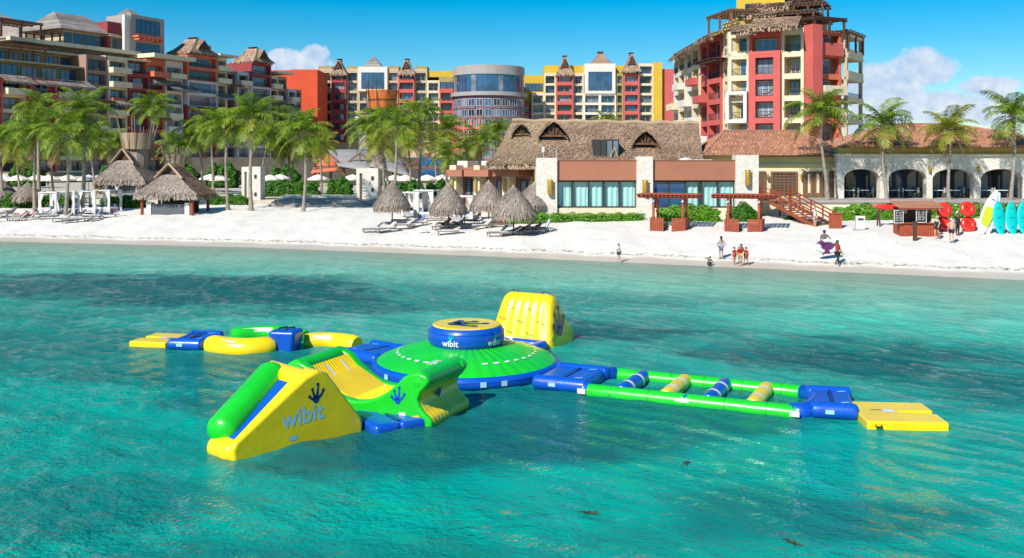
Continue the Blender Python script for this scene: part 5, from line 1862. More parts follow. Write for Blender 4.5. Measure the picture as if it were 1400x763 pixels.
pergola_roof(F2, -0.4, F2.len + 1.0, -8, 0.2, zE + 2.8, BWOOD, posts=True, ph=2.4, n=9)
wallbox(F1, F1.len * 0.55, F1.len, -8, -2, tb + FH * 6, zE + 1.2, YELLOW)
# ------------------------------------------------------------------ beach restaurant with flat front and thatched roof behind
RD = 88.0
RS = thing('beach_restaurant', 'low beach restaurant with pale stone pillars, terracotta parapets and long curtained windows', 'restaurant', at(870, 300, RD) * Vector((1, 1, 0)) + Vector((0, 0, 1.6)))
FR = Frame(RS, (at(733, 0, RD).x, RD), (at(1036, 0, RD).x, RD))
ru, rz_ = FR.u, lambda py: FR.z(800, py)
def pillar(a, b, top, bot=1.4, v=0.35):
    FR.mb().box(ru(a), ru(b), -1.2, v, bot, rz_(top)).build('stone_pillar', STONE, RS)
pillar(733, 761.5, 216)
pillar(870, 892, 214)
pillar(1005, 1036, 212)
for a, b in ((761.5, 870), (892, 1005)):
    FR.mb().box(ru(a), ru(b), -1.0, 0.02, rz_(246.5), rz_(219.5)).build('parapet_panel', TERRA, RS)
    FR.mb().box(ru(a), ru(b), -1.0, 0.10, rz_(219.4), rz_(218.6)).build('coping', TERRA, RS)
    FR.mb().box(ru(a), ru(b), -1.0, 0.06, 1.4, rz_(284.5)).build('base_wall', BEIGE, RS)
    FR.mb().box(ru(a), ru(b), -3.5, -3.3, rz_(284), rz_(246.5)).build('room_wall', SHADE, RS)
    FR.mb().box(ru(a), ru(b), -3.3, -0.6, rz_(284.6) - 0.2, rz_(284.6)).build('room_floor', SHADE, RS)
def folds(F, u0, u1, v, z0, z1, mat, name='curtain', amp=0.07, per=0.42):
    n = max(6, int((u1 - u0) / per * 6))
    V, Fc = [], []
    for i in range(n + 1):
        uu = u0 + (u1 - u0) * i / n
        o_ = amp * math.sin(i * 2 * math.pi / 6 + 0.6 * math.sin(i * 0.37))
        V += [(uu, v + o_ * 0.5, z1), (uu, v + o_, z0)]
    for i in range(n):
        Fc.append((2 * i, 2 * i + 2, 2 * i + 3, 2 * i + 1))
    return F.mb().add(V, Fc).build(name, mat, F.root, 179, fix=False)
def glazed(a, b, n, top, bot, curt):
    for i in range(n):
        u0, u1 = ru(a) + (ru(b) - ru(a)) * i / n, ru(a) + (ru(b) - ru(a)) * (i + 1) / n
        z0, z1 = rz_(bot), rz_(top)
        o = FR.put('window', MB().box(-(u1 - u0) / 2, (u1 - u0) / 2, -0.012, 0.012, 0, z1 - z0).mesh('pane', GLASS_T if i in curt else GLASS_B), (u0 + u1) / 2, -0.35, z0)
        w = u1 - u0
        f = MB()
        f.box(-w / 2, -w / 2 + 0.07, -0.09, 0.06, 0, z1 - z0).box(w / 2 - 0.07, w / 2, -0.09, 0.06, 0, z1 - z0)
        f.box(-w / 2 + 0.07, w / 2 - 0.07, -0.09, 0.06, 0, 0.12).box(-w / 2 + 0.07, w / 2 - 0.07, -0.09, 0.06, z1 - z0 - 0.16, z1 - z0)
        f.build('frame', METAL, o)
        if i in curt:
            folds(FR, u0 + 0.1, u1 - rnd.uniform(0.0, 0.25), -0.62, z0 + 0.06, z1 - 0.1, CURT)
glazed(762, 869.5, 5, 246.5, 284, (0, 1, 2, 3, 4))
glazed(892.5, 1004.5, 5, 246.5, 284, (2, 3, 4))
FR.mb().box(ru(733), ru(1036), -18, -1.2, 1.4, rz_(228)).build('hall', BEIGE, RS)
FR.mb().box(ru(733), ru(1036), -18, -0.9, rz_(228), rz_(226)).build('flat_roof', CONC, RS)
# gold wall lamps
def wall_lamp(F, u0, v, z0, h, r=0.2):
    m4 = F.mb()
    c = (u0, v)
    V, Fc = [], []
    for i, (rr2, zz) in enumerate(((r * 0.9, z0), (r, z0 + 0.08), (r, z0 + h - 0.08), (r * 0.9, z0 + h))):
        for k in range(10):
            a = 2 * math.pi * k / 10
            V.append((c[0] + rr2 * math.cos(a), c[1] + rr2 * math.sin(a), zz))
    for i in range(3):
        for k in range(10):
            Fc.append((i * 10 + k, i * 10 + (k + 1) % 10, (i + 1) * 10 + (k + 1) % 10, (i + 1) * 10 + k))
    Fc += [tuple(range(9, -1, -1)), tuple(range(30, 40))]
    m4.add(V, Fc)
    m4.box(u0 - r * 1.2, u0 + r * 1.2, v - 0.02, v + r * 0.2 + 0.01, z0 + h, z0 + h + 0.06)
    m4.build('wall_lamp', GOLD, F.root, 40)
for px, y0, y1 in ((752, 266, 246.5), (881, 266, 247), (1020.5, 254, 233)):
    wall_lamp(FR, ru(px), 0.58, rz_(y0), rz_(y1) - rz_(y0), 0.26)
# set-back wing with canopies to the west
RD2 = 97.0
FR2 = Frame(RS, (at(617, 0, 102).x, 102), (at(735, 0, 94.5).x, 94.5))
r2, z2 = FR2.u, lambda px, py: FR2.z(px, py)
FR2.mb().box(0, FR2.len, -9, -1.0, 1.4, z2(680, 232)).build('hall', BROWN, RS)
for a, b in ((619, 628), (652, 660), (691, 700)):
    FR2.mb().box(r2(a), r2(b), -0.6, 0.5, 1.4, z2(660, 226)).build('pillar', CREAM, RS)
for a, b in ((620, 641), (644, 677), (683, 719)):
    FR2.mb().box(r2(a), r2(b), -0.9, 1.1, z2(a, 241), z2(a, 232)).build('canopy', TERRA, RS)
FR2.mb().box(-0.2, FR2.len, -9.2, -0.5, z2(660, 232), z2(660, 229)).build('flat_roof', TERRA, RS)
for a, b in ((619, 633), (652, 664), (690, 706)):
    FR2.mb().box(r2(a), r2(b), -2.4, -0.7, z2(660, 229), z2(660, 220)).build('roof_block', WHITE, RS)
for a, b in ((629, 651), (671, 690), (703, 733)):
    n = 3
    for i in range(n):
        w = (r2(b) - r2(a)) / n
        window(FR2, r2(a) + w * (i + 0.5), -0.95, z2(660, 268), w * 0.98, z2(660, 246) - z2(660, 268), 1, GLASS_C, METAL)
for px in (624, 656, 695, 737 - 4):
    wall_lamp(FR2, r2(px), 0.62, z2(px, 262), 1.3, 0.17)
# lightning rod and vent on the flat roof
m4 = FR.mb()
m4.tube([(ru(744), -2.0, rz_(228)), (ru(744), -2.0, rz_(208))], 0.04, 6)
m4.tube([(ru(762), -2.0, rz_(228)), (ru(762), -2.0, rz_(204))], 0.03, 6)
m4.build('mast', FWHITE, RS)
m4 = FR.mb()
m4.tube([(ru(744), -2.0, rz_(208)), (ru(744), -2.0, rz_(200))], 0.17, 8)
m4.build('mast_lamp', FWHITE, RS)
MB().lathe([(0.75, 0), (0.75, 0.35), (0.55, 0.62), (0.001, 0.75)], 14).build('roof_vent', FWHITE, RS, 50, loc=FR.T(ru(945), -3.0, rz_(226)))
MB().box(-0.9, 0.9, -0.6, 0.6, 0, 0.55).build('air_unit', FWHITE, RS, loc=FR.T(ru(968), -3.0, rz_(226)))

# great thatched roof
TH = thing('thatched_hall', 'great weathered thatched roof with gabled dormers behind the terracotta parapets', 'roof', at(812, 0, 100) * Vector((1, 1, 0)) + Vector((0, 0, 1.6)))
o_ = TH.location
def W(px, py, D): return at(px, py, D)
# front slope in two tones, hip at the west end, plain back
Ra, Rb, Rc = W(700, 166, 99), W(742, 166, 99), W(955, 170, 99)
Ea, Eb, Ec = W(664, 224, 93), W(735, 224, 92), W(962, 224, 92)
thatch('thatch_slope', TH, plane_S(Ea, Eb, Rb, Ra, 0.55), 26, 16, THATCH_P, 2800, 0.5, 0.055, 0.07, 0.3, 83, off=o_)
thatch('thatch_slope', TH, plane_S(Eb, Ec, Rc, Rb, 0.25), 60, 16, THATCH, 7000, 0.5, 0.055, 0.07, 0.3, 81, off=o_)
Ed, Ee = W(690, 230, 106), W(962, 230, 106)
thatch('thatch_slope', TH, plane_S(Ed, Ea, Ra, Ra + Vector((0.2, 0.2, 0)), 0.5), 14, 10, THATCH_P, 700, 0.5, 0.055, 0.07, 0.3, 84, off=o_)
thatch('thatch_slope', TH, plane_S(Ee, Ed, Ra, Rc, 0.3), 20, 6, THATCH, 300, 0.5, 0.06, 0.07, 0.3, 82, off=o_)
Rg0, Rg1 = Ra, Rc
# ridge roll
mb = MB(lambda x, y, z: (x - o_.x, y - o_.y, z - o_.z))
pts = [Rg0 + (Rg1 - Rg0) * (i / 24) + Vector((0, 0, 0.05 + 0.08 * math.sin(i * 1.7))) for i in range(25)]
mb.tube(pts, 0.26, 8)
mb.build('ridge_roll', THATCH_P, TH, 60)
def dormer(px, py_top, py_bot, hw, D, mat, seed, fwd=2.6):
    top = W(px, py_top, D)
    zb = EYE + (HOR - py_bot) * (D - fwd) / FPX
    fr = Vector((top.x, D - fwd, top.z - 0.25))
    l_, r_ = Vector((top.x - hw, D - fwd + 0.2, zb)), Vector((top.x + hw, D - fwd + 0.2, zb))
    lb, rb = Vector((top.x - hw * 0.9, D + 1.5, zb + 0.6)), Vector((top.x + hw * 0.9, D + 1.5, zb + 0.6))
    tb_ = Vector((top.x, D + 1.5, top.z + 0.1))
    thatch('dormer', TH, plane_S(lb, l_, fr, tb_, -0.15), 8, 5, mat, 350, 0.4, 0.055, 0.06, 0.25, seed, off=o_)
    thatch('dormer', TH, plane_S(r_, rb, tb_, fr, -0.15), 8, 5, mat, 350, 0.4, 0.055, 0.06, 0.25, seed + 1, off=o_)
    m5 = MB(lambda x, y, z: (x - o_.x, y - o_.y, z - o_.z))
    d = 0.55
    m5.add([(l_.x + 0.15, fr.y + d, zb), (r_.x - 0.15, fr.y + d, zb), (fr.x, fr.y + d, fr.z - 0.15)], [(0, 1, 2)])
    m5.build('gable_shade', DWOOD, TH)
    m5 = MB(lambda x, y, z: (x - o_.x, y - o_.y, z - o_.z))
    for k in range(-2, 3):
        m5.bar((fr.x + k * hw * 0.16, fr.y + d - 0.1, zb + 0.1), (fr.x + k * hw * 0.33, fr.y + d - 0.1, fr.z - abs(k) * (fr.z - zb) * 0.33 - 0.2), 0.08)
    m5.bar((l_.x + 0.1, fr.y + d - 0.12, zb + 0.08), (r_.x - 0.1, fr.y + d - 0.12, zb + 0.08), 0.12)
    m5.build('gable_lattice', BWOOD, TH)
dormer(755, 165, 187, 1.45, 98.6, THATCH_P, 91, 3.2)
dormer(879, 177, 198, 1.3, 96.5, THATCH_P, 93, 2.2)
dormer(712, 168, 185, 0.9, 99.0, THATCH_P, 95, 2.4)
# boxed window unit let into the slope
wb = W(829, 218, 93.4)
m5 = MB().box(-1.25, 1.25, 0, 3.0, 0, 1.95)
m5.build('window_box', METAL, TH, loc=wb - o_)
for i in range(4):
    w_ = 0.56
    g = MB().box(-w_ / 2, w_ / 2, -0.03, 0.03, 0, 1.6).build('window', GLASS_C if i > 1 else GLASS_D, TH, loc=wb - o_ + Vector((-0.9 + 0.6 * i, -0.05, 0.2)))
    MB().box(-w_ / 2, -w_ / 2 + 0.05, -0.06, 0.02, 0, 1.6).box(w_ / 2 - 0.05, w_ / 2, -0.06, 0.02, 0, 1.6).build('frame', METAL, g)
m5 = MB()
m5.bar((0.25, -0.3, 0.0), (0.75, -0.3, 1.2), 0.06).bar((1.15, -0.3, 0.0), (0.75, -0.3, 1.2), 0.06)
m5.build('bracket', YELLOW, TH, loc=wb - o_)
# side skirt so that the roof stands on walls
MB().box(at(748, 0, 100).x - o_.x, at(958, 0, 100).x - o_.x, -4.0, 6.0, 0, 5.6).build('wall', BROWN, TH)

# ------------------------------------------------------------------ tiled building with arches
def tile_roof(F, u0, u1, v0, v1, z0, z1, il, ir, name='tile_roof', pitch=0.34, ridge_d=None):
    """barrel tiles in real rows: front slope, two hips and a plain back"""
    vm = v0 - (v0 - v1) / 2
    m4 = F.mb()
    rows = 13
    n = int((u1 - u0) / pitch)
    for i in range(n):
        a, b = u0 + (u1 - u0) * i / n, u0 + (u1 - u0) * (i + 1) / n
        c = (a + b) / 2
        tmax = 1.0
        if c < u0 + il: tmax = max(0.02, (c - u0) / il)
        if c > u1 - ir: tmax = max(0.02, (u1 - c) / ir)
        R_ = max(1, int(round(rows * tmax)))
        for k in range(R_):
            t0, t1 = tmax * k / R_, tmax * (k + 1) / R_
            w = (b - a) / 2
            jit = rnd.uniform(-0.02, 0.02)
            V = []
            for (t, lf_) in ((t0, 0.10), (t1, 0.035)):
                vv, zz = v0 + (vm - v0) * t, z0 + (z1 - z0) * t
                for (x, h) in ((-1, -0.06), (-0.62, 0.07), (0, 0.14), (0.62, 0.07), (1, -0.06)):
                    V.append((c + x * w + jit, vv, zz + h + lf_))
            m4.add(V, [(0, 1, 6, 5), (1, 2, 7, 6), (2, 3, 8, 7), (3, 4, 9, 8), (0, 1, 2, 3, 4)])
    for side, il_ in ((0, il), (1, ir)):
        if il_ < 0.5: continue
        ue = u0 if side == 0 else u1
        sg = 1 if side == 0 else -1
        nn = int((v0 - v1) / pitch)
        for i in range(nn):
            a, b = v1 + (v0 - v1) * i / nn, v1 + (v0 - v1) * (i + 1) / nn
            c = (a + b) / 2
            tmax = max(0.02, 1 - abs(c - vm) / ((v0 - v1) / 2))
            R_ = max(1, int(round(rows * tmax)))
            for k in range(R_):
                t0, t1 = tmax * k / R_, tmax * (k + 1) / R_
                w = (b - a) / 2
                V = []
                for (t, lf_) in ((t0, 0.10), (t1, 0.035)):
                    for (x, h) in ((-1, -0.06), (-0.62, 0.07), (0, 0.14), (0.62, 0.07), (1, -0.06)):
                        V.append((ue + sg * il_ * t, c + x * w, z0 + (z1 - z0) * t + h + lf_))
                m4.add(V, [(0, 1, 6, 5), (1, 2, 7, 6), (2, 3, 8, 7), (3, 4, 9, 8), (0, 1, 2, 3, 4)])
    o = m4.build('roof_tiles', TILE, F.root, 50, fix=False)
    o['kind'] = 'stuff'
    m4 = F.mb()
    m4.add([(u0, v0, z0), (u1, v0, z0), (u1, v1, z0), (u0, v1, z0), (u0 + il, vm, z1), (u1 - ir, vm, z1)], [(0, 1, 5, 4), (1, 2, 5), (2, 3, 4, 5), (3, 0, 4), (3, 2, 1, 0)])
    m4.build('roof', TILE, F.root)
    m4 = F.mb()
    m4.tube([(u0 + il, vm, z1 + 0.1), (u1 - ir, vm, z1 + 0.1)], 0.17, 8)
    if il > 0.5: m4.tube([(u0, v0, z0 + 0.1), (u0 + il, vm, z1 + 0.1)], 0.15, 8)
    if ir > 0.5: m4.tube([(u1, v0, z0 + 0.1), (u1 - ir, vm, z1 + 0.1)], 0.15, 8)
    m4.build('ridge_tiles', TILE, F.root, 60)
TILE = plain('roof_tile', (0.47, 0.225, 0.135), 0.75, 0.25, 1.2, 0.15, island=0.42)
TB = thing('tiled_hall', 'pale yellow hall with wooden doors under a clay tile roof beside the beach stair', 'building', at(1090, 280, 96) * Vector((1, 1, 0)) + Vector((0, 0, 1.6)))
FT = Frame(TB, (at(960, 0, 96).x, 96), (at(1160, 0, 96).x, 96))
tu, tz = FT.u, lambda py: FT.z(1000, py)
TF = tz(270)                                  # terrace floor level
FT.mb().box(tu(955), tu(1152), -9, 0, TF - 0.3, tz(210)).build('wall', PALEY, TB)
FT.mb().box(tu(1036), tu(1152), 0.003, 0.12, tz(226), tz(224)).build('cornice', BEIGE, TB)
for i in range(26):
    uu = tu(1038) + (tu(1152) - tu(1038)) * i / 25
    FT.mb().box(uu - 0.05, uu + 0.05, 0.0, 1.0, tz(214), tz(214) + 0.12).build('rafter', DWOOD, TB)
tile_roof(FT, tu(957), tu(1158), 1.2, -10, tz(213), tz(181) + 0.15, (tu(1003) - tu(957)), (tu(1158) - tu(1108)))
def wdoor(a, b, t, bt, lattice=False, glassm=None):
    u0, u1, z0, z1 = tu(a), tu(b), tz(bt), tz(t)
    d = FT.put('door', MB().box(-(u1 - u0) / 2, (u1 - u0) / 2, -0.08, 0.0, 0, z1 - z0).mesh('door', SHADE if lattice else BEIGE), (u0 + u1) / 2, 0.03, z0)
    w, h = u1 - u0, z1 - z0
    f = MB()
    f.box(-w / 2 - 0.12, -w / 2 + 0.1, -0.2, 0.0, 0, h + 0.14).box(w / 2 - 0.1, w / 2 + 0.12, -0.2, 0.0, 0, h + 0.14).box(-w / 2 + 0.1, w / 2 - 0.1, -0.2, 0.0, h - 0.06, h + 0.14)
    f.box(-0.1, 0.1, -0.18, 0, 0, h - 0.06)
    if lattice:
        for i in range(1, 8):
            f.box(-w / 2 + 0.1, w / 2 - 0.1, -0.14, 0.0, h * i / 8 - 0.05, h * i / 8 + 0.05)
        for i in range(1, 7):
            if i != 3: f.box(-w / 2 + w * i / 6 - 0.04, -w / 2 + w * i / 6 + 0.04, -0.15, 0.0, 0, h - 0.06)
    else:
        f.box(-w / 2 + 0.1, w / 2 - 0.1, -0.16, 0.0, 0, 0.28)
        f.box(-w / 2 + 0.1, -w / 2 + 0.32, -0.15, 0, 0.28, h - 0.06).box(w / 2 - 0.32, w / 2 - 0.1, -0.15, 0, 0.28, h - 0.06).box(-0.28, -0.1, -0.15, 0, 0.28, h - 0.06).box(0.1, 0.28, -0.15, 0, 0.28, h - 0.06)
    f.build('frame', BWOOD, d)
    FT.mb().box(u0 - 0.36, u0 - 0.125, 0.002, 0.07, z0, z1 + 0.4).box(u1 + 0.125, u1 + 0.36, 0.002, 0.07, z0, z1 + 0.4).box(u0 - 0.12, u1 + 0.12, 0.002, 0.07, z1 + 0.145, z1 + 0.4).build('surround', BEIGE, TB)
wdoor(1036, 1045, 236, 268, True)
wdoor(1055, 1088, 236.5, 267, True)
wdoor(1099, 1124, 236.5, 267.5)
wdoor(1135, 1144, 236, 268, True)
for px in (1049, 1095):
    wall_lamp(FT, tu(px), 0.3, tz(246), 0.5, 0.12)
# terrace edge
TE = thing('terrace_wall', 'low pale retaining wall of the restaurant terrace behind the hedge', 'wall', at(1220, 290, 90) * Vector((1, 1, 0)) + Vector((0, 0, 1.2)))
FTE = Frame(TE, (at(1036, 0, 90).x, 90), (at(1480, 0, 90).x, 90))
FTE.mb().box(0, FTE.len, -9, 0, 1.2, TF - 0.25).build('wall', BEIGE, TE)
FTE.mb().box(-0.1, FTE.len, -9, 0.2, TF - 0.25, TF - 0.02).build('coping', CONC, TE)

AR = thing('arcade', 'stone arcade of four wide arches with dark glass under a hipped clay tile roof', 'building', at(1280, 280, 94) * Vector((1, 1, 0)) + Vector((0, 0, TF - 0.02)))
FA = Frame(AR, (at(1145, 0, 94).x, 94), (at(1480, 0, 94).x, 94))
au, az = FA.u, lambda py: FA.z(1200, py)
arches = [(1154, 1203), (1215, 1267), (1275, 1332), (1341, 1398), (1407, 1462)]
base = TF - 0.02
def arch_wall():
    m4 = F4_ = FA.mb()
    zt_, spring, crown = az(213), az(243), az(231)
    xs_ = [au(1145)]
    for (a, b) in arches:
        ua, ub = au(a), au(b)
        # solid from the previous edge
        m4.box(xs_[-1], ua, -0.9, 0, base, zt_)
        n = 14
        for i in range(n):
            t0, t1 = i / n, (i + 1) / n
            q = lambda t: spring + (crown - spring) * math.sqrt(max(0, 1 - (2 * t - 1) ** 2))
            u_0, u_1 = ua + (ub - ua) * t0, ua + (ub - ua) * t1
            V = [(u_0, 0, q(t0)), (u_1, 0, q(t1)), (u_1, 0, zt_), (u_0, 0, zt_), (u_0, -0.9, q(t0)), (u_1, -0.9, q(t1)), (u_1, -0.9, zt_), (u_0, -0.9, zt_)]
            m4.add(V, [(0, 1, 2, 3), (5, 4, 7, 6), (1, 0, 4, 5)])
        xs_.append(ub)
    m4.box(xs_[-1], FA.len, -0.9, 0, base, zt_)
    return m4.build('arched_wall', STONE, AR)
arch_wall()
FA.mb().box(au(1143), FA.len, -0.8, 0.25, az(213), az(210.5)).build('cornice', BEIGE, AR)
FA.mb().box(au(1147), FA.len, -8, -0.3, az(210.5), az(202)).build('wall', YELLOW, AR)
FA.mb().box(au(1147), FA.len, -8.2, -3.6, base, az(210.5)).build('back_wall', YELLOW, AR)
for i in range(17):
    ua, ub = au(1172), au(1462)
    w = (ub - ua) / 17
    window(FA, ua + w * (i + 0.5), -3.5, base + 0.05, w, az(233) - base, 1, GLASS_B if i % 6 else GLASS_D, METAL)
# lamps between arches
for px in (1209, 1270, 1336.5):
    wall_lamp(FA, au(px), 0.2, az(235), 0.5, 0.14)
tile_roof(FA, au(1156), FA.len, 1.0, -13, az(202), az(172) + 0.25, au(1243) - au(1156), au(1480) - au(1345))
# tables and chairs on the arcade floor
def chair_dining(label, u0, v, rz):
    t = thing('dining_chair', label, 'chair', Vector(FA.T(u0, v, base)) + AR.location, rz, 'dining chairs in the arcade')
    MB().box(-0.24, 0.24, -0.24, 0.24, 0.42, 0.5).build('seat', GWOOD, t)
    MB().box(-0.24, 0.24, 0.2, 0.27, 0.5, 1.02).build('backrest', FWHITE, t)
    for x in (-0.2, 0.2):
        for y in (-0.2, 0.22):
            MB().box(x - 0.03, x + 0.03, y - 0.03, y + 0.03, 0, 0.42).build('leg', GWOOD, t)
def table_dining(label, u0, v):
    t = thing('dining_table', label, 'table', Vector(FA.T(u0, v, base)) + AR.location, 0, 'dining tables in the arcade')
    MB().box(-0.5, 0.5, -0.5, 0.5, 0.72, 0.78).build('tabletop', CLOTH, t)
    MB().box(-0.06, 0.06, -0.06, 0.06, 0.04, 0.72).build('stem', METAL, t)
    MB().box(-0.3, 0.3, -0.3, 0.3, 0, 0.04).build('foot', METAL, t)
for (a, b) in arches[:4]:
    for k, f in enumerate((0.3, 0.72)):
        c = au(a) + (au(b) - au(a)) * f
        table_dining('small square dining table with pale cloth under an arch', c, -1.9)
        chair_dining('pale backed dining chair drawn up to a table under an arch', c - 0.75, -1.9, R(90))
        chair_dining('pale backed dining chair drawn up to a table under an arch', c + 0.75, -1.9, R(-90))

# ------------------------------------------------------------------ lobby roofs and the giant basket behind the palms
LB = thing('pool_pavilion', 'dark pool pavilion with grey sail roofs and orange gables behind the white parasols', 'pavilion', at(500, 250, 190) * Vector((1, 1, 0)) + Vector((0, 0, TZ)))
def lb(px, py, D): return at(px, py, D) - LB.location
m4 = MB()
m4.add([tuple(lb(*q)) for q in ((440, 222, 188), (466, 236, 182), (456, 206, 196), (432, 234, 182))], [(0, 1, 2), (3, 1, 2)])
V = []
def sail(name, a, b, c, d, mat, sag=0.8):
    m5 = MB()
    n = 8
    A, B, C_, D_ = [lb(*q) for q in (a, b, c, d)]
    V, Fc = [], []
    for j in range(n + 1):
        for i in range(n + 1):
            p = (A.lerp(B, i / n)).lerp(D_.lerp(C_, i / n), j / n)
            p.z += sag * (math.sin(math.pi * i / n) * math.sin(math.pi * j / n))
            V.append(tuple(p))
    for j in range(n):
        for i in range(n):
            q = j * (n + 1) + i
            Fc.append((q, q + 1, q + n + 2, q + n + 1))
    m5.add(V, Fc)
    o = m5.build(name, mat, LB, 179, fix=False)
    sm = o.modifiers.new('Solid', 'SOLIDIFY'); sm.thickness = 0.25
    return o
SAIL = plain('grey_sail', (0.27, 0.25, 0.25), 0.8, 0.15, 0.5)
sail('roof', (425, 236, 182), (462, 232, 182), (458, 210, 198), (438, 212, 198), SALMON, 0.4)
sail('roof', (462, 226, 182), (520, 236, 178), (505, 204, 198), (448, 204, 198), SAIL, 1.0)
sail('roof', (505, 226, 180), (562, 240, 178), (548, 212, 198), (500, 206, 198), SAIL, 1.0)
sail('roof', (575, 240, 178), (612, 246, 178), (606, 216, 198), (574, 212, 198), GLASS_B, 0.6)
for px in (430, 452, 470, 490, 515, 538, 560, 584, 606):
    p = at(px, 250, 184) - LB.location
    MB().box(p.x - 0.25, p.x + 0.25, p.y - 0.25, p.y + 0.25, 0, 3.2).build('post', BWOOD, LB)
for a, b in ((430, 470), (470, 515), (515, 560), (560, 606)):
    pa, pb = at(a, 240, 184) - LB.location, at(b, 240, 184) - LB.location
    MB().box(pa.x, pb.x, pa.y - 0.2, pa.y + 0.2, 3.2, 3.8).build('beam', BWOOD, LB)
    m5 = MB()
    xm = (pa.x + pb.x) / 2
    m5.bar((pa.x, pa.y - 0.3, 3.8), (xm, pa.y - 0.3, 6.2), 0.3).bar((pb.x, pa.y - 0.3, 3.8), (xm, pa.y - 0.3, 6.2), 0.3).bar((xm, pa.y - 0.3, 3.8), (xm, pa.y - 0.3, 6.2), 0.25)
    m5.build('truss', BWOOD, LB)
p0, p1 = at(240, 0, 205) - LB.location, at(660, 0, 205) - LB.location
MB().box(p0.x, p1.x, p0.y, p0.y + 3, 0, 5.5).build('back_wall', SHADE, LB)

BS = thing('basket_tower', 'giant orange basket-shaped lookout with dark poles in front of the middle hotel block', 'tower', at(523, 250, 262) * Vector((1, 1, 0)) + Vector((0, 0, TZ)))
zb, zt = EYE + (HOR - 150) * 262 / FPX - TZ, EYE + (HOR - 124) * 262 / FPX - TZ
def stave(i, n, r0, r1, mat):
    a0, a1 = 2 * math.pi * i / n, 2 * math.pi * (i + 0.9) / n
    m5 = MB()
    V = []
    for (r_, z) in ((r0, zb), (r1, zt)):
        for a in (a0, (a0 + a1) / 2, a1):
            V.append((r_ * math.cos(a), r_ * math.sin(a), z))
        for a in (a1, (a0 + a1) / 2, a0):
            V.append(((r_ - 0.15) * math.cos(a), (r_ - 0.15) * math.sin(a), z))
    m5.add(V, [(0, 1, 7, 6), (1, 2, 8, 7), (2, 3, 9, 8), (3, 4, 10, 9), (4, 5, 11, 10), (5, 0, 6, 11), (6, 7, 8, 9, 10, 11), (5, 4, 3, 2, 1, 0)])
    return m5.build('stave', mat, BS)
OWOOD = plain('orange_wood', (0.62, 0.17, 0.035), 0.7, 0.2, 1.2, 0.2, island=0.2)
for i in range(18): stave(i, 18, 3.3, 4.3, OWOOD)
MB().lathe([(3.75, (zb + zt) / 2 - 0.12), (3.95, (zb + zt) / 2 - 0.12), (3.98, (zb + zt) / 2 + 0.12), (3.8, (zb + zt) / 2 + 0.12)], 30).build('hoop', DWOOD, BS, 40)
for i in range(9):
    a = 2 * math.pi * i / 9 + 0.3
    m5 = MB(); m5.tube([(3.1 * math.cos(a), 3.1 * math.sin(a), 0), (4.55 * math.cos(a), 4.55 * math.sin(a), zt + rnd.uniform(0.2, 3.4))], 0.14, 6)
    m5.build('pole', DWOOD, BS)
MB().lathe([(0.01, zb - 0.3), (7.5, zb - 2.0), (7.5, zb - 3.2)], 24).build('base_roof', WHITE, BS)
MB().lathe([(6.5, 0), (6.5, zb - 2.4)], 24).build('base_wall', CONC, BS)

# ------------------------------------------------------------------ gate towers, steps, block at the top of the beach
def gate(label, px0, px1, py0, pyb, D, side):
    p0, p1 = at(px0, 0, D), at(px1, 0, D)
    z1 = EYE + (HOR - py0) * D / FPX
    zb = EYE + (HOR - pyb) * D / FPX - 0.4
    t = thing('gate_tower', label, 'tower', (p0.x, D, zb))
    w = p1.x - p0.x
    MB().box(w * 0.28, w, 0, 2.2, 0, z1 - zb).build('slab', WHITE, t)
    MB().box(0, w * 0.14, 0.1, 2.0, 0, z1 - zb - 0.02).build('pier', WHITE, t)
    MB().box(w * 0.14, w * 0.28, 0.5, 1.6, 0, z1 - zb - 0.8).build('recess', TAN, t)
    MB().box(w * 0.14 + 0.002, w * 0.28 - 0.002, 0.1, 2.0, z1 - zb - 0.6, z1 - zb - 0.022).build('lintel', WHITE, t)
    for z in (0.9, z1 - zb - 1.4):
        MB().box(w * 0.68, w * 0.80, -0.06, 0.0, z, z + 0.45).build('lamp', METAL, t)
gate('pale gate slab standing west of the dark beach steps', 330, 356, 228, 274, 114, -1)
gate('pale gate slab with recessed pier standing east of the dark beach steps', 487, 517, 230, 268, 112, 1)
ST = thing('beach_steps', 'broad dark stone steps climbing from the sand to the pool terrace', 'steps', (at(430, 0, 106).x, 106, 1.0))
pts0, pts1 = at(352, 0, 106).x - ST.location.x, at(516, 0, 106).x - ST.location.x
for i in range(8):
    MB().box(pts0 + i * 0.12, pts1 - i * 0.45, i * 0.75, 7.5, (0.9 if i else -0.3) + (i - 1) * 0.16 + 0.001 if i else -0.3, 0.9 + i * 0.16).build('step', STONE_G, ST)
MB().box(pts0 + 1, pts1 - 3.5, 7.0, 9.0, 2.02, 2.3).build('landing', WHITE, ST)
BL = thing('planter_block', 'single pale concrete block set into the dark beach steps', 'block', on(438, 278, 1.9))
MB().box(-1.15, 1.15, -0.4, 0.8, -0.6, 0.95).build('block', WHITE, BL)
MB().box(-0.5, -0.3, -0.44, -0.4, 0.3, 0.45).box(0.3, 0.5, -0.44, -0.4, 0.3, 0.45).build('light', METAL, BL)

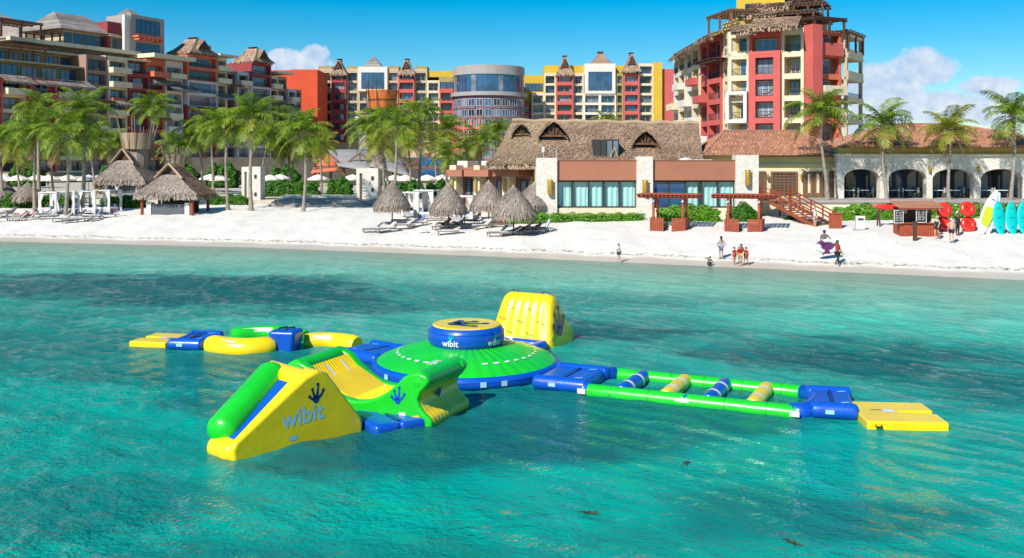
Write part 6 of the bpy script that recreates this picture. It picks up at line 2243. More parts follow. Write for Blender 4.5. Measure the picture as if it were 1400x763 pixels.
# ------------------------------------------------------------------ thatched huts on the beach
def hut(label, px, pyb, half_px, roof_py, eave_py, D=None, seed=1, open_front=True, mat=THATCH):
    g = ground(px, pyb) if D is None else at(px, pyb, D)
    D = g.y
    s = D / FPX
    t = thing('beach_hut', label, 'hut', g, R(-6))
    w, d = half_px * s, half_px * s * 0.72
    ze, zr = (pyb - eave_py) * s, (pyb - roof_py) * s
    rw = w * 0.30
    # gabled hip: long front hip under a small gable, ridge runs front to back
    A, B, C_, D_ = (-w, -d, ze), (w, -d, ze), (w, d, ze), (-w, d, ze)
    f0, f1 = (0, -d * 0.55, zr), (0, d * 0.5, zr)
    thatch('thatch_slope', t, plane_S(D_, A, f0, f1, 0.25), 14, 8, mat, 900, 0.45, 0.07, 0.07, 0.45, seed)
    thatch('thatch_slope', t, plane_S(B, C_, f1, f0, 0.25), 14, 8, mat, 900, 0.45, 0.07, 0.07, 0.45, seed + 1)
    zg = ze + (zr - ze) * 0.62
    thatch('thatch_slope', t, plane_S(A, B, (w * 0.30, -d * 0.62, zg), (-w * 0.30, -d * 0.62, zg), 0.15), 14, 6, THATCH_G, 900, 0.45, 0.07, 0.07, 0.45, seed + 2)
    thatch('thatch_slope', t, plane_S(C_, D_, f1, f1, 0.15), 10, 5, mat, 300, 0.45, 0.07, 0.07, 0.45, seed + 3)
    MB().add([(-w * 0.34, -d * 0.5, zg - 0.1), (w * 0.34, -d * 0.5, zg - 0.1), (0, -d * 0.5, zr - 0.1)], [(0, 1, 2)]).build('gable_shade', DWOOD, t)
    m5 = MB()
    m5.tube([(-w * 0.45, -d * 0.72, zg - 0.35), (0, -d * 0.68, zr + 0.05)], 0.13, 8)
    m5.tube([(w * 0.45, -d * 0.72, zg - 0.35), (0, -d * 0.68, zr + 0.05)], 0.13, 8)
    m5.build('barge_roll', THATCH_P, t, 60)
    for x in (-w * 0.82, w * 0.82):
        for y in (-d * 0.8, d * 0.8):
            m5 = MB(); m5.tube([(x, y, -0.3), (x, y, ze + 0.2)], 0.17, 8)
            m5.build('post', RWOOD, t, 60)
            m5 = MB(); m5.bar((x, y, ze - 0.9), (x * 0.72, y, ze), 0.14)
            m5.build('brace', RWOOD, t)
    m5 = MB(); m5.bar((-w * 0.9, -d * 0.8, ze - 0.05), (w * 0.9, -d * 0.8, ze - 0.05), 0.2)
    m5.build('beam', RWOOD, t)
    for x in (-0.70, 0.55):
        MB().box(w * x, w * (x + 0.15), -d * 0.75, -d * 0.4, -0.1, 1.15).build('counter_end', WHITE, t)
    MB().box(-w * 0.55, w * 0.55, -d * 0.70, -d * 0.45, -0.1, 1.0).build('counter', plain('mosaic', (0.10, 0.11, 0.13), 0.5, 0.6, 9.0), t)
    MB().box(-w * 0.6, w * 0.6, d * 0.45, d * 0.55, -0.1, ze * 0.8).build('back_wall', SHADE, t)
    return t
H1 = hut('thatched beach hut with red posts and a dark mosaic counter', 240, 291, 43, 224, 263, seed=101)
H2 = hut('larger thatched bar hut behind the mosaic counter hut', 176, 262, 36, 204, 245, D=124, seed=111, mat=THATCH_G)
def wicker(label, px, py0, py1, D, wpx):
    z0, z1 = EYE + (HOR - py1) * D / FPX, EYE + (HOR - py0) * D / FPX
    t = thing('wicker_crown', label, 'basket', (at(px, 0, D).x, D, z0))
    r_ = wpx / 2 * D / FPX
    h = z1 - z0
    MB().lathe([(r_ * 0.88, 0), (r_, h), (r_ * 0.92, h), (r_ * 0.8, 0.05)], 20).build('woven_wall', THATCH_P, t, 50)
    for i in range(14):
        a = 2 * math.pi * i / 14
        m5 = MB(); m5.tube([(r_ * 0.9 * math.cos(a), r_ * 0.9 * math.sin(a), 0), (r_ * 1.25 * math.cos(a), r_ * 1.25 * math.sin(a), h * (1.35 + 0.3 * (i % 3)))], 0.05, 5)
        m5.build('stick', GWOOD, t)
    m5 = MB(); m5.tube([(0, 0, -h * 1.2), (0, 0, 0.2)], r_ * 0.7, 10); m5.build('neck', THATCH_G, t)
wicker('round wicker crown with splayed sticks on the larger bar hut', 188, 182, 204, 125, 42)
wicker('smaller round wicker crown rising behind the mosaic counter hut', 240, 211, 224, 112, 30)

# ------------------------------------------------------------------ thatched beach umbrellas
def umbrella(label, px, pyb, py_top, half_px, seed):
    g = ground(px, pyb)
    s = g.y / FPX
    h = (pyb - py_top) * s
    r0 = half_px * s
    t = thing('thatch_umbrella', label, 'beach umbrella', g, 0, 'thatched beach umbrellas')
    m5 = MB(); m5.tube([(0, 0, -0.3), (0.03, 0, h * 0.5), (0, 0, h * 0.92)], 0.085, 8)
    m5.build('pole', BWOOD, t, 60)
    zr = h * 0.47
    cn = thatch('thatch_cone', t, cone_S((0, 0, 0), r0 * 1.06, 0.06, zr, h, -0.07), 32, 7, THATCH_G, 1300, 0.42, 0.05, 0.05, 0.42, seed, 0.12)
    thatch('thatch_skirt', cn, cone_S((0, 0, 0), r0 * 0.97, r0 * 0.72, zr - 0.18, zr + 0.28, 0.0), 28, 2, THATCH_P, 300, 0.4, 0.05, 0.05, 0.36, seed + 1, 0.1)
    m5 = MB()
    for k in range(8):
        a = math.pi / 4 * k
        m5.bar((0, 0, h * 0.86), (r0 * 0.9 * math.cos(a), r0 * 0.9 * math.sin(a), zr + 0.02), 0.05)
    m5.build('rafters', BWOOD, t)
    m5 = MB(); m5.lathe([(0.16, h - 0.25), (0.1, h + 0.02), (0.05, h + 0.14), (0.001, h + 0.16)], 10)
    m5.build('cap', THATCH_P, t, 60)
    return t
umbrella('thatched beach umbrella standing alone beside the twin grey loungers', 536, 306, 250, 23, 201)
umbrella('thatched beach umbrella over the crowded loungers and purple towel', 613, 314, 251, 23.5, 211)
umbrella('thatched beach umbrella between the crowded loungers and the striped chairs', 668, 307, 248, 23.5, 221)
umbrella('thatched beach umbrella with wide skirt over the grey lounger and pink towel', 702, 322, 255, 28, 231)
umbrella('tilting thatched beach umbrella close to the stone pillar of the restaurant', 727, 301, 250, 23, 241).rotation_euler = (0, R(4), 0)
umbrella('thatched beach umbrella in the leafy hedge west of the white cabanas', 38, 284, 250, 18, 251)
umbrella('thatched beach umbrella at the far west end of the beach hedge', 2, 283, 246, 19, 261)
# ------------------------------------------------------------------ white parasols round the pool
def parasol_proto():
    t = thing('white_parasol', 'x', 'parasol', (0, 0, TZ), 0, 'white parasols round the pool')
    m5 = MB()
    n = 8
    V = [(0, 0, 2.62)]
    for k in range(n):
        a = 2 * math.pi * k / n + 0.2
        V.append((0.8 * math.cos(a), 0.8 * math.sin(a), 2.36))
    for k in range(n):
        a = 2 * math.pi * k / n + 0.2
        V.append((1.65 * math.cos(a), 1.65 * math.sin(a), 1.92))
    for k in range(n):
        a = 2 * math.pi * k / n + 0.2
        V.append((1.65 * math.cos(a), 1.65 * math.sin(a), 1.72))
    F_ = []
    for k in range(n):
        j = (k + 1) % n
        F_ += [(0, 1 + k, 1 + j), (1 + k, 1 + n + k, 1 + n + j, 1 + j), (1 + n + k, 1 + 2 * n + k, 1 + 2 * n + j, 1 + n + j)]
    m5.add(V, F_).build('canopy', PARASOL, t, fix=False)
    m5 = MB(); m5.tube([(0, 0, 0), (0, 0, 2.7)], 0.04, 8); m5.build('pole', GWOOD, t)
    m5 = MB().box(-0.35, 0.35, -0.35, 0.35, 0, 0.1); m5.build('base', CONC, t)
    return t
pp = parasol_proto()
labs = {4: 'white pool parasol at the west end behind the hedge umbrellas', 287: 'white pool parasol behind the mosaic counter hut', 435: 'white pool parasol in front of the orange pavilion gable', 482: 'white pool parasol beside the recessed pier of the gate slab', 605: 'white pool parasol beside the canopied restaurant wing'}
first = True
for px, D in ((4, 146), (25, 143), (52, 146), (67, 141), (94, 145), (121, 143), (138, 150), (287, 150), (299, 143), (369, 145), (383, 152), (435, 147), (482, 147), (540, 146), (554, 142), (584, 145), (605, 146)):
    o = pp if first else copy_tree(pp)
    first = False
    o.location = (at(px, 0, D).x, D, TZ)
    o.rotation_euler = (0, 0, px * 0.37)
    grp = 'row of white parasols behind the cabanas' if px < 200 else ('white parasols behind the beach steps' if px < 500 else 'white parasols behind the thatched umbrellas')
    o['label'] = labs.get(px, {'row of white parasols behind the cabanas': 'white pool parasol in the row behind the white cabanas', 'white parasols behind the beach steps': 'white pool parasol behind the hedge by the beach steps', 'white parasols behind the thatched umbrellas': 'white pool parasol behind the thatched beach umbrellas'}[grp])
    o['group'] = grp

# ------------------------------------------------------------------ cabanas, loungers, small tables
def cabana(label, px, pyb, w=2.0, d=2.0, h=2.3, rz=0.0, curtains=(0, 1, 2, 3)):
    g = ground(px, pyb)
    t = thing('cabana', label, 'cabana', g, rz, 'white curtained cabanas')
    for i, (x, y) in enumerate(((-w / 2, -d / 2), (w / 2, -d / 2), (w / 2, d / 2), (-w / 2, d / 2))):
        MB().box(x - 0.05, x + 0.05, y - 0.05, y + 0.05, -0.2, h).build('post', FWHITE, t)
        if i in curtains:
            m5 = MB()
            V, Fc = [], []
            sx = -1 if x > 0 else 1
            for k in range(9):
                for j, zz in enumerate((h - 0.05, h * 0.55, 0.15)):
                    gth = (0.55, 0.22, 0.38)[j]
                    V.append((x + sx * (k / 8) * gth, y + 0.07 * math.sin(k * 1.9), zz))
            for k in range(8):
                for j in range(2):
                    q = k * 3 + j
                    Fc.append((q, q + 3, q + 4, q + 1))
            m5.add(V, Fc).build('curtain', CLOTH, t, 179, fix=False)
    m5 = MB()
    m5.box(-w / 2 - 0.06, w / 2 + 0.06, -d / 2 - 0.06, -d / 2 + 0.06, h, h + 0.1).box(-w / 2 - 0.06, w / 2 + 0.06, d / 2 - 0.06, d / 2 + 0.06, h, h + 0.1)
    m5.box(-w / 2 - 0.06, -w / 2 + 0.06, -d / 2 + 0.06, d / 2 - 0.06, h, h + 0.1).box(w / 2 - 0.06, w / 2 + 0.06, -d / 2 + 0.06, d / 2 - 0.06, h, h + 0.1)
    m5.build('top_frame', FWHITE, t)
    V, Fc = [], []
    for j in range(5):
        for i in range(7):
            V.append((-w / 2 + w * i / 6, -d / 2 + d * j / 4, h + 0.13 - 0.12 * math.sin(math.pi * i / 6) + 0.05 * math.sin(j * 2.4)))
    for j in range(4):
        for i in range(6):
            q = j * 7 + i
            Fc.append((q, q + 1, q + 8, q + 7))
    MB().add(V, Fc).build('canopy', CLOTH, t, 179, fix=False)
    bevelled(MB().box(-w * 0.4, w * 0.4, -d * 0.42, d * 0.42, 0.02, 0.36), 'bed_base', GREYC, t, 0.04, 2)
    bevelled(MB().box(-w * 0.39, w * 0.39, -d * 0.41, d * 0.41, 0.36, 0.55), 'mattress', CLOTH, t, 0.06, 2)
    bevelled(MB().box(-w * 0.36, w * 0.36, d * 0.22, d * 0.38, 0.55, 0.85), 'pillow', plain('navy_cloth', (0.08, 0.09, 0.2), 0.9, 0.2, 3), t, 0.06, 2)
    return t
cabana('white curtained cabana beside the west palm trunks', 73, 293, rz=R(-8))
cabana('white curtained cabana between two slender palm trunks', 96, 292, rz=R(-4), curtains=(0, 1, 3))
cabana('white curtained cabana with dark blue cushions next to the hedge', 126, 291, rz=R(-10))
cabana('white curtained cabana closest to the mosaic counter hut', 147, 290, rz=R(-14), curtains=(0, 1, 2))
cabana('white curtained cabana behind the single thatched umbrella', 566, 296, rz=R(-20))
cabana('tall white curtained cabana between two thatched umbrellas', 585, 298, 2.0, 2.0, 2.6, R(-20))
cabana('white curtained cabana with dark wooden bed behind the crowded loungers', 634, 301, 2.6, 2.0, 2.2, R(-20), (1,))

def lounger(label, px, pyb, rz, mat, towel=None, back=38, stripes=False, group='beach loungers'):
    g = ground(px, pyb)
    t = thing('beach_lounger', label, 'lounger', g, rz, group)
    MB().box(-0.33, -0.27, -0.95, 0.95, 0.26, 0.34).box(0.27, 0.33, -0.95, 0.95, 0.26, 0.34).box(-0.27, 0.27, -0.95, -0.89, 0.26, 0.34).build('frame', GWOOD, t)
    for x in (-0.29, 0.29):
        for y in (-0.85, 0.55):
            MB().box(x - 0.035, x + 0.035, y - 0.035, y + 0.035, -0.1, 0.26).build('leg', GWOOD, t)
    bevelled(MB().box(-0.3, 0.3, -0.93, 0.3, 0.34, 0.42), 'seat', mat, t, 0.03, 2)
    c, s = math.cos(R(back)), math.sin(R(back))
    m5 = MB(lambda x, y, z: (x, 0.3 + y * c - z * s, 0.34 + y * s + z * c))
    m5.box(-0.3, 0.3, 0.0, 0.78, 0.0, 0.08)
    bk = m5.build('backrest', mat, t)
    if towel:
        m5 = MB(lambda x, y, z: (x, 0.3 + y * c - z * s, 0.34 + y * s + z * c))
        m5.box(-0.26, 0.26, 0.2, 0.80, 0.085, 0.11)
        m5.build('towel', towel, bk)
    if stripes:
        for x in (-0.2, -0.05, 0.1, 0.25):
            m5 = MB(lambda x_, y, z: (x_, 0.3 + y * c - z * s, 0.34 + y * s + z * c))
            m5.box(x - 0.04, x + 0.04, 0.02, 0.76, -0.004, 0.0845).build('stripe', CLOTH, bk)
    return t
PINK = plain('pink_towel', (0.55, 0.16, 0.22), 0.9, 0.15, 3)
BLUET = plain('blue_towel', (0.12, 0.22, 0.42), 0.9, 0.15, 3)
YELT = plain('yellow_towel', (0.62, 0.50, 0.16), 0.9, 0.15, 3)
PURT = plain('purple_towel', (0.26, 0.14, 0.36), 0.9, 0.15, 3)
WHT = plain('pale_sling', (0.55, 0.53, 0.52), 0.9, 0.1, 3)
NAVYC = plain('navy_sling', (0.10, 0.11, 0.18), 0.9, 0.2, 3)
lounger('grey lounger with a dark towel, outermost on the sand', 510, 318, R(-70), GREYC, NAVYC)
lounger('pale lounger next to the lounger with the dark towel', 528, 317, R(-60), WHT)
lounger('grey lounger just east of the single thatched umbrella', 570, 309, R(-75), GREYC, BLUET, 50)
lounger('brown lounger tucked under the single thatched umbrella', 549, 306, R(-100), BWOOD, None, 25)
lounger('lounger with a pink towel at the crowded umbrella', 605, 314, R(-60), WHT, PINK, 50)
lounger('lounger with a purple towel at the crowded umbrella', 625, 313, R(-95), NAVYC, PURT, 55)
lounger('lounger with a yellow towel in front of the crowded umbrella', 613, 321, R(-90), WHT, YELT, 20)
lounger('pale lounger west of the third thatched umbrella pole', 660, 313, R(-60), WHT, None, 40)
lounger('red-brown reclined chair behind the third thatched umbrella', 683, 311, R(-80), plain('red_sling', (0.3, 0.08, 0.08), 0.9, 0.2, 3), None, 62)
lounger('grey lounger lying beside the wide-skirted umbrella', 681, 323, R(-70), GREYC, None, 45)
lounger('lounger with a pale pink towel under the wide-skirted umbrella', 698, 323, R(-85), WHT, PINK, 30)
lounger('dark lounger under the tilting umbrella with a rose towel', 716, 320, R(-95), NAVYC, PINK, 55)
lounger('navy lounger between the rose towel and the striped chair', 729, 320, R(-80), NAVYC, BLUET, 50)
lounger('blue and white striped beach chair beside the tilting umbrella', 743, 317, R(-75), NAVYC, None, 66, True)
lounger('pale lounger in front of the west cabana', 85, 303, R(-60), WHT)
lounger('grey lounger in front of the cabana with dark blue cushions', 98, 304, R(-70), GREYC)
lounger('pale lounger beside the kneeling palm shade near the hut', 118, 303, R(-70), WHT, None, 50)
lounger('dark lounger under the west thatched umbrella', 12, 296, R(-80), NAVYC, PINK, 50)
lounger('lounger with pink towel, west end of the beach', 27, 302, R(-85), WHT, PINK, 40)
lounger('lounger with rose towel beside the pink one, west end of the beach', 40, 301, R(-85), WHT, PINK, 40)
for i, (px, py, rz, mt, tw, lab) in enumerate(((58, 297, -70, NAVYC, BLUET, 'dark lounger with a blue towel in the shade of the west cabana'), (66, 300, -50, GREYC, None, 'grey lounger angled towards the west cabana'), (106, 299, -80, NAVYC, None, 'navy lounger between the two palm trunks by the cabanas'),
        (128, 300, -60, GREYC, BLUET, 'grey lounger with a blue towel before the blue-cushioned cabana'), (150, 297, -75, NAVYC, PINK, 'navy lounger with a pink towel before the cabana by the counter hut'), (2, 302, -70, NAVYC, PURT, 'lounger with a purple towel at the very west end of the beach'),
        (596, 303, -80, WHT, BLUET, 'pale lounger with a blue towel behind the crowded umbrella'), (646, 306, -70, GREYC, None, 'grey lounger between the crowded umbrella and the third umbrella'), (553, 312, -70, WHT, None, 'pale lounger behind the twin grey loungers'))):
    lounger(lab, px, py, R(rz), mt, tw, 35 + 6 * (i % 4))
tt = thing('side_table', 'small low white side table alone on the sand below the umbrellas', 'table', ground(578, 320))
MB().box(-0.4, 0.4, -0.25, 0.25, 0.36, 0.42).build('tabletop', FWHITE, tt)
for x in (-0.36, 0.36):
    for y in (-0.2, 0.2):
        MB().box(x - 0.025, x + 0.025, y - 0.025, y + 0.025, -0.05, 0.36).build('leg', FWHITE, tt)

# ------------------------------------------------------------------ red pergolas
def pergola(label, px, pyb):
    g = ground(px, pyb)
    t = thing('beach_pergola', label, 'pergola', g, R(-20), 'red timber pergolas on the beach')
    h, w, d = 2.62, 2.95, 2.2
    for x in (-w / 2 + 0.25, w / 2 - 0.25):
        for y in (-d / 2 + 0.2, d / 2 - 0.2):
            MB().box(x - 0.09, x + 0.09, y - 0.09, y + 0.09, -0.3, h).build('post', RWOOD, t)
    for y in (-d / 2 + 0.2, d / 2 - 0.2):
        MB().box(-w / 2 - 1.1, w / 2 + 1.1, y - 0.05, y + 0.05, h, h + 0.16).build('beam', RWOOD, t)
    for i in range(15):
        x = -w / 2 - 0.95 + (w + 1.9) * i / 14
        MB().prism([(-d / 2 - 0.55, h + 0.22), (-d / 2 - 0.35, h + 0.16), (d / 2 + 0.35, h + 0.16), (d / 2 + 0.55, h + 0.22), (d / 2 + 0.55, h + 0.30), (-d / 2 - 0.55, h + 0.30)], x - 0.04, x + 0.04, 'x').build('rafter', RWOOD, t)
    for i in range(20):
        y = -d / 2 - 0.5 + (d + 1.0) * i / 19
        MB().box(-w / 2 - 1.05, w / 2 + 1.05, y - 0.03, y + 0.03, h + 0.304, h + 0.35).build('slat', RWOOD, t)
    # boxed-in benches on both sides, fronts of upright boards
    for sx in (-1, 1):
        x0, x1 = (sx * w / 2 - (1.15 if sx > 0 else 0.0)), (sx * w / 2 + (1.15 if sx < 0 else 0.0))
        n = 7
        for i in range(n):
            a = x0 + (x1 - x0) * i / n
            MB().box(a + 0.012, a + (x1 - x0) / n - 0.012, -d / 2 - 0.03, -d / 2 + 0.03, -0.2, 0.98).build('board', RWOOD, t)
        n = 13
        for i in range(n):
            y = -d / 2 + 0.05 + (d - 0.1) * i / n
            xx = sx * w / 2
            MB().box(xx - 0.03, xx + 0.03, y + 0.012, y + (d - 0.1) / n - 0.012, -0.2, 0.975).build('board', RWOOD, t)
        MB().box(x0 + 0.04, x1 - 0.04, -d / 2 + 0.04, d / 2 - 0.04, 0.05, 0.46).build('seat', DWOOD, t)
    for x in (-w / 2 + 0.25, w / 2 - 0.25):
        MB().lathe([(0.1, 0), (0.12, 0.06), (0.1, 0.2), (0.02, 0.26)], 8).build('lamp', FWHITE, t, loc=(x, -d / 2 + 0.08, h - 0.34))
    return t
pergola('red timber pergola with boxed benches before the dark restaurant windows', 916, 313)
pergola('red timber pergola with boxed benches next to the wooden beach stair', 1018, 315)

# ------------------------------------------------------------------ wooden stair
g = ground(1128, 309)
top = at(1066, 0, 87)
SA = thing('beach_stair', 'red wooden stair with railings climbing from the sand to the restaurant terrace', 'stair', (g.x, g.y, g.z))
run = Vector((top.x - g.x, top.y - g.y, 0))
rl = run.length
rd = run.normalized()
sdv = Vector((-rd.y, rd.x, 0))
rise = TF - g.z - 0.02
n = 11
for i in range(n):
    c = rd * (rl * (i + 0.5) / n)
    m5 = MB(lambda x, y, z, c=c: tuple(c + rd * x + sdv * y + Vector((0, 0, z))))
    m5.box(-rl / n * 0.55, rl / n * 0.55, -0.85, 0.85, rise * (i + 1) / n - 0.06, rise * (i + 1) / n).build('tread', BWOOD, SA)
for y in (-0.92, 0.92):
    m5 = MB()
    m5.bar(sdv * y + Vector((0, 0, -0.05)), rd * rl + sdv * y + Vector((0, 0, rise - 0.12)), 0.08, 0.3)
    m5.build('stringer', RWOOD, SA)
    for k in range(5):
        f = k / 4
        p = rd * (rl * f) + sdv * y + Vector((0, 0, rise * f - 0.1))
        m5 = MB(); m5.bar(p, p + Vector((0, 0, 1.25)), 0.12); m5.build('post', RWOOD, SA)
    for dz in (0.45, 0.8, 1.12):
        m5 = MB()
        m5.bar(sdv * y + Vector((0, 0, dz)), rd * rl + sdv * y + Vector((0, 0, rise + dz)), 0.07, 0.1)
        m5.build('rail', RWOOD, SA)
# landing
m5 = MB(lambda x, y, z: tuple(rd * (rl + x) + sdv * y + Vector((0, 0, z))))
m5.box(0, 2.2, -1.2, 1.2, rise - 0.12, rise).build('landing', BWOOD, SA)
for x, y in ((2.1, -1.1), (2.1, 1.1), (0.1, -1.1)):
    m5 = MB(lambda a, b, z, x=x, y=y: tuple(rd * (rl + x + a) + sdv * (y + b) + Vector((0, 0, z))))
    m5.box(-0.07, 0.07, -0.07, 0.07, -0.6, rise + 1.15).build('post', RWOOD, SA)
for dz in (0.45, 0.8, 1.12):
    m5 = MB(); m5.bar(rd * (rl) + sdv * 1.1 + Vector((0, 0, rise + dz)), rd * (rl + 2.1) + sdv * 1.1 + Vector((0, 0, rise + dz)), 0.07, 0.1)
    m5.build('rail', RWOOD, SA)
cr = thing('wooden_bin', 'orange-red wooden bin at the foot of the beach stair', 'bin', ground(1142, 312), R(-15))
for i in range(6):
    MB().box(-0.5 + i / 6 + 0.01, -0.5 + (i + 1) / 6 - 0.01, -0.4, -0.34, -0.1, 1.15).build('board', RWOOD, cr)
MB().box(-0.49, 0.49, -0.335, 0.4, -0.1, 1.12).build('body', RWOOD, cr)
MB().box(-0.56, 0.56, -0.46, 0.46, 1.15, 1.23).build('lid', RWOOD, cr)
wb_ = thing('info_box', 'white box stand with a small dark opening beside the hedge', 'box', ground(1176, 315), R(-10))
bevelled(MB().box(-0.35, 0.35, -0.25, 0.25, 0.0, 1.15), 'body', FWHITE, wb_, 0.03, 2)
MB().box(-0.22, 0.22, -0.275, -0.255, 0.82, 0.98).build('slot', METAL, wb_)
MB().box(-0.5, 0.5, -0.35, 0.35, -0.15, 0.12).build('plinth', CONC, wb_)

# ------------------------------------------------------------------ water sports kiosk
g = ground(1252, 320)
KS = thing('sports_kiosk', 'red wooden water sports kiosk with chalk boards and a tiled roof', 'kiosk', g, R(-3))
KS.scale = (0.8, 0.8, 0.82)
kw_, kd = 3.6, 2.0
for i in range(14):
    a = -kw_ / 2 + kw_ * i / 14
    MB().box(a + 0.008, a + kw_ / 14 - 0.008, -kd / 2 - 0.05, -kd / 2, -0.2, 1.05).build('board', RWOOD, KS)
MB().box(-kw_ / 2, kw_ / 2, -kd / 2 + 0.005, kd / 2, -0.2, 0.98).build('counter', RWOOD, KS)
MB().box(-kw_ / 2 - 0.15, kw_ / 2 + 0.15, -kd / 2 - 0.22, -kd / 2 + 0.35, 1.052, 1.13).build('counter_top', RWOOD, KS)
for x in (-kw_ / 2 + 0.06, kw_ / 2 - 0.06):
    for y in (-kd / 2 + 0.1, kd / 2 - 0.06):
        MB().box(x - 0.06, x + 0.06, y - 0.06, y + 0.06, 1.13, 2.55).build('post', RWOOD, KS)
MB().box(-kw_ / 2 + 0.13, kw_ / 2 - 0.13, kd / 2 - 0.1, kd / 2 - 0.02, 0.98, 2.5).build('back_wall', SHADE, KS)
for i in range(20):
    a = -kw_ / 2 - 0.3 + (kw_ + 0.6) * i / 20
    w_ = (kw_ + 0.6) / 40
    m5 = MB()
    V = []
    for (y, z) in ((-kd / 2 - 0.55, 2.50), (kd / 2 + 0.2, 3.0)):
        for x_, h_ in ((-1, 0), (-0.6, 0.08), (0, 0.12), (0.6, 0.08), (1, 0)):
            V.append((a + w_ + x_ * w_, y, z + h_))
    m5.add(V, [(0, 1, 6, 5), (1, 2, 7, 6), (2, 3, 8, 7), (3, 4, 9, 8), (0, 1, 2, 3, 4)]).build('roof_tile', TILE, KS)
MB().box(-kw_ / 2 - 0.3, kw_ / 2 + 0.3, -kd / 2 - 0.5, -kd / 2 - 0.42, 2.38, 2.49).build('fascia', RWOOD, KS)
def chalk(x, z, w=0.85, h=1.15, y=-kd / 2 - 0.28):
    b = MB().box(-w / 2, w / 2, -0.02, 0.02, 0, h).build('chalk_board', METAL, KS, loc=(x, y, z))
    f = MB()
    f.box(-w / 2 - 0.06, -w / 2, -0.04, 0.03, -0.06, h + 0.06).box(w / 2, w / 2 + 0.06, -0.04, 0.03, -0.06, h + 0.06).box(-w / 2, w / 2, -0.04, 0.03, -0.06, 0).box(-w / 2, w / 2, -0.04, 0.03, h, h + 0.06)
    f.build('frame', FWHITE, b)
    m5 = MB()
    for k in range(6):
        zz = h - 0.18 - k * 0.15
        for j in range(2):
            a = -w / 2 + 0.1 + j * w * 0.45
            m5.box(a, a + rnd.uniform(0.15, w * 0.36), -0.026, -0.022, zz, zz + 0.05)
    m5.build('chalk_lines', plain('chalk', (0.5, 0.5, 0.5), 0.9, 0.1, 3), b)
chalk(0.05, 1.2)
chalk(-2.05, 1.15, 0.75, 1.1)
for x in (-0.9, 1.1):
    MB().box(x - 0.4, x + 0.4, kd / 2 - 0.14, kd / 2 - 0.105, 1.9, 2.3).build('shelf_sign', FWHITE, KS)
m5 = MB()
ps = thing('marker_post', 'short dark timber post standing in the sand before the kiosk', 'post', ground(1251, 329))
m5.box(-0.12, 0.12, -0.12, 0.12, -0.3, 1.35); m5.build('post', DWOOD, ps)
MB().box(-0.15, 0.15, -0.15, 0.15, 1.35, 1.42).build('cap', DWOOD, ps)

def towable(label, loc, rot, r=0.62):
    t = thing('towable_tube', label, 'inflatable', loc, 0, 'red inflatable tubes beside the kiosk')
    m5 = MB()
    N2, M2 = 40, 12
    V, Fc = [], []
    for i in range(N2):
        a = 2 * math.pi * i / N2
        lob = 1 + 0.05 * abs(math.sin(a * 5))
        for k in range(M2):
            b = 2 * math.pi * k / M2
            q = r * 0.62 + r * 0.40 * lob * math.cos(b)
            V.append((q * math.cos(a), q * math.sin(a), r * 0.36 * lob * math.sin(b)))
    for i in range(N2):
        for k in range(M2):
            Fc.append((i * M2 + k, ((i + 1) % N2) * M2 + k, ((i + 1) % N2) * M2 + (k + 1) % M2, i * M2 + (k + 1) % M2))
    m5.add(V, Fc)
    o = m5.build('tube', V_ORG, t, 179); o.rotation_euler = rot
    m5 = MB(); m5.lathe([(0.001, 0.06), (r * 0.3, 0.05), (r * 0.32, -0.05), (0.001, -0.06)], 20)
    o2 = m5.build('floor', V_ORG, o, 40)
    m5 = MB()
    for k in range(5):
        a = 2 * math.pi * k / 5
        m5.box(r * 0.6 * math.cos(a) - 0.06, r * 0.6 * math.cos(a) + 0.06, r * 0.6 * math.sin(a) - 0.03, r * 0.6 * math.sin(a) + 0.03, r * 0.34, r * 0.385)
    m5.build('grip_patch', V_BLK, o)
    return t
for (px, py, dz, lab) in ((1290, 316, 0.55, 'red inflatable tube on edge just east of the kiosk'), (1291, 316, 1.65, 'red inflatable tube resting on the tube just east of the kiosk'),
                          (1324, 317, 0.58, 'red inflatable tube on edge beside the white paddle board'), (1323, 317, 1.75, 'red inflatable tube resting on the tube beside the white paddle board')):
    q = ground(px, py); q.z += dz
    towable(lab, q, (R(72), R(8), 0), 0.6)
q = ground(1222, 309)
KY = thing('red_kayak', 'orange-red kayak lying on the hedge west of the kiosk', 'kayak', q + Vector((-0.3, 0.6, 0)))
def kayak_mesh(L_, w, h):
    V, Fc = [], []
    n, m_ = 18, 10
    for i in range(n + 1):
        t = i / n
        s = max(0.02, math.sin(math.pi * t) ** 0.65)
        for k in range(m_):
            a = 2 * math.pi * k / m_
            V.append((-L_ / 2 + L_ * t, w / 2 * s * math.cos(a), h / 2 * s * math.sin(a) * (1 if math.sin(a) < 0 else 0.75) + 0.12 * (2 * t - 1) ** 4))
    for i in range(n):
        for k in range(m_):
            Fc.append((i * m_ + k, (i + 1) * m_ + k, (i + 1) * m_ + (k + 1) % m_, i * m_ + (k + 1) % m_))
    return V, Fc
V, Fc = kayak_mesh(2.6, 0.8, 0.6)
MB().add(V, Fc).build('hull', V_ORG, KY, 179, loc=(0, 0, 1.55))
m5 = MB(); m5.lathe([(0.26, 0), (0.3, 0.06), (0.2, 0.04), (0.001, -0.05)], 16); m5.build('cockpit', V_BLK, KY, 40, loc=(0.2, 0, 1.78))
for x in (-0.7, 0.7):
    m5 = MB(); m5.bar((x, -0.3, -0.2), (x, 0.0, 1.3), 0.1).bar((x, 0.4, -0.2), (x, 0.0, 1.3), 0.1); m5.build('trestle', DWOOD, KY)

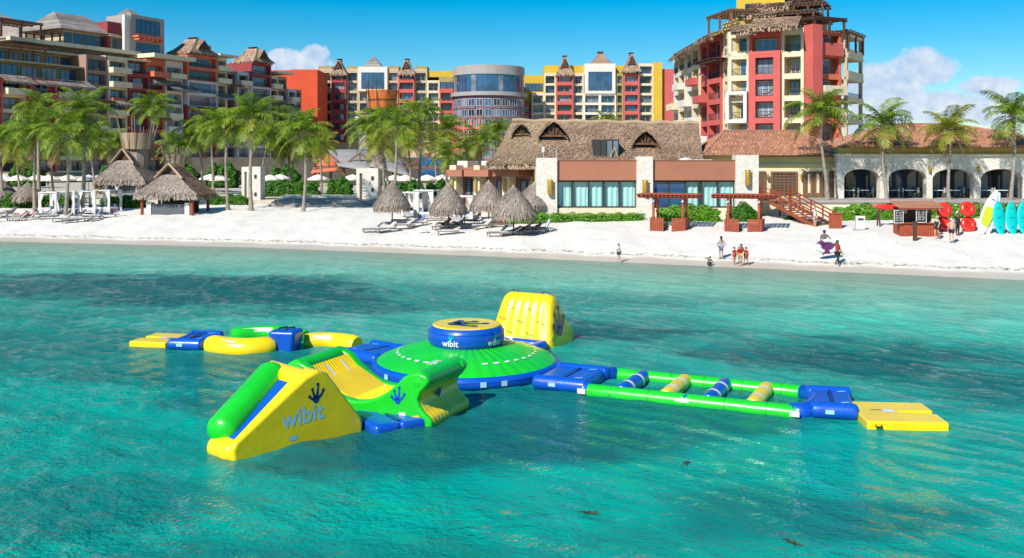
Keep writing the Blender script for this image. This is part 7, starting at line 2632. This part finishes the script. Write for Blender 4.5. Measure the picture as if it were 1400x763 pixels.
def board(label, px, pyb, h, w, lean, tilt, mat, pad=None, cat='paddle board', name='paddle_board', group=None, point=0.75):
    q = ground(px, pyb)
    t = thing(name, label, cat, q, 0, group)
    V, Fc = [], []
    n, m_ = 22, 10
    for i in range(n + 1):
        f = i / n
        s = max(0.03, math.sin(math.pi * min(1, 0.06 + 0.9 * f)) ** point)
        for k in range(m_):
            a = 2 * math.pi * k / m_
            V.append((w / 2 * s * math.cos(a), 0.09 * s ** 0.3 * math.sin(a) - 0.14 * (2 * f - 1) ** 4, h * f))
    for i in range(n):
        for k in range(m_):
            Fc.append((i * m_ + k, i * m_ + (k + 1) % m_, (i + 1) * m_ + (k + 1) % m_, (i + 1) * m_ + k))
    Fc += [tuple(range(m_)), tuple(range(n * m_ + m_ - 1, n * m_ - 1, -1))]
    rot = (R(-lean), R(tilt), 0)
    o = MB().add(V, Fc).build('hull', mat, t, 60, rot=rot)
    if pad:
        V, Fc = [], []
        for i in range(13):
            f = 0.2 + 0.42 * i / 12
            s = math.sin(math.pi * min(1, 0.06 + 0.9 * f)) ** point * w / 2 * 0.78 * (0.75 if i in (0, 12) else 1)
            y = -0.095 - 0.14 * (2 * f - 1) ** 4
            V += [(-s, y, h * f), (s, y, h * f)]
        Fc = [(2 * i, 2 * i + 1, 2 * i + 3, 2 * i + 2) for i in range(12)]
        MB().add(V, Fc).build('deck_pad', pad, o, fix=False)
        MB().box(-0.12, 0.12, -0.115, -0.1, h * 0.78, h * 0.80).build('handle', V_BLK, o)
    else:
        for f in (0.2, 0.5, 0.8):
            MB().box(-0.12, 0.12, -0.108, -0.095, h * f - 0.02, h * f + 0.02).build('strap', V_NAV, o)
    return t
board('white paddle board with lime green deck pad leaning on the rack', 1340, 321, 3.75, 1.0, 12, 26, V_WHT, vinyl('vinyl_lime', (0.55, 0.62, 0.02)))
board('white paddle board hidden behind the lime padded one', 1349, 320, 3.4, 0.9, 12, 22, V_WHT)
for i, (px, w_) in enumerate(((1368, 0.95), (1384.5, 0.92), (1400, 0.95), (1416, 0.95))):
    board(('teal kayak with dark slanted straps standing on end beside the white boards', 'plain teal kayak standing on end between two other teal kayaks', 'teal kayak standing on end beside the metal rack pole', 'teal kayak standing on end at the east end of the rack')[i],
          px, 320, 2.45, w_, 8, 1.5 * (i - 1), V_TEA, None, 'kayak', 'teal_kayak', 'teal kayaks standing on the rack', 0.6)
rk = thing('board_rack', 'plain pole rack holding the teal kayaks upright', 'rack', ground(1384, 318) + Vector((0, 0.75, 0)))
for x in (-2.0, 1.0, 3.4):
    m5 = MB(); m5.tube([(x, 0, -0.3), (x, 0, 2.4)], 0.05, 8); m5.build('pole', GWOOD, rk)
for z in (1.0, 2.2):
    m5 = MB(); m5.tube([(-2.1, 0, z), (3.5, 0, z)], 0.045, 8); m5.build('bar', GWOOD, rk)

# ------------------------------------------------------------------ hedges and plants
def hz(name, label, px0, px1, pyb, pyt, D, depth, n, mat=None, size=0.14, seed=1, dome=0.2):
    a, b = at(px0, 0, D), at(px1, 0, D)
    zb = EYE + (HOR - pyb) * D / FPX
    zt = EYE + (HOR - pyt) * D / FPX
    return hedge(name, label, 'hedge' if name == 'hedge' else 'shrub', a.x, b.x, D, D + depth, zb - 0.2, zt, n, size, mat, None, seed, dome)
g0_ = ground(80, 288)
hz('hedge', 'long leafy hedge behind the west cabanas', -40, 92, 289, 268, g0_.y + 4, 2.0, 5200, None, 0.17, 1, 0.05)
hz('hedge', 'leafy hedge between the cabanas and the mosaic counter hut', 136, 192, 288, 270, g0_.y + 2, 1.8, 3000, None, 0.17, 2)
hz('hedge', 'clipped hedge between the counter hut and the west gate slab', 282, 336, 284, 268, 112, 1.6, 2600, None, 0.16, 3)
hz('hedge', 'raised green hedge above the dark beach steps', 357, 432, 266, 250, 124, 2.2, 3200, None, 0.2, 4, 0.1)
hz('shrub', 'broad-leaved shrub on the terrace beside the east gate slab', 448, 478, 264, 244, 126, 2.4, 1400, None, 0.26, 5, 0.5)
gg = ground(780, 303)
hz('hedge', 'low bright groundcover strip along the restaurant base wall', 683, 880, 303, 293, 86.2, 1.3, 5200, LEAF_L, 0.11, 6, 0.05)
hz('shrub', 'rounded green shrub behind the pergola before the dark windows', 903, 985, 304, 283, 84.5, 2.0, 3800, LEAF_L, 0.15, 7, 0.35)
hz('shrub', 'big dark green shrub between pergola and beach stair', 1000, 1038, 309, 281, 83.5, 2.2, 2600, LEAF, 0.16, 8, 0.5)
hz('shrub', 'small green shrub under the beach stair', 1072, 1094, 310, 298, 84, 1.2, 900, LEAF, 0.13, 9, 0.5)
hz('hedge', 'tall bright green hedge between the stair and the kiosk', 1150, 1232, 311, 283, 84, 2.4, 5200, LEAF_L, 0.16, 10, 0.25)
hz('hedge', 'green hedge behind the red tubes and boards', 1268, 1420, 306, 282, 85.5, 2.0, 5200, LEAF_L, 0.16, 11, 0.05)
for i, (px, py, D, lab) in enumerate(((560, 262, 130, 'leafy shrub beside the pool behind the single umbrella'), (600, 262, 128, 'leafy shrub beside the pool behind the crowded umbrella'), (30, 235, 165, 'dark leafy shrub under the west palms'),
                                      (300, 236, 165, 'dark leafy shrub under the palms behind the counter hut'), (385, 240, 160, 'leafy shrub under the palms by the hedge above the steps'), (245, 240, 150, 'dark leafy shrub behind the smaller wicker crown'),
                                      (150, 240, 160, 'dark leafy shrub behind the larger bar hut'), (640, 236, 150, 'leafy shrub behind the canopied restaurant wing'))):
    hz('shrub', lab, px - 20, px + 20, py + 16, py - 12, D, 4, 1600, None, 0.34, 20 + i, 0.5)
# ------------------------------------------------------------------ palms
def pp_(pxb, pyb, pxc, pyc, label, D=None, kind='g', sc=0.85, nf=20, seed=0, wind=0.0, dry=2):
    if D is None:
        b = ground(pxb, pyb)
    else:
        b = at(pxb, 0, D); b.z = TZ if D > 100 else gz(b.x, b.y)
        if D > 88 and b.x > 20: b.z = TF - 0.1
    c = at(pxc, pyc, b.y)
    palm(b, c.z - b.z, label, (c.x - b.x, 0), sc, kind, nf, seed, wind, dry=dry)
L = 'palm '
pal = [
    # on and behind the west beach
    (2, 284, 4, 196, 'leafy palm at the west end beside the hedge umbrella', None, 'g', .9),
    (28, 262, 22, 214, 'short yellowing palm behind the west hedge umbrellas', 132, 'y', .8),
    (48, 288, 46, 186, 'slender palm rising through the west hedge', None, 'g', .9),
    (54, 276, 50, 152, 'tall palm behind the west cabanas', 128, 'g', .95),
    (92, 294, 92, 188, 'broad palm on the sand in front of the west cabanas', None, 'g', 1.0),
    (112, 290, 116, 158, 'tall palm between the two middle cabanas', None, 'g', .95),
    (128, 270, 126, 194, 'bushy palm behind the cabana with dark blue cushions', 126, 'g', .9),
    (72, 270, 72, 205, 'low palm behind the striped west cabanas', 135, 'g', .85),
    (150, 268, 156, 200, 'palm leaning over the parasols west of the bar hut', 134, 'g', .85),
    (209, 262, 209, 152, 'tall lone palm between the bar hut and the counter hut', 128, 'g', .9),
    (243, 256, 242, 206, 'dark palm behind the counter hut roof', 140, 'g', .9),
    (276, 262, 272, 190, 'palm just east of the counter hut roof', 132, 'g', .95),
    (290, 262, 291, 176, 'tall palm behind the clipped hedge', 128, 'g', 1.0),
    (310, 288, 311, 182, 'palm on the sand at the end of the clipped hedge', None, 'g', .9),
    (343, 289, 345, 168, 'tall palm on the sand in front of the west gate slab', None, 'g', 1.0),
    (356, 266, 365, 192, 'palm behind the west gate slab', 128, 'g', .95),
    (398, 264, 392, 206, 'low palm above the hedge of the beach steps', 132, 'g', .9),
    (416, 289, 417, 186, 'palm standing on the sand before the dark beach steps', None, 'g', 1.0),
    (438, 262, 440, 204, 'palm between the steps hedge and the pavilion', 130, 'y', .8),
    (520, 270, 505, 182, 'palm leaning west in the clump beside the east gate slab', 118, 'g', .95),
    (526, 272, 524, 176, 'upright palm in the clump beside the east gate slab', 117, 'g', .95),
    (534, 274, 520, 200, 'shorter palm in the clump beside the east gate slab', 113, 'y', .85),
    (540, 290, 541, 178, 'tall palm behind the single thatched umbrella', None, 'g', 1.0),
    (573, 266, 574, 166, 'tallest palm of the group behind the thatched umbrellas', 124, 'g', 1.0),
    (560, 262, 560, 196, 'yellowing palm behind the group of thatched umbrellas', 134, 'y', .85),
    (596, 260, 596, 200, 'yellowing palm before the curved hotel block', 150, 'y', .85),
    (612, 262, 612, 218, 'small palm at the corner of the canopied restaurant wing', 118, 'g', .72),
    (610, 252, 610, 180, 'palm before the red bays west of the curved block', 160, 'g', .95),
    (655, 244, 655, 196, 'palm beside the rounded end of the thatched roof', 128, 'g', .85),
    (640, 246, 640, 208, 'small palm before the curved hotel block', 132, 'g', .75),
    (684, 240, 681, 184, 'palm behind the rounded end of the thatched roof', 150, 'g', .9),
    (830, 200, 829, 170, 'palm crown showing above the thatched ridge', 140, 'g', .7),
    # restaurant terrace, wind from the east
    (1130, 0, 1120, 160, 'wind-bent palm before the pale yellow hall', 90.6, 'g', .80),
    (1212, 0, 1205, 174, 'palm before the first and second arch', 91.0, 'g', .74),
    (1299, 0, 1296, 182, 'yellow-green palm before the third arch', 91.0, 'y', .70),
    (1384, 0, 1386, 162, 'dark green palm before the fourth arch', 91.0, 'g', .80),
    (1480, 0, 1476, 170, 'palm beyond the fourth arch', 92.0, 'g', .8),
]
for i, (pxb, pyb, pxc, pyc, lab, D, kind, sc) in enumerate(pal):
    pp_(pxb, pyb, pxc, pyc, lab, D, kind, sc * (0.92 if pxb < 1000 else 1.08), 25 if sc > .8 else 22, i + 1, 0.35 if pxb > 1000 else 0.1)
# ------------------------------------------------------------------ people
BASE = dict(pelvis=(0, 0, .93), spine=(0, .01, 1.10), chest=(0, 0, 1.30), neck=(0, .01, 1.47), chin=(0, -.015, 1.545), head=(0, -.01, 1.63), crown=(0, .01, 1.72),
            shL=(-.17, 0, 1.40), elL=(-.22, .03, 1.13), wrL=(-.23, -.05, .88), shR=(.17, 0, 1.40), elR=(.22, .03, 1.13), wrR=(.23, -.05, .88),
            hipL=(-.09, 0, .88), knL=(-.10, -.02, .49), anL=(-.10, .02, .09), toL=(-.11, -.15, .035), hipR=(.09, 0, .88), knR=(.10, -.02, .49), anR=(.10, .02, .09), toR=(.11, -.15, .035))
RAD = dict(pelvis=.135, spine=.115, chest=.135, neck=.055, chin=.07, head=.098, crown=.06, shL=.062, shR=.062, elL=.042, elR=.042, wrL=.028, wrR=.028,
           hipL=.088, hipR=.088, knL=.058, knR=.058, anL=.038, anR=.038, toL=.032, toR=.032)
EDG = [('pelvis', 'spine'), ('spine', 'chest'), ('chest', 'neck'), ('neck', 'chin'), ('chin', 'head'), ('head', 'crown'), ('chest', 'shL'), ('shL', 'elL'), ('elL', 'wrL'), ('chest', 'shR'), ('shR', 'elR'), ('elR', 'wrR'),
       ('pelvis', 'hipL'), ('hipL', 'knL'), ('knL', 'anL'), ('anL', 'toL'), ('pelvis', 'hipR'), ('hipR', 'knR'), ('knR', 'anR'), ('anR', 'toR')]
def skinned(name, pts, rad, edges, mat, parent, root):
    keys = list(pts)
    me = bpy.data.meshes.new(name)
    me.from_pydata([tuple(pts[k]) for k in keys], [(keys.index(a), keys.index(b)) for a, b in edges], [])
    me.materials.append(mat)
    o = link(name, me, parent)
    md = o.modifiers.new('Skin', 'SKIN')
    md.use_smooth_shade = True
    if not me.skin_vertices: 
        return o
    for i, k in enumerate(keys):
        me.skin_vertices[0].data[i].radius = (rad[k], rad[k])
        me.skin_vertices[0].data[i].use_root = (k == root)
    sb = o.modifiers.new('Sub', 'SUBSURF'); sb.levels = sb.render_levels = 1
    return o
def person(label, loc, rz, h=1.72, skin=(0.42, 0.24, 0.16), top=None, bottom=None, hair=(0.03, 0.02, 0.015), pose=None, long=False, vest=None, sleeves=True, hairlen=0.0, cap=None):
    t = thing('person', label, 'person', loc, rz)
    s = h / 1.75
    J = {k: Vector(v) for k, v in BASE.items()}
    for k, v in (pose or {}).items(): J[k] = Vector(v)
    J = {k: v * s for k, v in J.items()}
    Rd = {k: v * s for k, v in RAD.items()}
    E = list(EDG)
    P_, Q = dict(J), dict(Rd)
    for sd_ in ('L', 'R'):
        w, e = J['wr' + sd_], J['el' + sd_]
        d = (w - e).normalized()
        ax = Vector((1, 0, 0)) if abs(d.x) < 0.8 else Vector((0, 1, 0))
        side = d.cross(ax).normalized()
        pm = w + d * 0.075 * s
        P_['pm' + sd_] = pm; Q['pm' + sd_] = 0.033 * s; E.append(('wr' + sd_, 'pm' + sd_))
        for i, (off, ln) in enumerate(((-.027, .07), (-.009, .085), (.009, .08), (.027, .062))):
            a = pm + side * off * s + d * 0.03 * s
            b = a + (d + Vector((0, -.25, 0))).normalized() * ln * s
            P_[f'f{sd_}{i}'] = b; Q[f'f{sd_}{i}'] = 0.0095 * s; E.append(('pm' + sd_, f'f{sd_}{i}'))
        b = w + d * 0.05 * s + side * -0.06 * s
        P_['th' + sd_] = b; Q['th' + sd_] = 0.011 * s; E.append(('wr' + sd_, 'th' + sd_))
    # nose
    hd, cn = J['head'], J['chin']
    up = (J['crown'] - cn).normalized()
    fwd = Vector((0, -1, 0)); fwd = (fwd - up * fwd.dot(up)).normalized()
    sm = plain('skin', skin, 0.55, 0.08, 6.0)
    skinned('body', P_, Q, E, sm, t, 'pelvis')
    side = up.cross(fwd).normalized()
    m5 = MB()
    for sg in (-1, 1):
        c = hd + fwd * 0.092 * s + side * sg * 0.034 * s - up * 0.005 * s
        m5.box(c.x - .011 * s, c.x + .011 * s, c.y - .011 * s, c.y + .011 * s, c.z - .008 * s, c.z + .008 * s)
    m5.build('eyes', METAL, t)
    m5 = MB()
    c = hd + fwd * 0.098 * s - up * 0.035 * s
    m5.add([tuple(c + up * .03 * s), tuple(c - side * .018 * s - up * .015 * s), tuple(c + side * .018 * s - up * .015 * s), tuple(c + fwd * .025 * s - up * .012 * s)], [(0, 1, 3), (0, 3, 2), (1, 2, 3)])
    c2 = hd + fwd * 0.085 * s - up * 0.075 * s
    m5.box(c2.x - .025 * s, c2.x + .025 * s, c2.y - .012 * s, c2.y + .008 * s, c2.z - .007 * s, c2.z + .007 * s)
    m5.build('nose_and_mouth', sm, t)
    # hair: shell over the back and top of the head
    hm = plain('hair', hair if not cap else cap, 0.7, 0.2, 8)
    m5 = MB()
    N2 = 12
    V, Fc = [], []
    M3 = Matrix((side, -fwd, up)).transposed()
    for i in range(6):
        ph = math.pi * 0.62 * i / 5
        for k in range(N2):
            a = 2 * math.pi * k / N2
            lowf = 1.0 if -fwd.y * math.sin(a) > -0.2 else 0.0
            p_ = min(ph, math.pi * (0.62 if math.sin(a) > -0.3 else 0.36))
            V.append(tuple(hd + up * 0.012 * s - fwd * 0.008 * s + M3 @ Vector((0.112 * s * math.sin(p_) * math.cos(a), 0.118 * s * math.sin(p_) * math.sin(a), 0.122 * s * math.cos(p_)))))
    for i in range(5):
        for k in range(N2):
            Fc.append((i * N2 + k, i * N2 + (k + 1) % N2, (i + 1) * N2 + (k + 1) % N2, (i + 1) * N2 + k))
    m5.add(V, Fc)
    if hairlen:
        q = hd - fwd * 0.08 * s
        m5.tube([tuple(q), tuple(q - up * hairlen * 0.5 * s - fwd * 0.03 * s), tuple(q - up * hairlen * s)], [0.085 * s, 0.07 * s, 0.03 * s], 8)
    m5.build('hair' if not cap else 'cap', hm, t, 179)
    def cloth(name, col, keys, edges, grow, extra=None):
        pts = {k: J[k] for k in keys}
        rd_ = {k: Rd[k] + grow * s for k in keys}
        if extra:
            for k, (p, r_) in extra.items(): pts[k] = p; rd_[k] = r_
        return skinned(name, pts, rd_, edges, plain('cloth_' + name, col, 0.85, 0.12, 5.0), t, keys[0])
    if top:
        ex = {k: (J['sh' + k[-1]].lerp(J['el' + k[-1]], .6), 0.062 * s) for k in ('slL', 'slR')}
        ks = ['spine', 'pelvis', 'chest', 'shL', 'shR']
        ed = [('pelvis', 'spine'), ('spine', 'chest'), ('chest', 'shL'), ('chest', 'shR')]
        if sleeves: ed += [('shL', 'slL'), ('shR', 'slR')]
        cloth('shirt', top, ks, ed, 0.014, ex if sleeves else None)
    if vest:
        pts = {'a': J['spine'] - (J['chest'] - J['spine']) * 0.3, 'b': J['spine'].lerp(J['chest'], .5), 'c': J['chest'] + (J['neck'] - J['chest']) * 0.35}
        skinned('life_vest', pts, {'a': .165 * s, 'b': .19 * s, 'c': .17 * s}, [('a', 'b'), ('b', 'c')], plain('cloth_vest', vest, 0.7, 0.15, 5), t, 'b')
    if bottom:
        f = 0.96 if long else 0.45
        ex = {}
        ks = ['pelvis', 'hipL', 'hipR']
        ed = [('pelvis', 'hipL'), ('pelvis', 'hipR')]
        for sd_ in ('L', 'R'):
            if long:
                ex['kn' + sd_] = (J['kn' + sd_], .07 * s); ex['en' + sd_] = (J['kn' + sd_].lerp(J['an' + sd_], .9), .05 * s)
                ed += [('hip' + sd_, 'kn' + sd_), ('kn' + sd_, 'en' + sd_)]
            else:
                ex['en' + sd_] = (J['hip' + sd_].lerp(J['kn' + sd_], .62), .092 * s)
                ed += [('hip' + sd_, 'en' + sd_)]
        cloth('shorts' if not long else 'leggings', bottom, ks, ed, 0.018, ex)
    return t
WALK = dict(knL=(-.1, -.14, .50), anL=(-.1, -.12, .11), toL=(-.11, -.28, .06), knR=(.1, .03, .49), anR=(.1, .24, .14), toR=(.11, .12, .04), elL=(-.22, .12, 1.15), wrL=(-.22, .14, .90), elR=(.22, -.06, 1.14), wrR=(.22, -.2, .93))
TANS, DARK, PALE = (0.36, 0.20, 0.12), (0.16, 0.08, 0.05), (0.52, 0.33, 0.25)
REDV, BLK_, WHTC, NVY = (0.62, 0.02, 0.025), (0.02, 0.02, 0.022), (0.68, 0.67, 0.68), (0.04, 0.05, 0.12)
person('child in white shirt and dark shorts walking along the water edge', ground(846, 359), R(70), 1.38, PALE, WHTC, NVY, (0.12, 0.08, 0.05), WALK)
person('woman in pale lilac top standing on the wet sand with arms at her hips', ground(986, 355), R(190), 1.68, TANS, (0.42, 0.38, 0.60), (0.20, 0.18, 0.30), BLK_,
       dict(elL=(-.32, .06, 1.16), wrL=(-.20, -.02, 1.0), elR=(.32, .06, 1.16), wrR=(.20, -.02, 1.0)), hairlen=0.2)
person('small child crouching at the water edge', ground(970, 364), R(150), 1.15, TANS, (0.10, 0.12, 0.06), BLK_, BLK_,
       dict(pelvis=(0, .1, .30), spine=(0, .02, .45), chest=(0, -.10, .62), neck=(0, -.16, .77), chin=(0, -.20, .84), head=(0, -.21, .92), crown=(0, -.20, 1.01), shL=(-.17, -.10, .70), shR=(.17, -.10, .70),
            elL=(-.26, -.22, .52), wrL=(-.24, -.38, .34), elR=(.26, -.22, .52), wrR=(.24, -.38, .34), hipL=(-.1, .08, .28), knL=(-.18, -.26, .44), anL=(-.14, -.1, .09), toL=(-.15, -.26, .035), hipR=(.1, .08, .28), knR=(.18, -.26, .44), anR=(.14, -.1, .09), toR=(.15, -.26, .035)))
person('adult in red life vest and yellow shorts bending between two children', ground(1012, 364), R(5), 1.62, TANS, None, (0.60, 0.42, 0.10), BLK_,
       dict(chest=(0, -.10, 1.27), neck=(0, -.18, 1.41), chin=(0, -.22, 1.47), head=(0, -.24, 1.55), crown=(0, -.23, 1.64), shL=(-.17, -.10, 1.36), shR=(.17, -.10, 1.36), elL=(-.30, -.14, 1.12), wrL=(-.32, -.24, .92), elR=(.30, -.14, 1.12), wrR=(.32, -.24, .92)), vest=REDV)
person('child in red vest and dark sleeves west of the adult in yellow shorts', ground(1004, 362), R(60), 1.25, TANS, (0.25, 0.05, 0.15), REDV, BLK_, None, vest=REDV)
person('child in red vest holding on to the adult in yellow shorts, east side', ground(1020, 363), R(-60), 1.28, TANS, REDV, REDV, BLK_, WALK, vest=REDV)
person('man in dark rash guard carrying a striped tow tube', ground(1127, 349), R(160), 1.78, DARK, (0.10, 0.11, 0.13), BLK_, BLK_,
       {**WALK, 'elL': (-.34, -.10, 1.22), 'wrL': (-.52, -.14, 1.02), 'elR': (.25, -.12, 1.16), 'wrR': (.22, -.30, 1.0)})
person('man in red shirt and black leggings holding the striped tow tube', ground(1145, 364), R(40), 1.76, DARK, REDV, BLK_, BLK_,
       {**WALK, 'elL': (-.24, -.1, 1.16), 'wrL': (-.24, -.3, 1.02)}, long=True)
gq = ground(1137, 357)
TT = thing('striped_tow_tube', 'purple and white striped inflatable tow tube carried by two men', 'inflatable', gq + Vector((-0.25, 0.1, 1.0)), R(15))
m5 = MB()
V, Fc = [], []
N2, M2 = 36, 12
for i in range(N2):
    a = 2 * math.pi * i / N2
    for k in range(M2):
        b = 2 * math.pi * k / M2
        q = 0.52 + 0.17 * math.cos(b)
        V.append((1.35 * q * math.cos(a), 0.16 * math.sin(b), q * math.sin(a) * 0.75))
for i in range(N2):
    for k in range(M2):
        Fc.append((i * M2 + k, ((i + 1) % N2) * M2 + k, ((i + 1) % N2) * M2 + (k + 1) % M2, i * M2 + (k + 1) % M2))
m5.add(V, Fc)
m5.m = [(1 if (f // M2) % 12 < 4 else 0) for f in range(len(Fc))]
m5.build('tube', [V_WHT, vinyl('vinyl_purple', (0.16, 0.03, 0.14))], TT, 179)
MB().box(-0.5, 0.5, -0.04, 0.04, -0.3, 0.3).build('floor', vinyl('vinyl_purple', (0.16, 0.03, 0.14)), TT)
person('person in white shirt and pale shorts at the foot of the beach stair', ground(1114, 311), R(30), 1.72, PALE, WHTC, (0.5, 0.35, 0.32), (0.4, 0.3, 0.2),
       dict(elL=(-.36, -.02, 1.25), wrL=(-.44, -.10, 1.45)))
person('woman in black swimsuit and pale cap walking past the kiosk', ground(1281, 326), R(-50), 1.68, PALE, BLK_, BLK_, BLK_, WALK, sleeves=False, cap=(0.65, 0.6, 0.5))
person('shirtless man in black shorts standing in front of the red tubes', ground(1301, 332), R(170), 1.80, PALE, None, BLK_, (0.45, 0.38, 0.3), None)
person('person in dark clothes and white cap behind the shirtless man', ground(1309, 322), R(20), 1.82, DARK, BLK_, BLK_, BLK_, None, long=True, cap=(0.7, 0.7, 0.68))
person('barman in white shirt behind the larger hut counter', at(160, 258, 121) * Vector((1, 1, 0)) + Vector((0, 0, TZ)), R(10), 1.75, DARK, WHTC, BLK_, BLK_)
# sunbathers half lying on loungers
LIE = dict(pelvis=(0, .10, .55), spine=(0, .26, .62), chest=(0, .44, .74), neck=(0, .57, .86), chin=(0, .62, .92), head=(0, .66, 1.0), crown=(0, .70, 1.08), shL=(-.17, .50, .80), shR=(.17, .50, .80), elL=(-.30, .36, .62), wrL=(-.26, .14, .58),
           elR=(.30, .36, .62), wrR=(.26, .14, .58), hipL=(-.09, .06, .53), knL=(-.10, -.32, .70), anL=(-.10, -.66, .50), toL=(-.10, -.70, .60), hipR=(.09, .06, .53), knR=(.10, -.34, .58), anR=(.10, -.74, .50), toR=(.10, -.78, .60))
for (px, py, rz, top, bot, lab) in ((27, 302, -85, None, (0.6, 0.12, 0.25), 'sunbather in pink trunks on the pink towel lounger, west end'), (40, 301, -85, (0.6, 0.15, 0.28), (0.6, 0.12, 0.25), 'sunbather in rose top beside the pink towel lounger, west end'),
                                    (605, 314, -60, (0.45, 0.12, 0.14), BLK_, 'sunbather in dark red at the crowded umbrella'), (625, 313, -95, (0.3, 0.2, 0.45), NVY, 'sunbather in purple at the crowded umbrella'),
                                    (716, 320, -95, (0.5, 0.2, 0.24), BLK_, 'sunbather in rose under the tilting umbrella'), (729, 320, -80, BLK_, NVY, 'sunbather in black between the rose towel and the striped chair'),
                                    (12, 296, -80, (0.1, 0.1, 0.2), BLK_, 'sunbather in navy under the west thatched umbrella')):
    q = ground(px, py)
    person(lab, q, R(rz), 1.68, TANS, top, bot, BLK_, LIE)
